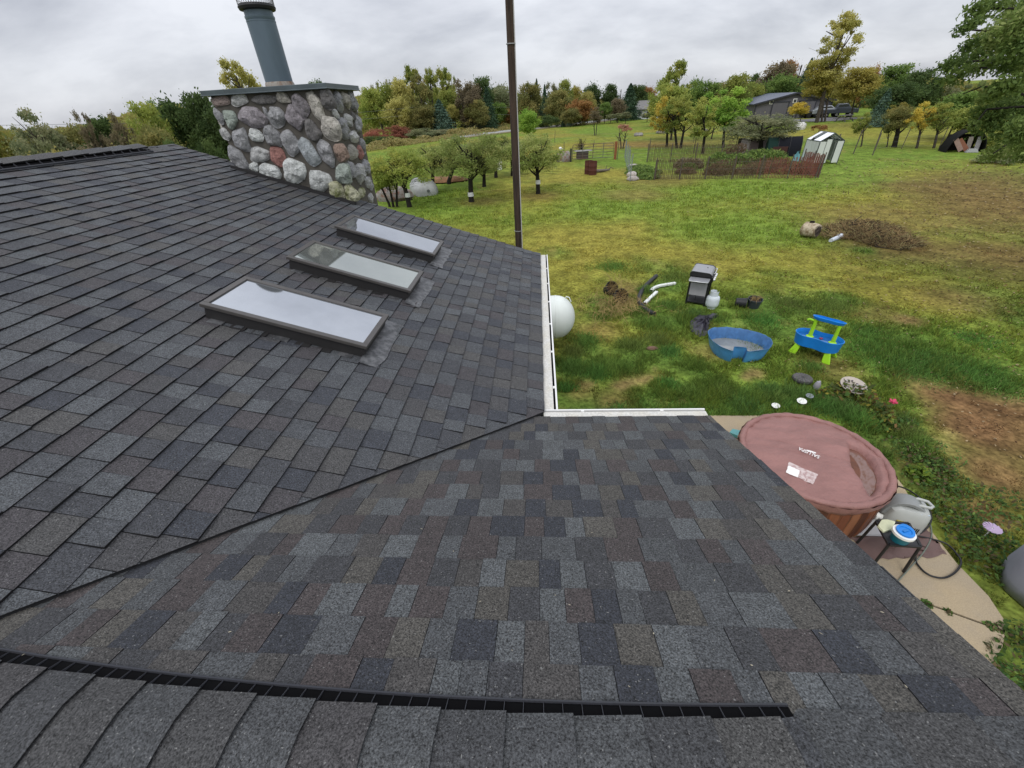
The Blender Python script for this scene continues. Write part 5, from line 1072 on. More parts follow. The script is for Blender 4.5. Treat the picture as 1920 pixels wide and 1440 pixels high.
for i, (px, py, d_, lab) in enumerate(((1184, 331, (.7, .6, .3), 'largest pale stone inside the left garden corner'), (1186, 338, (.8, .5, .25), 'pale flat stone nearest the lawn, inside the garden corner'), (1187, 316, (.9, .8, .3), 'greyish pink stone slab behind the garden corner stones'))):
    rocklike('garden_stone', lab, 'stone', px, py, d_, mat('garden_stone', (.40, .36, .33), rough=.95, var=.25, objvar=.15), seed=30 + i)
for i, (px, py, w_) in enumerate(((1241, 250, 3.2), (1197, 255, 2.4), (1315, 248, 3), (1262, 247, 1.8))):
    rocklike('field_boulder', ('pale boulder pile left of the twin trunks in the far field', 'low grey boulder right of the red topped tree', 'pale boulder between the slender trees', 'small grey boulder behind the twin trunks')[i], 'boulder', px, py, (w_ * .55, w_ * .4, .4), mat('pale_boulder', (.24, .225, .21), rough=1, var=.4, scale=.8), seed=40 + i)
rocklike('white_bale', 'white wrapped bundle in the field beyond the bushy tree', 'bundle', 1498, 243, (1.6, 1.1, .8), mat('white_wrap', (.65, .64, .62), rough=.7), seed=50)

# vegetables in the beds
def clumps(name, label, pts, m, leaf=.09, n=900, cat='plants'):
    X, Y, Z = [], [], []
    for px, py, rd, hh in pts:
        x0, y0 = W(px, py); k = n; q_ = rd * np.sqrt(RNG.random(k)); t_ = RNG.uniform(0, 6.283, k); X.append(x0 + q_ * np.cos(t_)); Y.append(y0 + q_ * np.sin(t_)); Z.append(GZ + .03 + hh * RNG.random(k) * np.sqrt(np.clip(1 - (q_ / rd) ** 2, .05, 1)))
    X, Y, Z = map(np.concatenate, (X, Y, Z)); me = quads_mesh(name, leafquads(X, Y, Z, leaf * RNG.uniform(.6, 1.4, len(X)), .9, .5), tone=RNG.random(len(X)), matl=m); return stuff(link(me, name), label)
LM = dict(
 yg=leafmat('yellow_green_leaves', [(.070, .10, .018), (.11, .14, .024), (.15, .165, .03), (.19, .18, .032)]), ol=leafmat('olive_leaves', [(.055, .065, .018), (.085, .09, .026), (.12, .108, .032), (.16, .135, .042)]),
 dg=leafmat('dark_green_leaves', [(.016, .032, .011), (.028, .050, .014), (.042, .068, .019), (.06, .085, .024)]), mg=leafmat('mid_green_leaves', [(.034, .062, .014), (.055, .095, .019), (.08, .125, .024), (.11, .15, .03)]),
 pi=leafmat('pine_needles', [(.007, .02, .013), (.013, .032, .018), (.022, .046, .025), (.03, .058, .032)], .1), bl=leafmat('blue_spruce_needles', [(.018, .042, .034), (.032, .064, .05), (.05, .088, .07), (.07, .11, .085)], .1),
 br=leafmat('brown_twiggy_leaves', [(.060, .048, .032), (.088, .070, .046), (.115, .094, .06), (.085, .078, .04)]), ru=leafmat('rust_leaves', [(.10, .052, .02), (.145, .072, .022), (.185, .095, .027), (.11, .09, .028)]),
 og=leafmat('orange_leaves', [(.115, .115, .02), (.145, .132, .024), (.175, .145, .028), (.10, .112, .022)]), ye=leafmat('yellow_leaves', [(.19, .155, .02), (.26, .205, .024), (.32, .25, .03), (.14, .145, .02)]),
 gg=leafmat('grey_green_leaves', [(.052, .068, .034), (.082, .096, .050), (.115, .120, .066), (.15, .14, .085)]), re=leafmat('dark_red_leaves', [(.085, .028, .020), (.13, .042, .030), (.175, .062, .043), (.075, .055, .022)]),
 lg=leafmat('bright_green_leaves', [(.055, .11, .014), (.09, .165, .018), (.13, .21, .024), (.18, .25, .03)]), rp=leafmat('dusty_red_leaves', [(.20, .10, .075), (.26, .135, .10), (.16, .075, .055), (.22, .15, .09)]),
 ap=leafmat('apple_leaves', [(.066, .092, .020), (.10, .13, .030), (.14, .16, .044), (.19, .185, .07)]), ok=leafmat('oak_leaves', [(.026, .048, .012), (.044, .072, .016), (.070, .102, .022), (.115, .135, .045)], .4), po=leafmat('poplar_leaves', [(.13, .13, .034), (.175, .17, .045), (.22, .20, .06), (.12, .13, .034)]))
clumps('bed_vegetables', 'leafy green vegetables inside the fenced garden', [(1405, 300, 1.2, .7), (1425, 300, 1.3, .8), (1445, 300, 1.2, .7), (1375, 303, .9, .6), (1390, 305, .9, .6), (1206, 325, 1.3, .35), (1200, 318, 1.0, .3), (1215, 334, .8, .25), (1345, 310, .8, .9), (1352, 317, .8, .6), (1290, 318, .6, .4)], LM['mg'])
clumps('dead_bed_plants', 'dead brown plants drooping inside the fenced garden', [(1355, 325, .9, .8), (1340, 327, .8, .7), (1285, 325, .7, .35), (1420, 322, 1.2, .55), (1450, 322, 1.3, .55), (1480, 322, 1.3, .6), (1400, 326, 1.0, .5), (1505, 325, .9, .6), (1385, 300, .5, 1.2), (1365, 298, .5, 1.3), (1460, 312, 1.2, .4), (1430, 314, 1.1, .4)], leafmat('dead_brown_leaves', [(.045, .026, .018), (.075, .042, .026), (.10, .06, .035), (.06, .06, .025)]), n=380)
clumps('garden_brush', 'pale twiggy brush pile lying inside the garden fence', [(1285, 313, .9, .6), (1300, 314, .7, .6)], LM['br'])

# greenhouse
b0, b1, b2 = gp(1492, 303), gp(1524, 309), gp(1552, 308)
gh = thing('greenhouse', 'small white panelled greenhouse with a gabled roof and open door', 'greenhouse', (b1.x, b1.y, GZ), math.atan2((b2 - b1).y, (b2 - b1).x))
m_poly = mat('twinwall_panel', (.60, .63, .60), rough=.25, spec=.6, var=.06, scale=1); m_alu = mat('dark_green_frame', (.06, .075, .07), rough=.5); m_roofp = mat('white_roof_panel', (.86, .88, .90), rough=.2)
wd, dp, eh, rh = 1.5, (b0 - b1).length, 1.40, 1.86
rt = Matrix.Rotation(0, 3, 'Z')
def panel(nm, pts, m, par, th_=.02):
    mb = MB(); P_ = [Vector(p) for p in pts]; n = (P_[1] - P_[0]).cross(P_[2] - P_[0]).normalized() * th_ / 2; mb.loft([[p - n for p in P_], [p + n for p in P_]]); return mb.build(nm, m, par)
for k in range(4): panel('side_panel', [(0, dp * k / 4 + .02, .1), (0, dp * (k + 1) / 4 - .02, .1), (0, dp * (k + 1) / 4 - .02, eh), (0, dp * k / 4 + .02, eh)], m_poly, gh)
for k in range(4): panel('side_panel', [(wd, dp * k / 4 + .02, .1), (wd, dp * (k + 1) / 4 - .02, .1), (wd, dp * (k + 1) / 4 - .02, eh), (wd, dp * k / 4 + .02, eh)], m_poly, gh)
for k in range(4):
    if k != 2: panel('roof_panel', [(0, dp * k / 4 + .02, eh + .02), (wd / 2, dp * k / 4 + .02, rh), (wd / 2, dp * (k + 1) / 4 - .02, rh), (0, dp * (k + 1) / 4 - .02, eh + .02)], m_roofp, gh)
    else: panel('roof_vent', [(.1, dp * k / 4 + .02, eh + .12), (wd / 2, dp * k / 4 + .02, rh + .03), (wd / 2, dp * (k + 1) / 4 - .02, rh + .03), (.1, dp * (k + 1) / 4 - .02, eh + .12)], m_alu, gh)
    panel('roof_panel', [(wd, dp * k / 4 + .02, eh + .02), (wd / 2, dp * k / 4 + .02, rh), (wd / 2, dp * (k + 1) / 4 - .02, rh), (wd, dp * (k + 1) / 4 - .02, eh + .02)], m_roofp, gh)
panel('front_panel', [(0.02, 0, .1), (.42, 0, .1), (.42, 0, eh), (.02, 0, eh)], m_poly, gh); panel('front_panel', [(1.08, 0, .1), (wd - .02, 0, .1), (wd - .02, 0, eh), (1.08, 0, eh)], m_poly, gh)
panel('back_panel', [(0.02, dp, .1), (wd - .02, dp, .1), (wd - .02, dp, eh), (wd / 2, dp, rh), (.02, dp, eh)], m_poly, gh)
panel('door', [(.42, -.03, .1), (.72, -.03, .1), (.72, -.03, 1.5), (.42, -.03, 1.5)], m_poly, gh)
fr_ = MB()
for x_ in (0, wd):
    for y_ in (0, dp): fr_.bar((x_, y_, 0), (x_, y_, eh), .045, .045)
    fr_.bar((x_, 0, eh), (x_, dp, eh), .04, .04)
for y_ in (0, dp): fr_.bar((0, y_, eh), (wd / 2, y_, rh), .045, .045); fr_.bar((wd, y_, eh), (wd / 2, y_, rh), .045, .045); fr_.bar((0, y_, eh), (wd, y_, eh), .03, .03)
fr_.bar((wd / 2, 0, rh), (wd / 2, dp, rh), .045, .045)
for x_ in (.42, .72, 1.08): fr_.bar((x_, -.01, .1), (x_, -.01, 1.52), .04, .03)
fr_.bar((.42, -.01, 1.52), (1.08, -.01, 1.52), .04, .03); fr_.build('frame', m_alu, gh)
P = gp(1524, 304); t = thing('blue_bucket', 'blue bucket standing inside the greenhouse doorway', 'bucket', (P.x, P.y, GZ)); mb = MB(); mb.lathe([(0, 0), (.15, 0), (.19, .36), (.17, .36), (.14, .03), (0, .03)], 16); mb.build('pail', m_toyb, t, smooth='auto'); mb = MB(); mb.tube([(-.185, 0, .33), (-.12, 0, .48), (.12, 0, .48), (.185, 0, .33)], .008, 5); mb.build('bail', m_silver, t)
P = gp(1492, 301); cloth('blue_tarp', 'turquoise crumpled sheet left of the greenhouse', 'tarp', 0, 0, 0, .4, mat('turquoise_sheet', (.10, .28, .30), rough=.5), 4, [(1486, 303), (1487, 297), (1495, 296), (1500, 303)])

# coop with leaning boards, and the dark hoop shelter
t = thing('lean_to_coop', 'weathered board coop half hidden under the bushy tree', 'coop', gp(1383, 288)[:], -.25); t.scale = (.85, .85, .72)
for k in range(5):
    mb = MB(); x_ = k * .95; mb.loft([[Vector((x_, 0, 0)), Vector((x_ + .85, 0, 0)), Vector((x_ + .85, .05, 0)), Vector((x_, .05, 0))], [Vector((x_ + .25, .9, 1.5)), Vector((x_ + 1.1, .9, 1.5)), Vector((x_ + 1.1, .95, 1.5)), Vector((x_ + .25, .95, 1.5))]]); mb.build('board', mat('coop_board_%d' % (k % 4), ((.40, .36, .35), (.22, .17, .16), (.19, .16, .16), (.33, .22, .18))[k % 4], rough=.9, var=.2), t)
mb = MB(); mb.box((2.4, 1.6, .7), (4.6, 1.3, 1.4)); mb.build('box', mat('coop_dark_wood', (.05, .042, .036), rough=1), t)  # plain dark brown wood box behind the leaning boards
P = gp(1433, 292); t = thing('hoop_shelter', 'dark green and black hooped shelter beside the board coop', 'shelter', (P.x, P.y, GZ), -.3); t.scale = (.8, .8, .78); mb = MB()
mb.loft([[Vector((x_, 1.0 * math.cos(q), 1.65 * math.sin(q))) for q in np.linspace(0, math.pi, 15)] for x_ in (0, .9)]); mb.build('cover', mat('dark_green_sheet', (.014, .034, .028), rough=.9, spec=.1), t, smooth='auto'); mb = MB()
mb.loft([[Vector((x_, 1.05 * math.cos(q), 1.7 * math.sin(q))) for q in np.linspace(0, math.pi, 15)] for x_ in (.92, 2.9)]); mb.build('cover', mat('black_sheet', (.012, .013, .017), rough=.9, spec=.1), t, smooth='auto')
for x_ in (.9, 1.9, 2.9): mb = MB(); mb.tube([(x_, 1.08 * math.cos(q), 1.73 * math.sin(q)) for q in np.linspace(0, math.pi, 15)], .03, 6); mb.build('hoop', m_black, t)
mb = MB(); mb.box((1.1, -1.05, .45), (1.3, .1, .9)); mb.build('opening', mat('dark_red_door', (.055, .022, .018), rough=.9), t)
P = gp(1772, 286); t = thing('hoop_shelter', 'black arched lean-to sheltering boards under the right hand tree', 'shelter', (P.x, P.y, GZ), -.35); t.scale = (.64, .64, .66); mb = MB()
o_ = [Vector((0, 1.75 * math.cos(q) + 1.6, 1.95 * math.sin(q))) for q in np.linspace(0, math.pi, 17)]
Hs = 2.1
mb.loft([[Vector((1.7 + 1.7 * math.cos(q), y_, Hs * math.sin(q) * (1 if y_ < 1 else .97))) for q in np.linspace(0, math.pi, 17)] + [Vector((1.7 + 1.62 * math.cos(q), y_, (Hs - .08) * math.sin(q))) for q in np.linspace(math.pi, 0, 17)] for y_ in (0, 2.2)]); mb.build('cover', mat('black_shelter_sheet', (.014, .014, .014), rough=.9, spec=.1), t, smooth='auto')
mb = MB(); mb.box((1.7, 2.1, .8), (2.6, .08, 1.6)); mb.build('back_wall', mat('shelter_back', (.02, .017, .015), rough=1), t)
for k, (x_, c_, a0) in enumerate(((.9, (.30, .20, .17), .7), (1.35, (.24, .10, .06), .8), (1.9, (.22, .19, .17), .15), (2.7, (.26, .25, .26), .12))):
    mb = MB(); Mx = Matrix.Rotation(-a0, 3, 'Y'); mb.box((x_, .15 + .1 * k, .72), (.42, .05, 1.5), M=Mx); mb.build('board', mat('shelter_board_%d' % k, c_, rough=.9, var=.2), t)
mb = MB(); mb.box((2.2, -.25, .2), (1.1, .5, .35), taper=.6); mb.build('stone_block', mat('pale_block', (.30, .31, .30), rough=.9), t)

# barn, farmhouse, cars
m_bw = mat('grey_metal_siding', (.115, .112, .125), rough=.6, var=.05, aniso=(12, 12, .2), scale=1); m_br = mat('slate_blue_metal_roof', (.10, .115, .16), rough=.45, metal=.2, var=.06); m_tr = mat('dark_trim', (.035, .037, .047), rough=.6)
Lc, Rc = gp(1410, 226), gp(1552, 219); d = Rc - Lc; BW = d.length; bn = thing('barn', 'dark grey metal barn with a slate blue roof and large sliding doors', 'barn', (Lc.x, Lc.y, GZ), math.atan2(d.y, d.x))
mid = (Lc + Rc) / 2; RHt = zat(at(1485, 175, rng_of(mid)), 1485, 175) - GZ; EHt = min(3.0, zat(Lc, 1411, 203) - GZ); EHt = max(2.4, EHt); BD = 17
mb = MB(); o_ = [(0, 0), (BW, 0), (BW, EHt), (BW / 2, RHt - .15), (0, EHt)]; mb.loft([[Vector((x_, y_, z)) for x_, z in o_] for y_ in (0, BD)]); mb.build('wall', m_bw, bn)
for s in (-1, 1):
    x0 = -.4 if s < 0 else BW + .4; z0 = EHt - .4 * (RHt - EHt) / (BW / 2); mb = MB(); mb.loft([[Vector((x0, y_, z0)), Vector((BW / 2, y_, RHt - .02)), Vector((BW / 2, y_, RHt + .12)), Vector((x0, y_, z0 + .14))] for y_ in (-.4, BD + .4)]); mb.build('roof', m_br, bn)
    mb = MB(); mb.loft([[Vector((x0, y_, z0 - .08)), Vector((BW / 2, y_, RHt - .10)), Vector((BW / 2, y_, RHt + .14)), Vector((x0, y_, z0 + .16))] for y_ in (-.46, -.402)]); mb.build('rake_trim', m_tr, bn)
for x_, w_ in ((BW * .33, BW * .21), (BW * .68, BW * .21)):
    mb = MB(); mb.box((x_, -.06, EHt * .52), (w_, .10, EHt * 1.02)); do = mb.build('sliding_door', m_bw, bn)
    mb = MB(); 
    for sx in (-1, 1): mb.box((x_ + sx * w_ / 2, -.085, EHt * .52), (.16, .14, EHt * 1.04))
    mb.box((x_, -.085, EHt * 1.05), (w_ + .3, .14, .16)); mb.build('door_trim', m_tr, do)
for x_ in (BW * .20, BW * .505):
    mb = MB(); mb.box((x_, -.05, EHt * 1.08), (.62, .10, .62)); f_ = mb.build('window', m_wh, bn); mb = MB(); mb.box((x_, -.12, EHt * 1.08), (.40, .06, .40)); mb.build('pane', mat('dark_pane', (.06, .065, .07), rough=.1), f_)
mb = MB(); mb.box((BW * .505, -.07, EHt * .40), (.8, .12, EHt * .7)); f_ = mb.build('walk_door', m_tr, bn); mb = MB(); mb.box((BW * .505, -.15, EHt * .55), (.45, .06, .6)); mb.build('pane', mat('pale_pane', (.3, .32, .33), rough=.15), f_)
for x_ in (.06, BW - .06): mb = MB(); mb.box((x_, -.04, EHt / 2), (.2, .14, EHt)); mb.build('corner_trim', m_tr, bn)
def pickup(px, py, lab, c_, az, kind='pickup_truck'):
    P = gp(px, py); t = thing(kind, lab, 'pickup truck' if kind == 'pickup_truck' else 'car', (P.x, P.y, GZ), az); m = mat('car_paint_' + lab.split()[0], c_, rough=.3, metal=.2); z0 = .15
    mb = MB(); o_ = [(-2.7, .45), (-2.7, 1.02), (-.75, 1.05), (-.55, 1.12), (-.25, 1.72), (1.05, 1.76), (1.55, 1.15), (2.6, 1.02), (2.72, .8), (2.72, .45)]
    if kind != 'pickup_truck': o_ = [(-2.2, .4), (-2.25, .95), (-1.9, 1.05), (-1.4, 1.5), (.4, 1.52), (1.1, 1.05), (2.1, .9), (2.2, .45)]
    mb.loft([[Vector((x_, y_ * (.86 if z > 1.2 else 1), z + z0)) for x_, z in o_] for y_ in (-.93, .93)]); mb.build('body', m, t, bevel=.06)
    for sy in (-1, 1):
        mb = MB(); q = [(-.35, 1.2), (-.12, 1.62), (.95, 1.65), (1.35, 1.2)] if kind == 'pickup_truck' else [(-1.5, 1.08), (-1.2, 1.42), (.3, 1.44), (.85, 1.08)]; mb.loft([[Vector((x_, sy * (.86 + dz), z + z0)) for x_, z in q] for dz in (-.04, .03)]); mb.build('side_window', mat('car_glass', (.03, .035, .04), rough=.08), t)
        for x_ in (-1.7, 1.75):
            if kind != 'pickup_truck': x_ *= .8
            mb = MB(); mb.tube([(x_, sy * .78, .38), (x_, sy * 1.0, .38)], .38, 16); wl = mb.build('wheel', m_black, t, smooth='auto'); mb = MB(); mb.tube([(x_, sy * .99, .38), (x_, sy * 1.02, .38)], .20, 12); mb.build('rim', m_silver, wl)
    mb = MB(); fx2 = 2.72 if kind == 'pickup_truck' else 2.2; mb.box((fx2, .6, .95), (.06, .36, .16)); mb.build('headlight', m_silver, t); mb = MB(); mb.box((fx2, -.6, .95), (.06, .36, .16)); mb.build('headlight', m_silver, t)
pickup(1567, 220, 'dark blue grey pickup truck parked beyond the orange tree', (.06, .07, .085), -.35); pickup(1546, 220, 'silver car parked left of the dark pickup truck', (.30, .32, .34), -.3, 'parked_car')
P = gp(1518, 221); t = thing('flat_trailer', 'low black trailer parked in front of the barn wall', 'trailer', (P.x, P.y, GZ), -.2); mb = MB(); mb.box((0, 0, .75), (3.4, 1.8, .3)); mb.build('deck', m_black, t)
for x_ in (-.5, .5): mb = MB(); mb.tube([(x_, -.95, .4), (x_, .95, .4)], .36, 12); mb.build('wheel', m_black, t)
P = gp(1582, 228); t = thing('picnic_table', 'weathered picnic table at the edge of the gravel yard', 'table', (P.x, P.y, GZ), .4); m_pt = mat('grey_picnic_wood', (.13, .12, .12), rough=.9); mb = MB(); mb.box((0, 0, .78), (2.2, .9, .08)); mb.build('tabletop', m_pt, t)
for sy in (-1, 1):
    mb = MB(); mb.box((0, sy * .85, .45), (2.2, .32, .07)); mb.build('bench', m_pt, t); mb = MB(); mb.bar((-.8, sy * .8, 0), (-.8, sy * .15, .76), .1, .1); mb.bar((.8, sy * .8, 0), (.8, sy * .15, .76), .1, .1); mb.build('leg', m_pt, t)
Lc, Rc = gp(1190, 224), gp(1222, 223); d = Rc - Lc; fh = thing('farmhouse', 'far white house with a low grey roof among dark spruces', 'house', (Lc.x, Lc.y, GZ), math.atan2(d.y, d.x) + .1); FW = d.length + 4; m_fw = mat('white_house_wall', (.62, .64, .68), rough=.7); m_frf = mat('grey_house_roof', (.17, .165, .16), rough=.8)
mb = MB(); mb.box((FW / 2, 4, 1.0), (FW, 8, 2.0)); mb.build('wall', m_fw, fh); mb = MB(); mb.loft([[Vector((x_, -.5, 2.05)), Vector((x_, 4, 3.7)), Vector((x_, 8.5, 2.05)), Vector((x_, 8.5, 1.9)), Vector((x_, -.5, 1.9))] for x_ in (-.5, FW + .5)]); mb.build('roof', m_frf, fh)
for k in range(4):
    mb = MB(); mb.box((1.2 + k * (FW - 2.4) / 3, -.03, 1.15), (1.0, .08, 1.0)); f_ = mb.build('window', m_wh, fh); mb = MB(); mb.box((1.2 + k * (FW - 2.4) / 3, -.08, 1.15), (.78, .05, .8)); mb.build('pane', mat('dark_pane'), f_)

# road sign, utility pole, wires
P = gp(938, 241); t = thing('road_sign', 'orange diamond warning sign on two posts by the road', 'road sign', (P.x, P.y, GZ + .1), -.05); hs = zat(P, 938, 229) - GZ; m_os = mat('orange_sign', (.75, .30, .015), rough=.5); s_ = .95; mb = MB()
mb.loft([[Vector((x_, y_, hs + z)) for x_, z in ((0, -s_), (s_, 0), (0, s_), (-s_, 0))] for y_ in (-.03, 0)]); mb.build('panel', m_os, t)
mb = MB(); mb.lathe([(0, 0), (.22, 0), (.22, .01), (0, .011)], 12); Mx = Matrix.Translation((0, -.032, hs)) @ Matrix.Rotation(R(90), 4, 'X'); mb.v = [tuple(Mx @ Vector(p)) for p in mb.v]; mb.build('symbol', m_black, t)
for x_ in (-.5, .5): mb = MB(); mb.box((x_, .05, (hs - .2) / 2), (.22, .1, hs)); mb.build('post', mat('yellow_post', (.60, .30, .03), rough=.6), t)
m_up = mat('utility_pole_wood', (.12, .105, .085), rough=1)
PX = at(803, 197, 106); t = thing('utility_pole', 'leaning utility pole with one crossarm before the yellowing wood', 'utility pole', (PX.x, PX.y, GZ)); hU = PX.z - GZ; mb = MB(); mb.tube([(0, 0, -.5), (0, 0, hU)], [.16, .11], 10); mb.build('shaft', m_up, t, smooth='auto'); mb = MB(); mb.box((0, 0, hU - .4), (2.4, .12, .14), rz=.6); mb.build('crossarm', mat('pale_crossarm', (.38, .36, .33), rough=.9), t)
for s in (-.9, 0, .9): mb = MB(); mb.lathe([(.05, 0), (.07, .06), (.04, .12), (.06, .16), (0, .18)], 8, (s * math.cos(.6), s * math.sin(.6), hU - .33)); mb.build('insulator', mat('grey_insulator', (.4, .42, .42), rough=.3), t)
mw_ = mat('grey_cable', (.16, .17, .17), rough=.7)
for i, (dz, lab) in enumerate(((0, 'upper power cable stretched across the tree line'), (-1.3, 'lower power cable stretched across the tree line'))):
    P0, P1, P2 = at(-160, 236 + i * 8, 75), PX + Vector((0, 0, -.1 + dz)), at(1240, 186 + i * 14, 125); mb = MB(); pts = []
    for a0, b0 in ((P0, P1), (P1, P2)):
        for s in np.linspace(0, 1, 17).tolist(): p = a0.lerp(b0, s); pts.append(p - P0 - Vector((0, 0, 4 * .8 * s * (1 - s))))
    mb.tube(pts, .022, 4); o = mb.build('power_cable', mw_); o.location = P0; tag(o, lab, 'power cable')

# white tarped car in the orchard, mulch heap
Lc, Rc = gp(768, 372), gp(808, 362); c = (Lc + Rc) / 2; t = thing('covered_object', 'large boxy thing under a crumpled white cover among the apple trees', 'covered object', (c.x, c.y + 1.0, GZ), .45); t.scale = (.78, .8, .66); mb = MB(); rings = []; rr = random.Random(3)
for z, s, q0 in ((0, 1, 1), (.25, 1.03, 1), (.6, 1.0, 1), (.85, .94, .9), (1.12, .72, .8), (1.22, .5, .7), (1.24, .2, .3)):
    rings.append([Vector((math.copysign(abs(math.cos(q)) ** .5, math.cos(q)) * .95 * s * (1 + rr.uniform(-.03, .03)), math.copysign(abs(math.sin(q)) ** .5, math.sin(q)) * 1.75 * q0 * (1 + rr.uniform(-.02, .02)), z + (rr.uniform(-.05, .05) if z > .5 else 0))) for q in np.linspace(0, 6.283, 41)[:-1]])
mb.loft(rings); mb.build('cover', mat('white_car_cover', (.36, .37, .365), rough=.7, var=.2, scale=2, bump=.6, bscale=4), t, smooth='auto'); mb = MB(); mb.lathe([(.13, 0), (.13, .02), (0, .02)], 12, (0, 0, 0)); Mx = Matrix.Translation((0, -1.80, .45)) @ Matrix.Rotation(R(90), 4, 'X'); mb.v = [tuple(Mx @ Vector(p)) for p in mb.v]; mb.build('badge', mat('grey_badge', (.12, .13, .13), rough=.6), t)
rocklike('mulch_heap', 'low orange brown heap on the ground behind the orchard', 'mulch heap', 834, 341, (3.6, 1.8, .35), mat('orange_mulch', (.19, .10, .05), rough=1, var=.4, scale=3), seed=60)
rocklike('rubble_heap', 'low heap of grey stones beside the white covered thing', 'stone heap', 740, 375, (2.4, 1.3, .7), mat('pale_rubble'), seed=61)
P = gp(936, 318); t = thing('white_bucket', 'white bucket under the apple tree behind the pole', 'bucket', (P.x, P.y, GZ)); mb = MB(); mb.lathe([(0, 0), (.26, 0), (.31, .55), (.28, .55), (.24, .04), (0, .04)], 16); mb.build('pail', m_wh, t, smooth='auto'); mb = MB(); mb.tube([(-.3, 0, .5), (-.2, 0, .72), (.2, 0, .72), (.3, 0, .5)], .015, 5); mb.build('bail', m_silver, t)
# ================================================================== TREES
m_bark = mat('grey_brown_bark', (.055, .045, .036), rough=1, var=.3, scale=6); m_barkd = mat('dark_wet_bark', (.018, .015, .012), rough=1, var=.3, scale=8); m_barkp = mat('pale_bark', (.15, .135, .11), rough=1, var=.3, scale=5); m_band = mat('white_trunk_band', (.66, .67, .68), rough=.8)
def cards(pos, s, asp, seed, up=.35):
    """leaf faces with scattered directions, a little outward and upward"""
    g = np.random.default_rng(seed); n = len(pos); nr = g.normal(size=(n, 3)); nr[:, 2] = np.abs(nr[:, 2]) * (1 - up) + up; nr /= np.linalg.norm(nr, axis=1)[:, None]
    u = np.cross(nr, g.normal(size=(n, 3))); u /= np.linalg.norm(u, axis=1)[:, None]; v = np.cross(nr, u); s = (s * g.uniform(.55, 1.45, n))[:, None]
    P = np.zeros((n, 4, 3)); P[:, 0] = pos - u * s; P[:, 1] = pos + v * s * asp; P[:, 2] = pos + u * s; P[:, 3] = pos - v * s * asp; return P
def blob_leaves(g, C, Rr, n, sq=.8):
    k = g.choice(len(C), n, p=(Rr ** 2) / (Rr ** 2).sum()); d = g.normal(size=(n, 3)); d /= np.linalg.norm(d, axis=1)[:, None]; q = Rr[k] * (g.random(n) ** .45) * np.where(g.random(n) < .18, g.uniform(1.1, 1.9, n), g.uniform(.75, 1.2, n))
    p = C[k] + d * q[:, None] * np.array((1, 1, sq)); return p, k
CR = {}
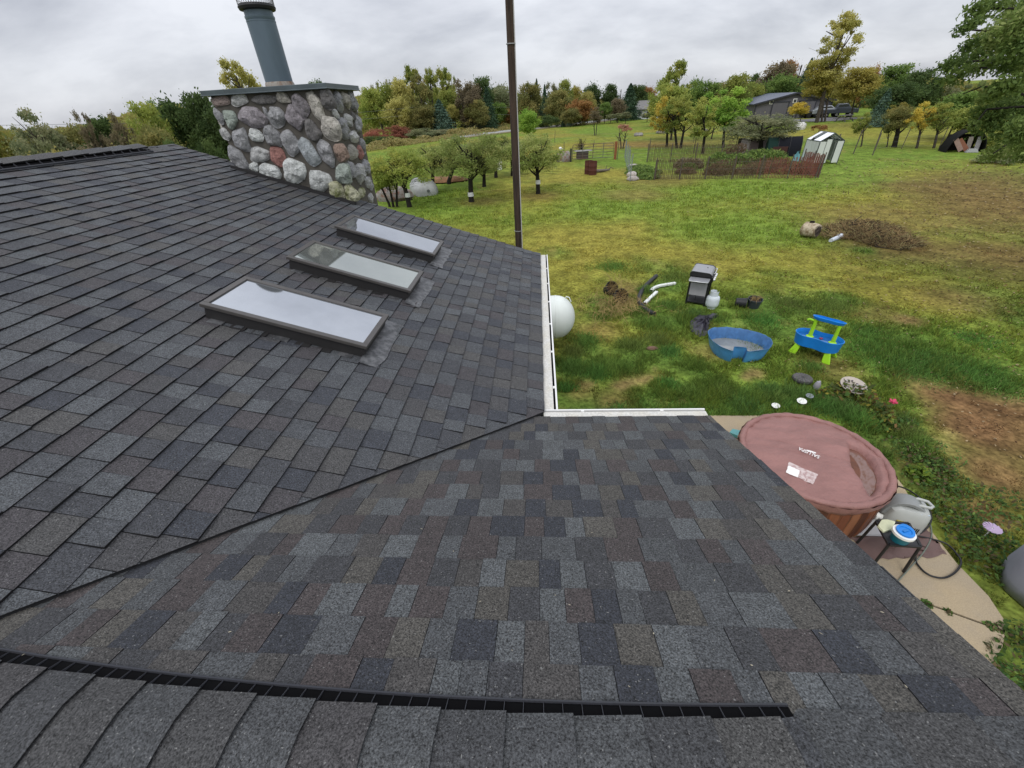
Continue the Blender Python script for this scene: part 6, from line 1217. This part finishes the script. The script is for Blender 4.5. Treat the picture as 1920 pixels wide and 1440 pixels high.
def crown(kind, var):
    key = (kind, var)
    if key in CR: return CR[key]
    g = np.random.default_rng(hash(kind) % 1 + sum(map(ord, kind)) * 17 + var * 131); n, s, asp = 9500, .0205, .62
    if kind in ('round', 'roundhi'):
        m = 60; C = g.normal(size=(m, 3)); C /= np.linalg.norm(C, axis=1)[:, None]; C *= (g.random(m) ** .4 * .37)[:, None]; C[:, 2] = C[:, 2] * 1.15 + .52; Rr = g.uniform(.06, .17, m); C[:, :2] *= (1.05 - .35 * np.clip(C[:, 2] - .45, -.3, 1))[:, None]
        if kind == 'roundhi': n, s = 12000, .015
        p, k = blob_leaves(g, C, Rr, n)
    elif kind == 'poplar':
        m = 46; z = g.random(m) ** .8 * .92; w_ = .36 * np.sin(np.clip(z * .9 + .12, 0, 1) * np.pi) ** .7 + .03; a = g.uniform(0, 6.28, m); q = w_ * np.sqrt(g.random(m)); C = np.stack([q * np.cos(a), q * np.sin(a), z + .04], 1); Rr = g.uniform(.05, .11, m); n, s = 8500, .0165; p, k = blob_leaves(g, C, Rr, n, .7)
    elif kind == 'airy':
        m = 40; C = g.normal(size=(m, 3)); C /= np.linalg.norm(C, axis=1)[:, None]; C *= (g.random(m) ** .4 * .42)[:, None]; C[:, 2] = C[:, 2] + .52; Rr = g.uniform(.05, .11, m); n, s = 6000, .017; p, k = blob_leaves(g, C, Rr, n)
    elif kind == 'pine':
        z = g.random(n) ** 1.35; lay = np.floor(z * 13) / 13; f = (z - lay) * 13; z = lay + .077 * f; rr_ = .5 * (1 - z) ** .85 * (1 - .45 * f) + .015; a = g.uniform(0, 6.28, n); rr_ = rr_ * (1 + .22 * np.sin(a * 5 + lay * 60)) * np.sqrt(g.uniform(.25, 1, n)); p = np.stack([rr_ * np.cos(a), rr_ * np.sin(a), z - .05 * rr_], 1); k = (lay * 13).astype(int); s, asp = .024, .35
    elif kind == 'bush':
        m = 30; a = g.uniform(0, 6.28, m); q = .40 * np.sqrt(g.random(m)); C = np.stack([q * np.cos(a), q * np.sin(a), g.uniform(.1, .82, m) * (1 - (q / .55) ** 2)], 1); Rr = g.uniform(.09, .18, m); n, s = 6500, .018; p, k = blob_leaves(g, C, Rr, n); p[:, 2] = np.abs(p[:, 2])
    elif kind == 'apple':
        m = 70; a = g.uniform(0, 6.28, m); q = .44 * np.sqrt(g.random(m)); C = np.stack([q * np.cos(a), q * np.sin(a), .16 + (.70 * np.sqrt(np.clip(1 - (q / .52) ** 2, 0, 1))) * g.random(m) ** .7], 1); Rr = g.uniform(.06, .13, m); n, s = 10500, .0135; p, k = blob_leaves(g, C, Rr, n)
    elif kind == 'umbrella':
        m = 26; a = g.uniform(0, 6.28, m); q = .45 * np.sqrt(g.random(m)); C = np.stack([q * np.cos(a), q * np.sin(a), .5 + .4 * (1 - (q / .5) ** 2)], 1); Rr = g.uniform(.06, .10, m); n, s = 1700, .03; p, k = blob_leaves(g, C, Rr, n, 1.2)
    elif kind == 'bare':
        p = np.zeros((0, 3)); k = np.zeros(0, int)
    bt = g.random(200); t = np.clip(.62 * bt[k % 200] + .38 * g.random(len(p)), 0, 1)
    P = cards(p, np.full(len(p), s), asp, var + 5) if len(p) else np.zeros((0, 4, 3))
    if kind in ('round', 'roundhi', 'airy', 'apple', 'bare', 'poplar'):   # twigs inside the crown, as thin faces
        tw = []
        for i in range({'bare': 260, 'apple': 260, 'airy': 120, 'poplar': 70}.get(kind, 60)):
            a, e = g.uniform(0, 6.28), g.uniform(.05, 1.35); L_ = g.uniform(.22, .5); st = np.array((0, 0, g.uniform(.0, .35))); d = np.array((math.cos(a) * math.cos(e), math.sin(a) * math.cos(e), math.sin(e) * 1.2)); st = st + d * g.uniform(0, .22); en = st + d * L_ * .75 + g.normal(size=3) * .05; w_ = np.cross(d, g.normal(size=3)); w_ = w_ / np.linalg.norm(w_) * (.0032 if kind != 'bare' else .004); tw.append([st - w_, st + w_, en + w_ * .3, en - w_ * .3])
        P = np.concatenate([P, np.array(tw)]); t = np.concatenate([t, np.full(len(tw), -1.0)])
    me = quads_mesh('crown', P, tone=t); mi = np.where(t < 0, 1, 0).astype(np.int32); me.materials.append(LM['mg']); me.materials.append(m_bark); me.polygons.foreach_set('material_index', mi)
    CR[key] = me; return me
def set_mats(o, *ms):
    for i, m in enumerate(ms): o.material_slots[i].link = 'OBJECT'; o.material_slots[i].material = m
def trunk_mesh(h, r_, spread, lean, n_limb, g, start=.45, cap_z=None):
    mb = MB(); top = Vector((lean[0], lean[1], h)); md = Vector((lean[0] * .35 + g.uniform(-.03, .03) * h, lean[1] * .35, h * .5)); mb.tube([(0, 0, -.3), (0, 0, .15), md, top], [r_ * 1.25, r_, r_ * .8, r_ * .45], 7)
    for i in range(n_limb):
        a = 6.283 * i / max(1, n_limb) + g.uniform(-.4, .4); z = h * g.uniform(start, .95); s0 = (Vector((0, 0, .15)).lerp(md, z / h * 2) if z < h * .5 else md.lerp(top, z / h * 2 - 1)); q = spread * g.uniform(.45, .85); up = max(.02 * h, min(h * g.uniform(.2, .5), (cap_z or h * 1.3) - s0.z)); mb.tube([s0, s0 + Vector((math.cos(a) * q * .5, math.sin(a) * q * .5, up * .4)), s0 + Vector((math.cos(a) * q, math.sin(a) * q, up))], [r_ * .5, r_ * .33, r_ * .12], 5, cap=False)
    return mb
NT = [0]
def tree(label, kind, mk, px, ytop, wpx, D=None, base=None, cb=.28, group=None, cat='tree', bark=None, r_=None, trunks=1, depth=1.0, name=None):
    NT[0] += 1; v = NT[0]; g = random.Random(v * 7 + 1)
    if base: B0 = gp(*base); P = at(px, ytop, rng_of(B0))
    else: P = at(px, ytop, D); B0 = Vector((P.x, P.y, GZ))
    H = P.z - GZ; Wd = msize(P, wpx); off = Vector((P.x - B0.x, P.y - B0.y, 0))
    nm = name or dict(pine='spruce_tree', bush='bush', poplar='poplar_tree', apple='apple_tree').get(kind, 'leafy_tree')
    t = thing(nm, label, cat, (B0.x, B0.y, GZ), 0, group)
    me = crown(kind, v % 3); c0 = H * cb if kind not in ('pine', 'bush') else H * (.04 if kind == 'pine' else 0)
    if kind == 'umbrella': c0 = H * cb
    o = link(me, 'crown', t, (off.x, off.y, c0), (Wd, Wd * depth, (H - c0) * 1.02)); o.rotation_euler = (0, 0, g.uniform(0, 6.28) if depth == 1 else 0); bk = bark or m_bark; set_mats(o, LM[mk], bk) if len(o.material_slots) > 1 else set_mats(o, LM[mk])
    if kind != 'bush':
        for i in range(trunks):
            rr_ = r_ or max(.07, H * .018); x_ = (i - (trunks - 1) / 2) * rr_ * 3.2
            mb = trunk_mesh(H * (.86 if kind in ('pine', 'poplar', 'bare') else .66), rr_, Wd * .36 if kind != 'pine' else .1, (off.x * .8 + x_ * 2.2, off.y * .8), 0 if kind == 'pine' else (7 if kind in ('apple', 'bare', 'airy', 'umbrella') else 4), g, .38, H * .86); ob = mb.build('trunk', bk, t, smooth='auto', fixn=False); ob.location = (x_, 0, 0)
    else:
        mb = MB()
        for i in range(4): mb.tube([(g.uniform(-.1, .1), g.uniform(-.1, .1), -.1), (g.uniform(-.3, .3) * Wd * .6, g.uniform(-.3, .3) * Wd * .6, H * .5)], [.05, .02], 5, cap=False)
        mb.build('stems', bk, t, fixn=False)
    return t
# --- left of the house
for a in [
 ('pale green loose willow at the far left edge, tallest there', 'airy', 'gg', 30, 192, 95, 55), ('grey green tree beside the pale willow at the left edge', 'round', 'gg', 70, 236, 85, 62), ('olive tree with a low crown between willow and dark tree', 'round', 'ol', 112, 226, 70, 66),
 ('thin tree with a brownish twiggy top above the left ridge', 'airy', 'br', 143, 198, 38, 60), ('dark green rounded tree right of the brown topped tree', 'round', 'dg', 172, 214, 75, 62), ('leafless looking brown tree with a pale stem on the left', 'airy', 'br', 205, 211, 55, 56),
 ('yellow green tree left of the dark grove by the chimney', 'round', 'yg', 258, 184, 70, 58), ('thin topped green tree at the grove, left of the darkest crown', 'airy', 'mg', 292, 184, 60, 62), ('large dark green tree in the middle of the grove', 'round', 'dg', 325, 174, 95, 60), ('tallest dark green tree of the grove left of the chimney', 'round', 'dg', 362, 166, 90, 58), ('dark green tree whose crown touches the chimney cap', 'round', 'dg', 405, 188, 90, 55), ('olive shrubby tree standing in front of the dark grove', 'round', 'ol', 275, 225, 80, 50)]: tree(*a[:5], a[5] * 1.1, D=a[6], cb=.06)
tree('yellow poplar rising behind the chimney cap', 'poplar', 'po', 432, 112, 92, D=62, cb=.3); tree('dark tree tip showing just above the chimney cap', 'round', 'dg', 590, 146, 60, D=80)
for i, (px, y, w_, D, mk, lab) in enumerate([(20, 262, 110, 38, 'ol', 'olive brown bush mass at the left picture edge'), (95, 262, 100, 40, 'ol', 'olive bush below the grey green tree'), (150, 255, 90, 42, 'br', 'brownish bush in front of the brown topped tree'), (60, 285, 110, 30, 'br', 'brown green bush just over the left roof ridge'), (205, 258, 90, 44, 'ol', 'olive bush under the leafless looking tree'), (250, 262, 70, 40, 'mg', 'green bush above the middle of the left ridge'), (130, 278, 80, 30, 'yg', 'yellowish bush just over the left ridge'), (300, 248, 70, 46, 'dg', 'dark bush at the foot of the grove'), (10, 240, 70, 50, 'gg', 'grey green bush below the pale willow'), (375, 240, 60, 46, 'dg', 'dark bush at the grove foot beside the chimney')]): tree(lab, 'bush', mk, px, y, w_, D=D, cat='bush')
tree('yellow green sapling leaves poking up at the ridge end', 'bush', 'lg', 362, 258, 44, D=13, cat='bush'); tree('small weedy sapling beside the chimney foot', 'bush', 'yg', 392, 268, 26, D=14, cat='bush'); tree('thin brown weed stems left of the chimney stones', 'bush', 'br', 415, 262, 18, D=13, cat='bush')
# --- yellowing wood behind the road, between chimney and pole
for a in [
 ('first yellow green tree right of the chimney', 'round', 'yg', 690, 160, 67, 107), ('thin topped poplar over the first yellow trees', 'airy', 'gg', 700, 152, 33, 117), ('golden olive tree in the wood right of the chimney', 'round', 'yg', 722, 150, 69, 111), ('thin grey green tree top over the golden olive tree', 'airy', 'gg', 728, 143, 38, 119), ('tawny tree in the middle of the yellowing wood', 'round', 'po', 748, 142, 61, 109), ('tallest poplar of the yellowing wood', 'poplar', 'yg', 768, 126, 58, 113), ('dark stemmed green tree in the wood, left of the utility pole', 'poplar', 'ol', 782, 140, 56, 105), ('light green poplar over the utility pole', 'poplar', 'yg', 803, 130, 49, 115), ('yellow green poplar right of the utility pole', 'poplar', 'yg', 828, 130, 56, 113), ('airy poplar top at the right end of the yellow wood', 'airy', 'yg', 842, 129, 38, 117), ('yellow olive undergrowth tree above the red sumac', 'round', 'po', 740, 180, 67, 103), ('olive undergrowth tree below the poplars', 'round', 'ol', 792, 190, 67, 102), ('yellow green lower tree behind the blue spruce', 'round', 'yg', 838, 165, 61, 107),
 ('greyish brown bare topped tree right of the yellow wood', 'airy', 'br', 868, 146, 69, 105), ('brown twiggy tree behind the bare topped one', 'round', 'br', 880, 152, 61, 111), ('dark tree with reddish crown top left of the pole', 'round', 'dg', 903, 139, 58, 113), ('narrow dark pine under the reddish crowned tree', 'pine', 'pi', 912, 165, 47, 107), ('grey green distant tree left of the pole', 'round', 'gg', 936, 152, 67, 123), ('olive layered tree below the reddish crowned tree', 'round', 'ol', 890, 185, 61, 103), ('bright mid green tree left of the pole', 'round', 'mg', 932, 190, 44, 111), ('rusty orange small tree touching the pole', 'round', 'ru', 948, 200, 38, 113)]: tree(*a[:6], D=a[6], cb=.05, bark=m_bark)
tree('blue green spruce beside the utility pole', 'pine', 'bl', 822, 188, 66, D=102); tree('yellow leaved small tree at the right side of the blue spruce', 'round', 'po', 846, 194, 28, D=104, cb=.4)
for px, y, w_, D, mk, lab in [(700, 236, 55, 94, 're', 'dark red sumac thicket nearest the chimney'), (735, 231, 63, 96, 're', 'dark red sumac thicket, widest of the three'), (752, 234, 44, 98, 're', 'dark red sumac thicket at the right end'), (700, 252, 66, 88, 'dg', 'dark green leafy bush below the red sumac'), (728, 254, 44, 89, 'mg', 'bright leafy bush below the middle sumac'), (790, 238, 77, 94, 'gg', 'grey green willow bush right of the sumac'), (822, 240, 77, 96, 'gg', 'wider grey green bush above the road'), (858, 238, 55, 100, 'og', 'yellow orange bush beside the road'), (882, 226, 66, 108, 'gg', 'grey green bush left of the rounded roadside bush'), (912, 210, 68, 112, 'gg', 'large rounded grey green bush by the road sign'), (775, 225, 55, 102, 'ol', 'olive bush at the foot of the wood')]: tree(lab, 'bush', mk, px, y, w_, D=D, cat='bush')
# --- right of the pole, the far field's edge
for a in [
 ('olive green tree immediately right of the pole', 'round', 'ol', 988, 152, 60, 108), ('dark pine top behind the olive tree right of the pole', 'pine', 'pi', 1006, 150, 26, 114), ('rounded olive tree third from the pole', 'round', 'ol', 1050, 166, 64, 112), ('airy grey green tree top left of the tall yellowish tree', 'airy', 'gg', 1034, 152, 36, 122), ('narrow dark pine left of the airy tree', 'pine', 'pi', 1021, 160, 22, 120), ('tall yellowish olive tree above the rounded one', 'round', 'yg', 1060, 145, 36, 122), ('orange autumn tree in the far row', 'round', 'og', 1082, 158, 30, 128), ('dark green tree with brownish crown in the far row', 'round', 'dg', 1110, 152, 46, 124), ('dark green tree at the right end of the brownish crown', 'round', 'dg', 1146, 154, 36, 124), ('yellow willow shaped tree below the orange tree', 'round', 'po', 1104, 168, 34, 112), ('tan brown drooping tree over the young trees', 'round', 'ru', 1090, 182, 54, 106), ('mid green tree behind the thin bare tree', 'round', 'mg', 1136, 190, 30, 108), ('tan tree left of the black spruce', 'round', 'br', 1160, 182, 34, 112), ('olive tree below the tan drooping tree', 'round', 'ol', 1072, 200, 40, 102), ('dark green tree right of the black spruce', 'round', 'dg', 1198, 156, 44, 128), ('rust topped tree right of the black spruce', 'round', 'ru', 1218, 160, 40, 132), ('black green spruce beside the farmhouse', 'pine', 'pi', 1183, 158, 50, 118), ('leafless grey tree top between the dark trees', 'bare', 'br', 1166, 158, 26, 126)]: tree(*a[:5], a[5] * 1.12, D=a[6], cb=.07)
tree('second dark spruce behind the farmhouse roof', 'pine', 'pi', 1206, 174, 50, D=128); tree('dense dark bush below the olive trees by the road', 'bush', 'dg', 1030, 210, 44, D=104, cat='bush'); tree('yellowish bush beside the dense dark bush', 'bush', 'yg', 1012, 214, 36, D=106, cat='bush'); tree('olive bush above the road bend', 'bush', 'ol', 1060, 214, 40, D=108, cat='bush')
tree('bright green leafy tree standing behind the bushy apple tree', 'round', 'lg', 990, 200, 50, D=58, cb=.25); tree('small dark conifer in the far lawn, left one', 'pine', 'pi', 1056, 224, 12, base=(1056, 238)); tree('small blue green conifer in the far lawn, right one', 'pine', 'bl', 1068, 222, 15, base=(1068, 236)); tree('thick dark shrub at the far lawn edge', 'bush', 'ol', 1088, 214, 34, base=(1088, 235), cat='bush')
for px, y, w_, b, lab in [(1117, 198, 36, (1116, 254), 'thin grey nearly bare tree in the middle of the field'), (1122, 215, 22, (1121, 233), 'small orchard tree left in the far row'), (1145, 213, 20, (1145, 232), 'small orchard tree second in the far row'), (1158, 212, 22, (1158, 231), 'small orchard tree third in the far row'), (1174, 209, 24, (1173, 232), 'round headed small tree at the row end'), (1214, 211, 26, (1213, 229), 'small dark tree before the farmhouse')]: tree(lab, 'airy' if b[1] > 250 else 'round', 'br' if b[1] > 250 else 'gg', px, y, w_, base=b, cb=.35, trunks=2 if b[1] > 250 else 1)
tree('flat topped dusty red sumac on bare stems', 'umbrella', 'rp', 1168, 233, 38, base=(1166, 279), cb=.45, trunks=2, bark=m_bark); tree('small leafless tree standing in the planter by the gate', 'bare', 'br', 1089, 254, 30, base=(1090, 296), cb=.3, bark=m_barkd)
# --- slender trees behind the garden
for px, y, w_, b, kind, mk, n, lab in [(1252, 180, 66, (1250, 275), 'airy', 'ye', 1, 'slender yellow leaved tree, leftmost behind the garden'), (1262, 158, 96, (1258, 262), 'round', 'yg', 1, 'yellow green tree behind the slender yellow one'), (1277, 176, 80, (1272, 278), 'airy', 'yg', 2, 'twin trunk tree behind the garden'), (1324, 182, 84, (1317, 288), 'airy', 'yg', 1, 'slender tree with thin yellowing leaves behind the garden'), (1364, 158, 116, (1355, 277), 'airy', 'lg', 1, 'spreading bright green tree on a dark trunk behind the garden')]: tree(lab, kind, mk, px, y, w_, base=b, cb=.22, trunks=n, bark=m_barkd if b[1] > 270 else m_bark, r_=.13)
tree('green haze of the spreading tree, second crown behind it', 'round', 'yg', 1350, 178, 70, D=60, cb=.3)
tree('grey green bushy tree spreading over the coop', 'apple', 'gg', 1434, 204, 150, base=(1425, 287), cb=.20, bark=m_barkd, r_=.2)
# --- tall trees around the barn
for a in [
 ('tall pale green tree with gaps left of the barn', 'poplar', 'yg', 1272, 115, 66, 92), ('yellow green tree at the foot of the tall gappy tree', 'round', 'yg', 1250, 150, 60, 88), ('mid green tree behind the slender trees', 'round', 'mg', 1322, 142, 62, 108), ('green tree with a bare spike left of it', 'airy', 'mg', 1300, 146, 34, 104), ('olive yellow tree left of the barn roof', 'round', 'yg', 1392, 134, 64, 104), ('green yellow tree touching the barn roof', 'round', 'yg', 1418, 148, 46, 112), ('dark distant tree peeking above the barn', 'round', 'dg', 1420, 134, 26, 135), ('tall brownish tree behind the barn roof', 'round', 'br', 1462, 112, 72, 122), ('broad green tree behind the barn', 'round', 'mg', 1474, 132, 72, 114), ('rusty brown tree top behind the barn', 'round', 'ru', 1484, 108, 44, 126), ('bare twiggy poplar right of the barn', 'bare', 'gg', 1508, 106, 26, 124), ('dark spruce right of the barn roof', 'pine', 'pi', 1522, 112, 44, 116), ('olive tree filling in between slender trees and barn', 'round', 'ol', 1350, 152, 50, 112)]: tree(*a[:5], a[5] * 1.12, D=a[6], cb=.07)
tree('tall yellow poplar with a leaning open crown', 'poplar', 'po', 1592, 24, 104, base=(1531, 230), cb=.42, r_=.28, bark=m_bark); tree('golden lower crown around the tall poplar', 'round', 'og', 1552, 105, 74, base=(1543, 229), cb=.30, trunks=2)
tree('broad orange and olive tree on a forked trunk', 'round', 'og', 1618, 122, 96, base=(1594, 224), cb=.24); tree('small golden tree in front of the barn door', 'round', 'ye', 1504, 190, 40, base=(1500, 231), cb=.30)
for a in [('rusty orange tree top behind the orange tree', 'round', 'ru', 1640, 118, 44, 112), ('light green tree top right of the orange tree', 'round', 'mg', 1690, 116, 90, 98), ('large dark green tree right of the orange tree', 'round', 'dg', 1738, 126, 78, 88), ('dark green lower tree behind the orange tipped tree', 'round', 'dg', 1690, 150, 100, 76), ('dark green tree right end behind the yellow tree', 'round', 'dg', 1762, 140, 40, 90), ('dark spruce before the light green tree', 'pine', 'bl', 1668, 168, 50, 74), ('grey distant tree behind the oak boughs', 'airy', 'gg', 1800, 150, 60, 90), ('green tree behind the oak boughs', 'round', 'mg', 1820, 168, 110, 58), ('yellow green tree low behind the oak boughs', 'round', 'yg', 1850, 190, 110, 54), ('yellowish bush in the field below the oak', 'bush', 'yg', 1860, 228, 110, 50), ('olive yellow tree behind the oak at the edge', 'round', 'yg', 1910, 170, 100, 60)]: tree(*a[:6], D=a[6], cb=.12, cat='bush' if a[1] == 'bush' else 'tree')
tree('dark leaved small tree with an orange tipped crown', 'roundhi', 'ol', 1694, 196, 58, base=(1676, 276), cb=.30, bark=m_barkd, r_=.19); tree('orange leaf cluster tree top behind the dark leaved tree', 'airy', 'og', 1690, 192, 46, base=(1680, 274), cb=.62, r_=.06)
tree('slender yellow tree, nearer the dark leaved tree', 'airy', 'ye', 1742, 186, 56, base=(1718, 278), cb=.34, r_=.09); tree('slender yellow green tree next to the hooped shelter', 'airy', 'yg', 1774, 190, 66, base=(1750, 278), cb=.34, r_=.09); tree('thin sapling left of the dark leaved tree', 'airy', 'dg', 1670, 228, 30, base=(1662, 276), cb=.5, r_=.05); tree('very thin green sapling right of the greenhouse', 'airy', 'yg', 1626, 208, 40, base=(1614, 275), cb=.3, r_=.06)
tree('small rust brown tree behind the greenhouse', 'umbrella', 'ru', 1538, 234, 40, base=(1532, 268), cb=.4, r_=.06); tree('pale stemmed tree behind the hooped shelter', 'airy', 'yg', 1815, 205, 50, base=(1808, 268), cb=.5, trunks=2, bark=m_barkp); tree('grey green low bush at the right lawn edge', 'bush', 'gg', 1890, 284, 90, base=(1890, 306), cat='bush')
# --- the orchard
def apple(label, px, y, w_, b, cb, mk='ap', band=None, r_=.16, v=1):
    t = tree(label, 'apple', mk, px, y, w_, base=b, cb=cb, bark=m_barkd, r_=r_, trunks=v, group='apple trees in the orchard')
    if band:
        h0 = zat(gp(*b), b[0], band) - GZ; mb = MB(); mb.tube([(0, 0, h0 - .11), (.0, 0, h0 + .11)], [r_ * 1.10, r_ * 1.04], 10, cap=False); mb.build('trunk_band', m_band, t, fixn=False)
    return t
apple('yellow green apple tree nearest the chimney, white banded trunk', 744, 266, 116, (768, 388), .30, 'yg', 365, .14); apple('bright green multi stemmed apple tree touching the chimney', 712, 284, 64, (738, 388), .22, 'yg', None, .07, 3)
apple('forked apple tree standing beside the white covered thing', 816, 250, 118, (812, 360), .27, 'ap', 344, .14); apple('largest round apple tree, white band low on its trunk', 880, 238, 148, (884, 378), .30, 'ap', 364, .155); apple('small apple tree behind the largest one', 908, 290, 60, (908, 350), .35, 'ap', None, .13); apple('apple tree behind the bucket, left of the pole', 930, 244, 84, (930, 333), .3, 'ap', 314, .13); apple('back row apple tree over the mulch heap', 868, 262, 60, (842, 345), .35, 'gg', None, .15)
apple('leaning apple tree just right of the pole', 1004, 236, 116, (1009, 363), .28, 'ap', 341, .13); apple('twiggy apple tree half hidden by the pole', 957, 250, 60, (960, 330), .3, 'gg', None, .1)

# --- far woods that read as one mass behind everything
TL = [(-160, 228), (0, 226), (60, 236), (110, 240), (200, 214), (300, 190), (400, 190), (500, 178), (690, 166), (800, 152), (870, 162), (950, 168), (1050, 178), (1130, 176), (1200, 182), (1260, 162), (1330, 158), (1400, 152), (1500, 134), (1600, 142), (1700, 138), (1760, 142), (1840, 150), (2100, 140)]
n = 60000; g = np.random.default_rng(4); xs_ = g.uniform(-160, 2100, n); ys_ = np.interp(xs_, [p[0] for p in TL], [p[1] for p in TL]); D_ = g.uniform(132, 165, n); pos = np.zeros((n, 3)); lump = fbm(xs_ / 26, xs_ * 0 + 3, 3)
for i in range(n):
    P = at(xs_[i], ys_[i] + 14 - 26 * (lump[i] - .35), D_[i]); pos[i] = (P.x, P.y, GZ + (P.z - GZ) * (g.random() ** .75))
tn = np.clip(fbm(xs_ / 40 + 50, xs_ * 0 + 8, 2) * .8 + g.uniform(-.2, .35, n), 0, 1)
me = quads_mesh('far_woods', cards(pos, np.full(n, .48), .65, 9), tone=tn, matl=leafmat('far_wood_leaves', [(.04, .065, .02), (.085, .10, .026), (.13, .13, .03), (.15, .125, .034), (.09, .105, .028)])); stuff(link(me, 'far_woods'), 'mixed autumn woods closing off the far fields')

# --- the oak whose boughs hang in from the right
OD = 15.0; OB = at(2330, 260, OD); OB.z = GZ
oak = thing('oak_tree', 'large dark green oak whose boughs hang in at the right edge', 'tree', (OB.x, OB.y, GZ)); SPR = [(1833, 14, 20, 10), (1860, 8, 22, 14), (1900, 12, 25, 18), (1808, 54, 15, 8), (1822, 44, 12, 8), (1838, 35, 10, 8), (1815, 86, 15, 7), (1845, 76, 24, 15), (1875, 65, 28, 20), (1905, 50, 28, 26), (1908, 90, 25, 20), (1872, 95, 28, 13), (1775, 125, 13, 10), (1796, 119, 18, 12), (1822, 108, 22, 13), (1800, 142, 25, 8), (1834, 128, 15, 10), (1776, 150, 12, 5), (1886, 124, 20, 9), (1908, 124, 18, 11), (1861, 117, 15, 7), (1895, 160, 28, 15), (1866, 172, 18, 11), (1842, 205, 16, 13), (1871, 205, 28, 20), (1905, 200, 25, 28), (1851, 235, 20, 13), (1886, 240, 28, 15), (1912, 245, 20, 19), (1898, 275, 27, 14), (1868, 287, 20, 10), (1850, 297, 9, 5), (1826, 236, 8, 9), (1850, 185, 14, 9), (1935, 30, 30, 30), (1940, 100, 30, 30), (1940, 180, 30, 40), (1940, 250, 30, 30), (1915, 290, 18, 10)]
g = np.random.default_rng(12); LP, LK = [], []
for i, (px, py, rx, ry) in enumerate(SPR):
    D0 = OD + g.uniform(-2.2, 1.2); c = at(px, py, D0); k = msize(c, 1); n = int(60 + rx * ry * 1.35); d = g.normal(size=(n, 3)); d /= np.linalg.norm(d, axis=1)[:, None]; q = (g.random(n) ** .55 * np.where(g.random(n) < .2, g.uniform(1, 1.6, n), 1))[:, None]; d = d * q
    p = np.array(c)[None] + d[:, :1] * np.array(_r)[None] * rx * k * 1.22 + d[:, 1:2] * np.array(_u)[None] * ry * k * 1.38 + d[:, 2:] * np.array(_fw)[None] * rx * k; LP.append(p); LK.append(np.full(n, i))
cc0 = np.array((OB.x, OB.y, GZ + 6.5)); n = 14000; m = 60; C = g.normal(size=(m, 3)); C /= np.linalg.norm(C, axis=1)[:, None]; C = cc0 + C * (g.random(m) ** .4)[:, None] * np.array((4.6, 4.6, 3.8)); ok_ = [prj(Vector(c))[0] > 1990 or prj(Vector(c))[2] < .5 for c in C]; C = C[ok_]; pk, kk = blob_leaves(g, C, g.uniform(.7, 1.3, len(C)), n); keep = np.array([prj(Vector(p))[0] > 1925 for p in pk]); LP.append(pk[keep]); LK.append(kk[keep] + 100)
LP = np.concatenate(LP); LK = np.concatenate(LK); tn = np.clip(.5 * g.random(300)[LK] + .5 * g.random(len(LK)), 0, 1); LP = LP - np.array(OB); P4 = cards(LP, np.full(len(LP), .036), .5, 3, .2)
link(quads_mesh('crown', P4, tone=tn, matl=LM['ok']), 'crown', oak); mb = MB(); tt = Vector((0, 0, 0)); mb.tube([tt, tt + Vector((0, 0, 2.2)), Vector((.3, .1, 4.5)), Vector((.5, 0, 8))], [.42, .34, .26, .12], 12); mb.build('trunk', m_barkd, oak, smooth='auto')
for pts in ([(2080, 200), (1990, 165), (1900, 128), (1832, 127), (1784, 138)], [(2080, 240), (1990, 215), (1900, 168), (1842, 162), (1806, 176)], [(2080, 160), (1990, 110), (1900, 78), (1822, 84)], [(2080, 290), (2000, 268), (1920, 250), (1862, 288)], [(2080, 120), (1990, 40), (1900, 16), (1832, 14)], [(2080, 225), (1920, 200), (1850, 205), (1826, 236)], [(2080, 190), (1900, 124), (1850, 112), (1800, 118), (1772, 126)], [(2080, 150), (1900, 78), (1850, 58), (1806, 55)]):
    Pl = [at(p[0], p[1], OD - .3 * i) - OB for i, p in enumerate(pts)]; Pl = [Vector((.35, .05, max(2.5, Pl[0].z - .6)))] + Pl; k = len(Pl); mb = MB(); mb.tube(Pl, [.030 * (1 - i / k) + .006 for i in range(k)], 6); mb.build('bough', m_barkd, oak, smooth='auto')

# tall roadside grass, half hiding the road
clumps('roadside_grass', 'tall tan and olive grass along the near side of the road', [(690 + 10.5 * i + random.uniform(-4, 4), 279 - 1.78 * i * .86 + random.uniform(-1, 2.5), random.uniform(1.2, 3), random.choice((.25, .5, .8, 1.2))) for i in range(26)], leafmat('roadside_blades', [(.09, .09, .03), (.14, .125, .045), (.17, .13, .05), (.10, .11, .03)]), leaf=.16, n=500)
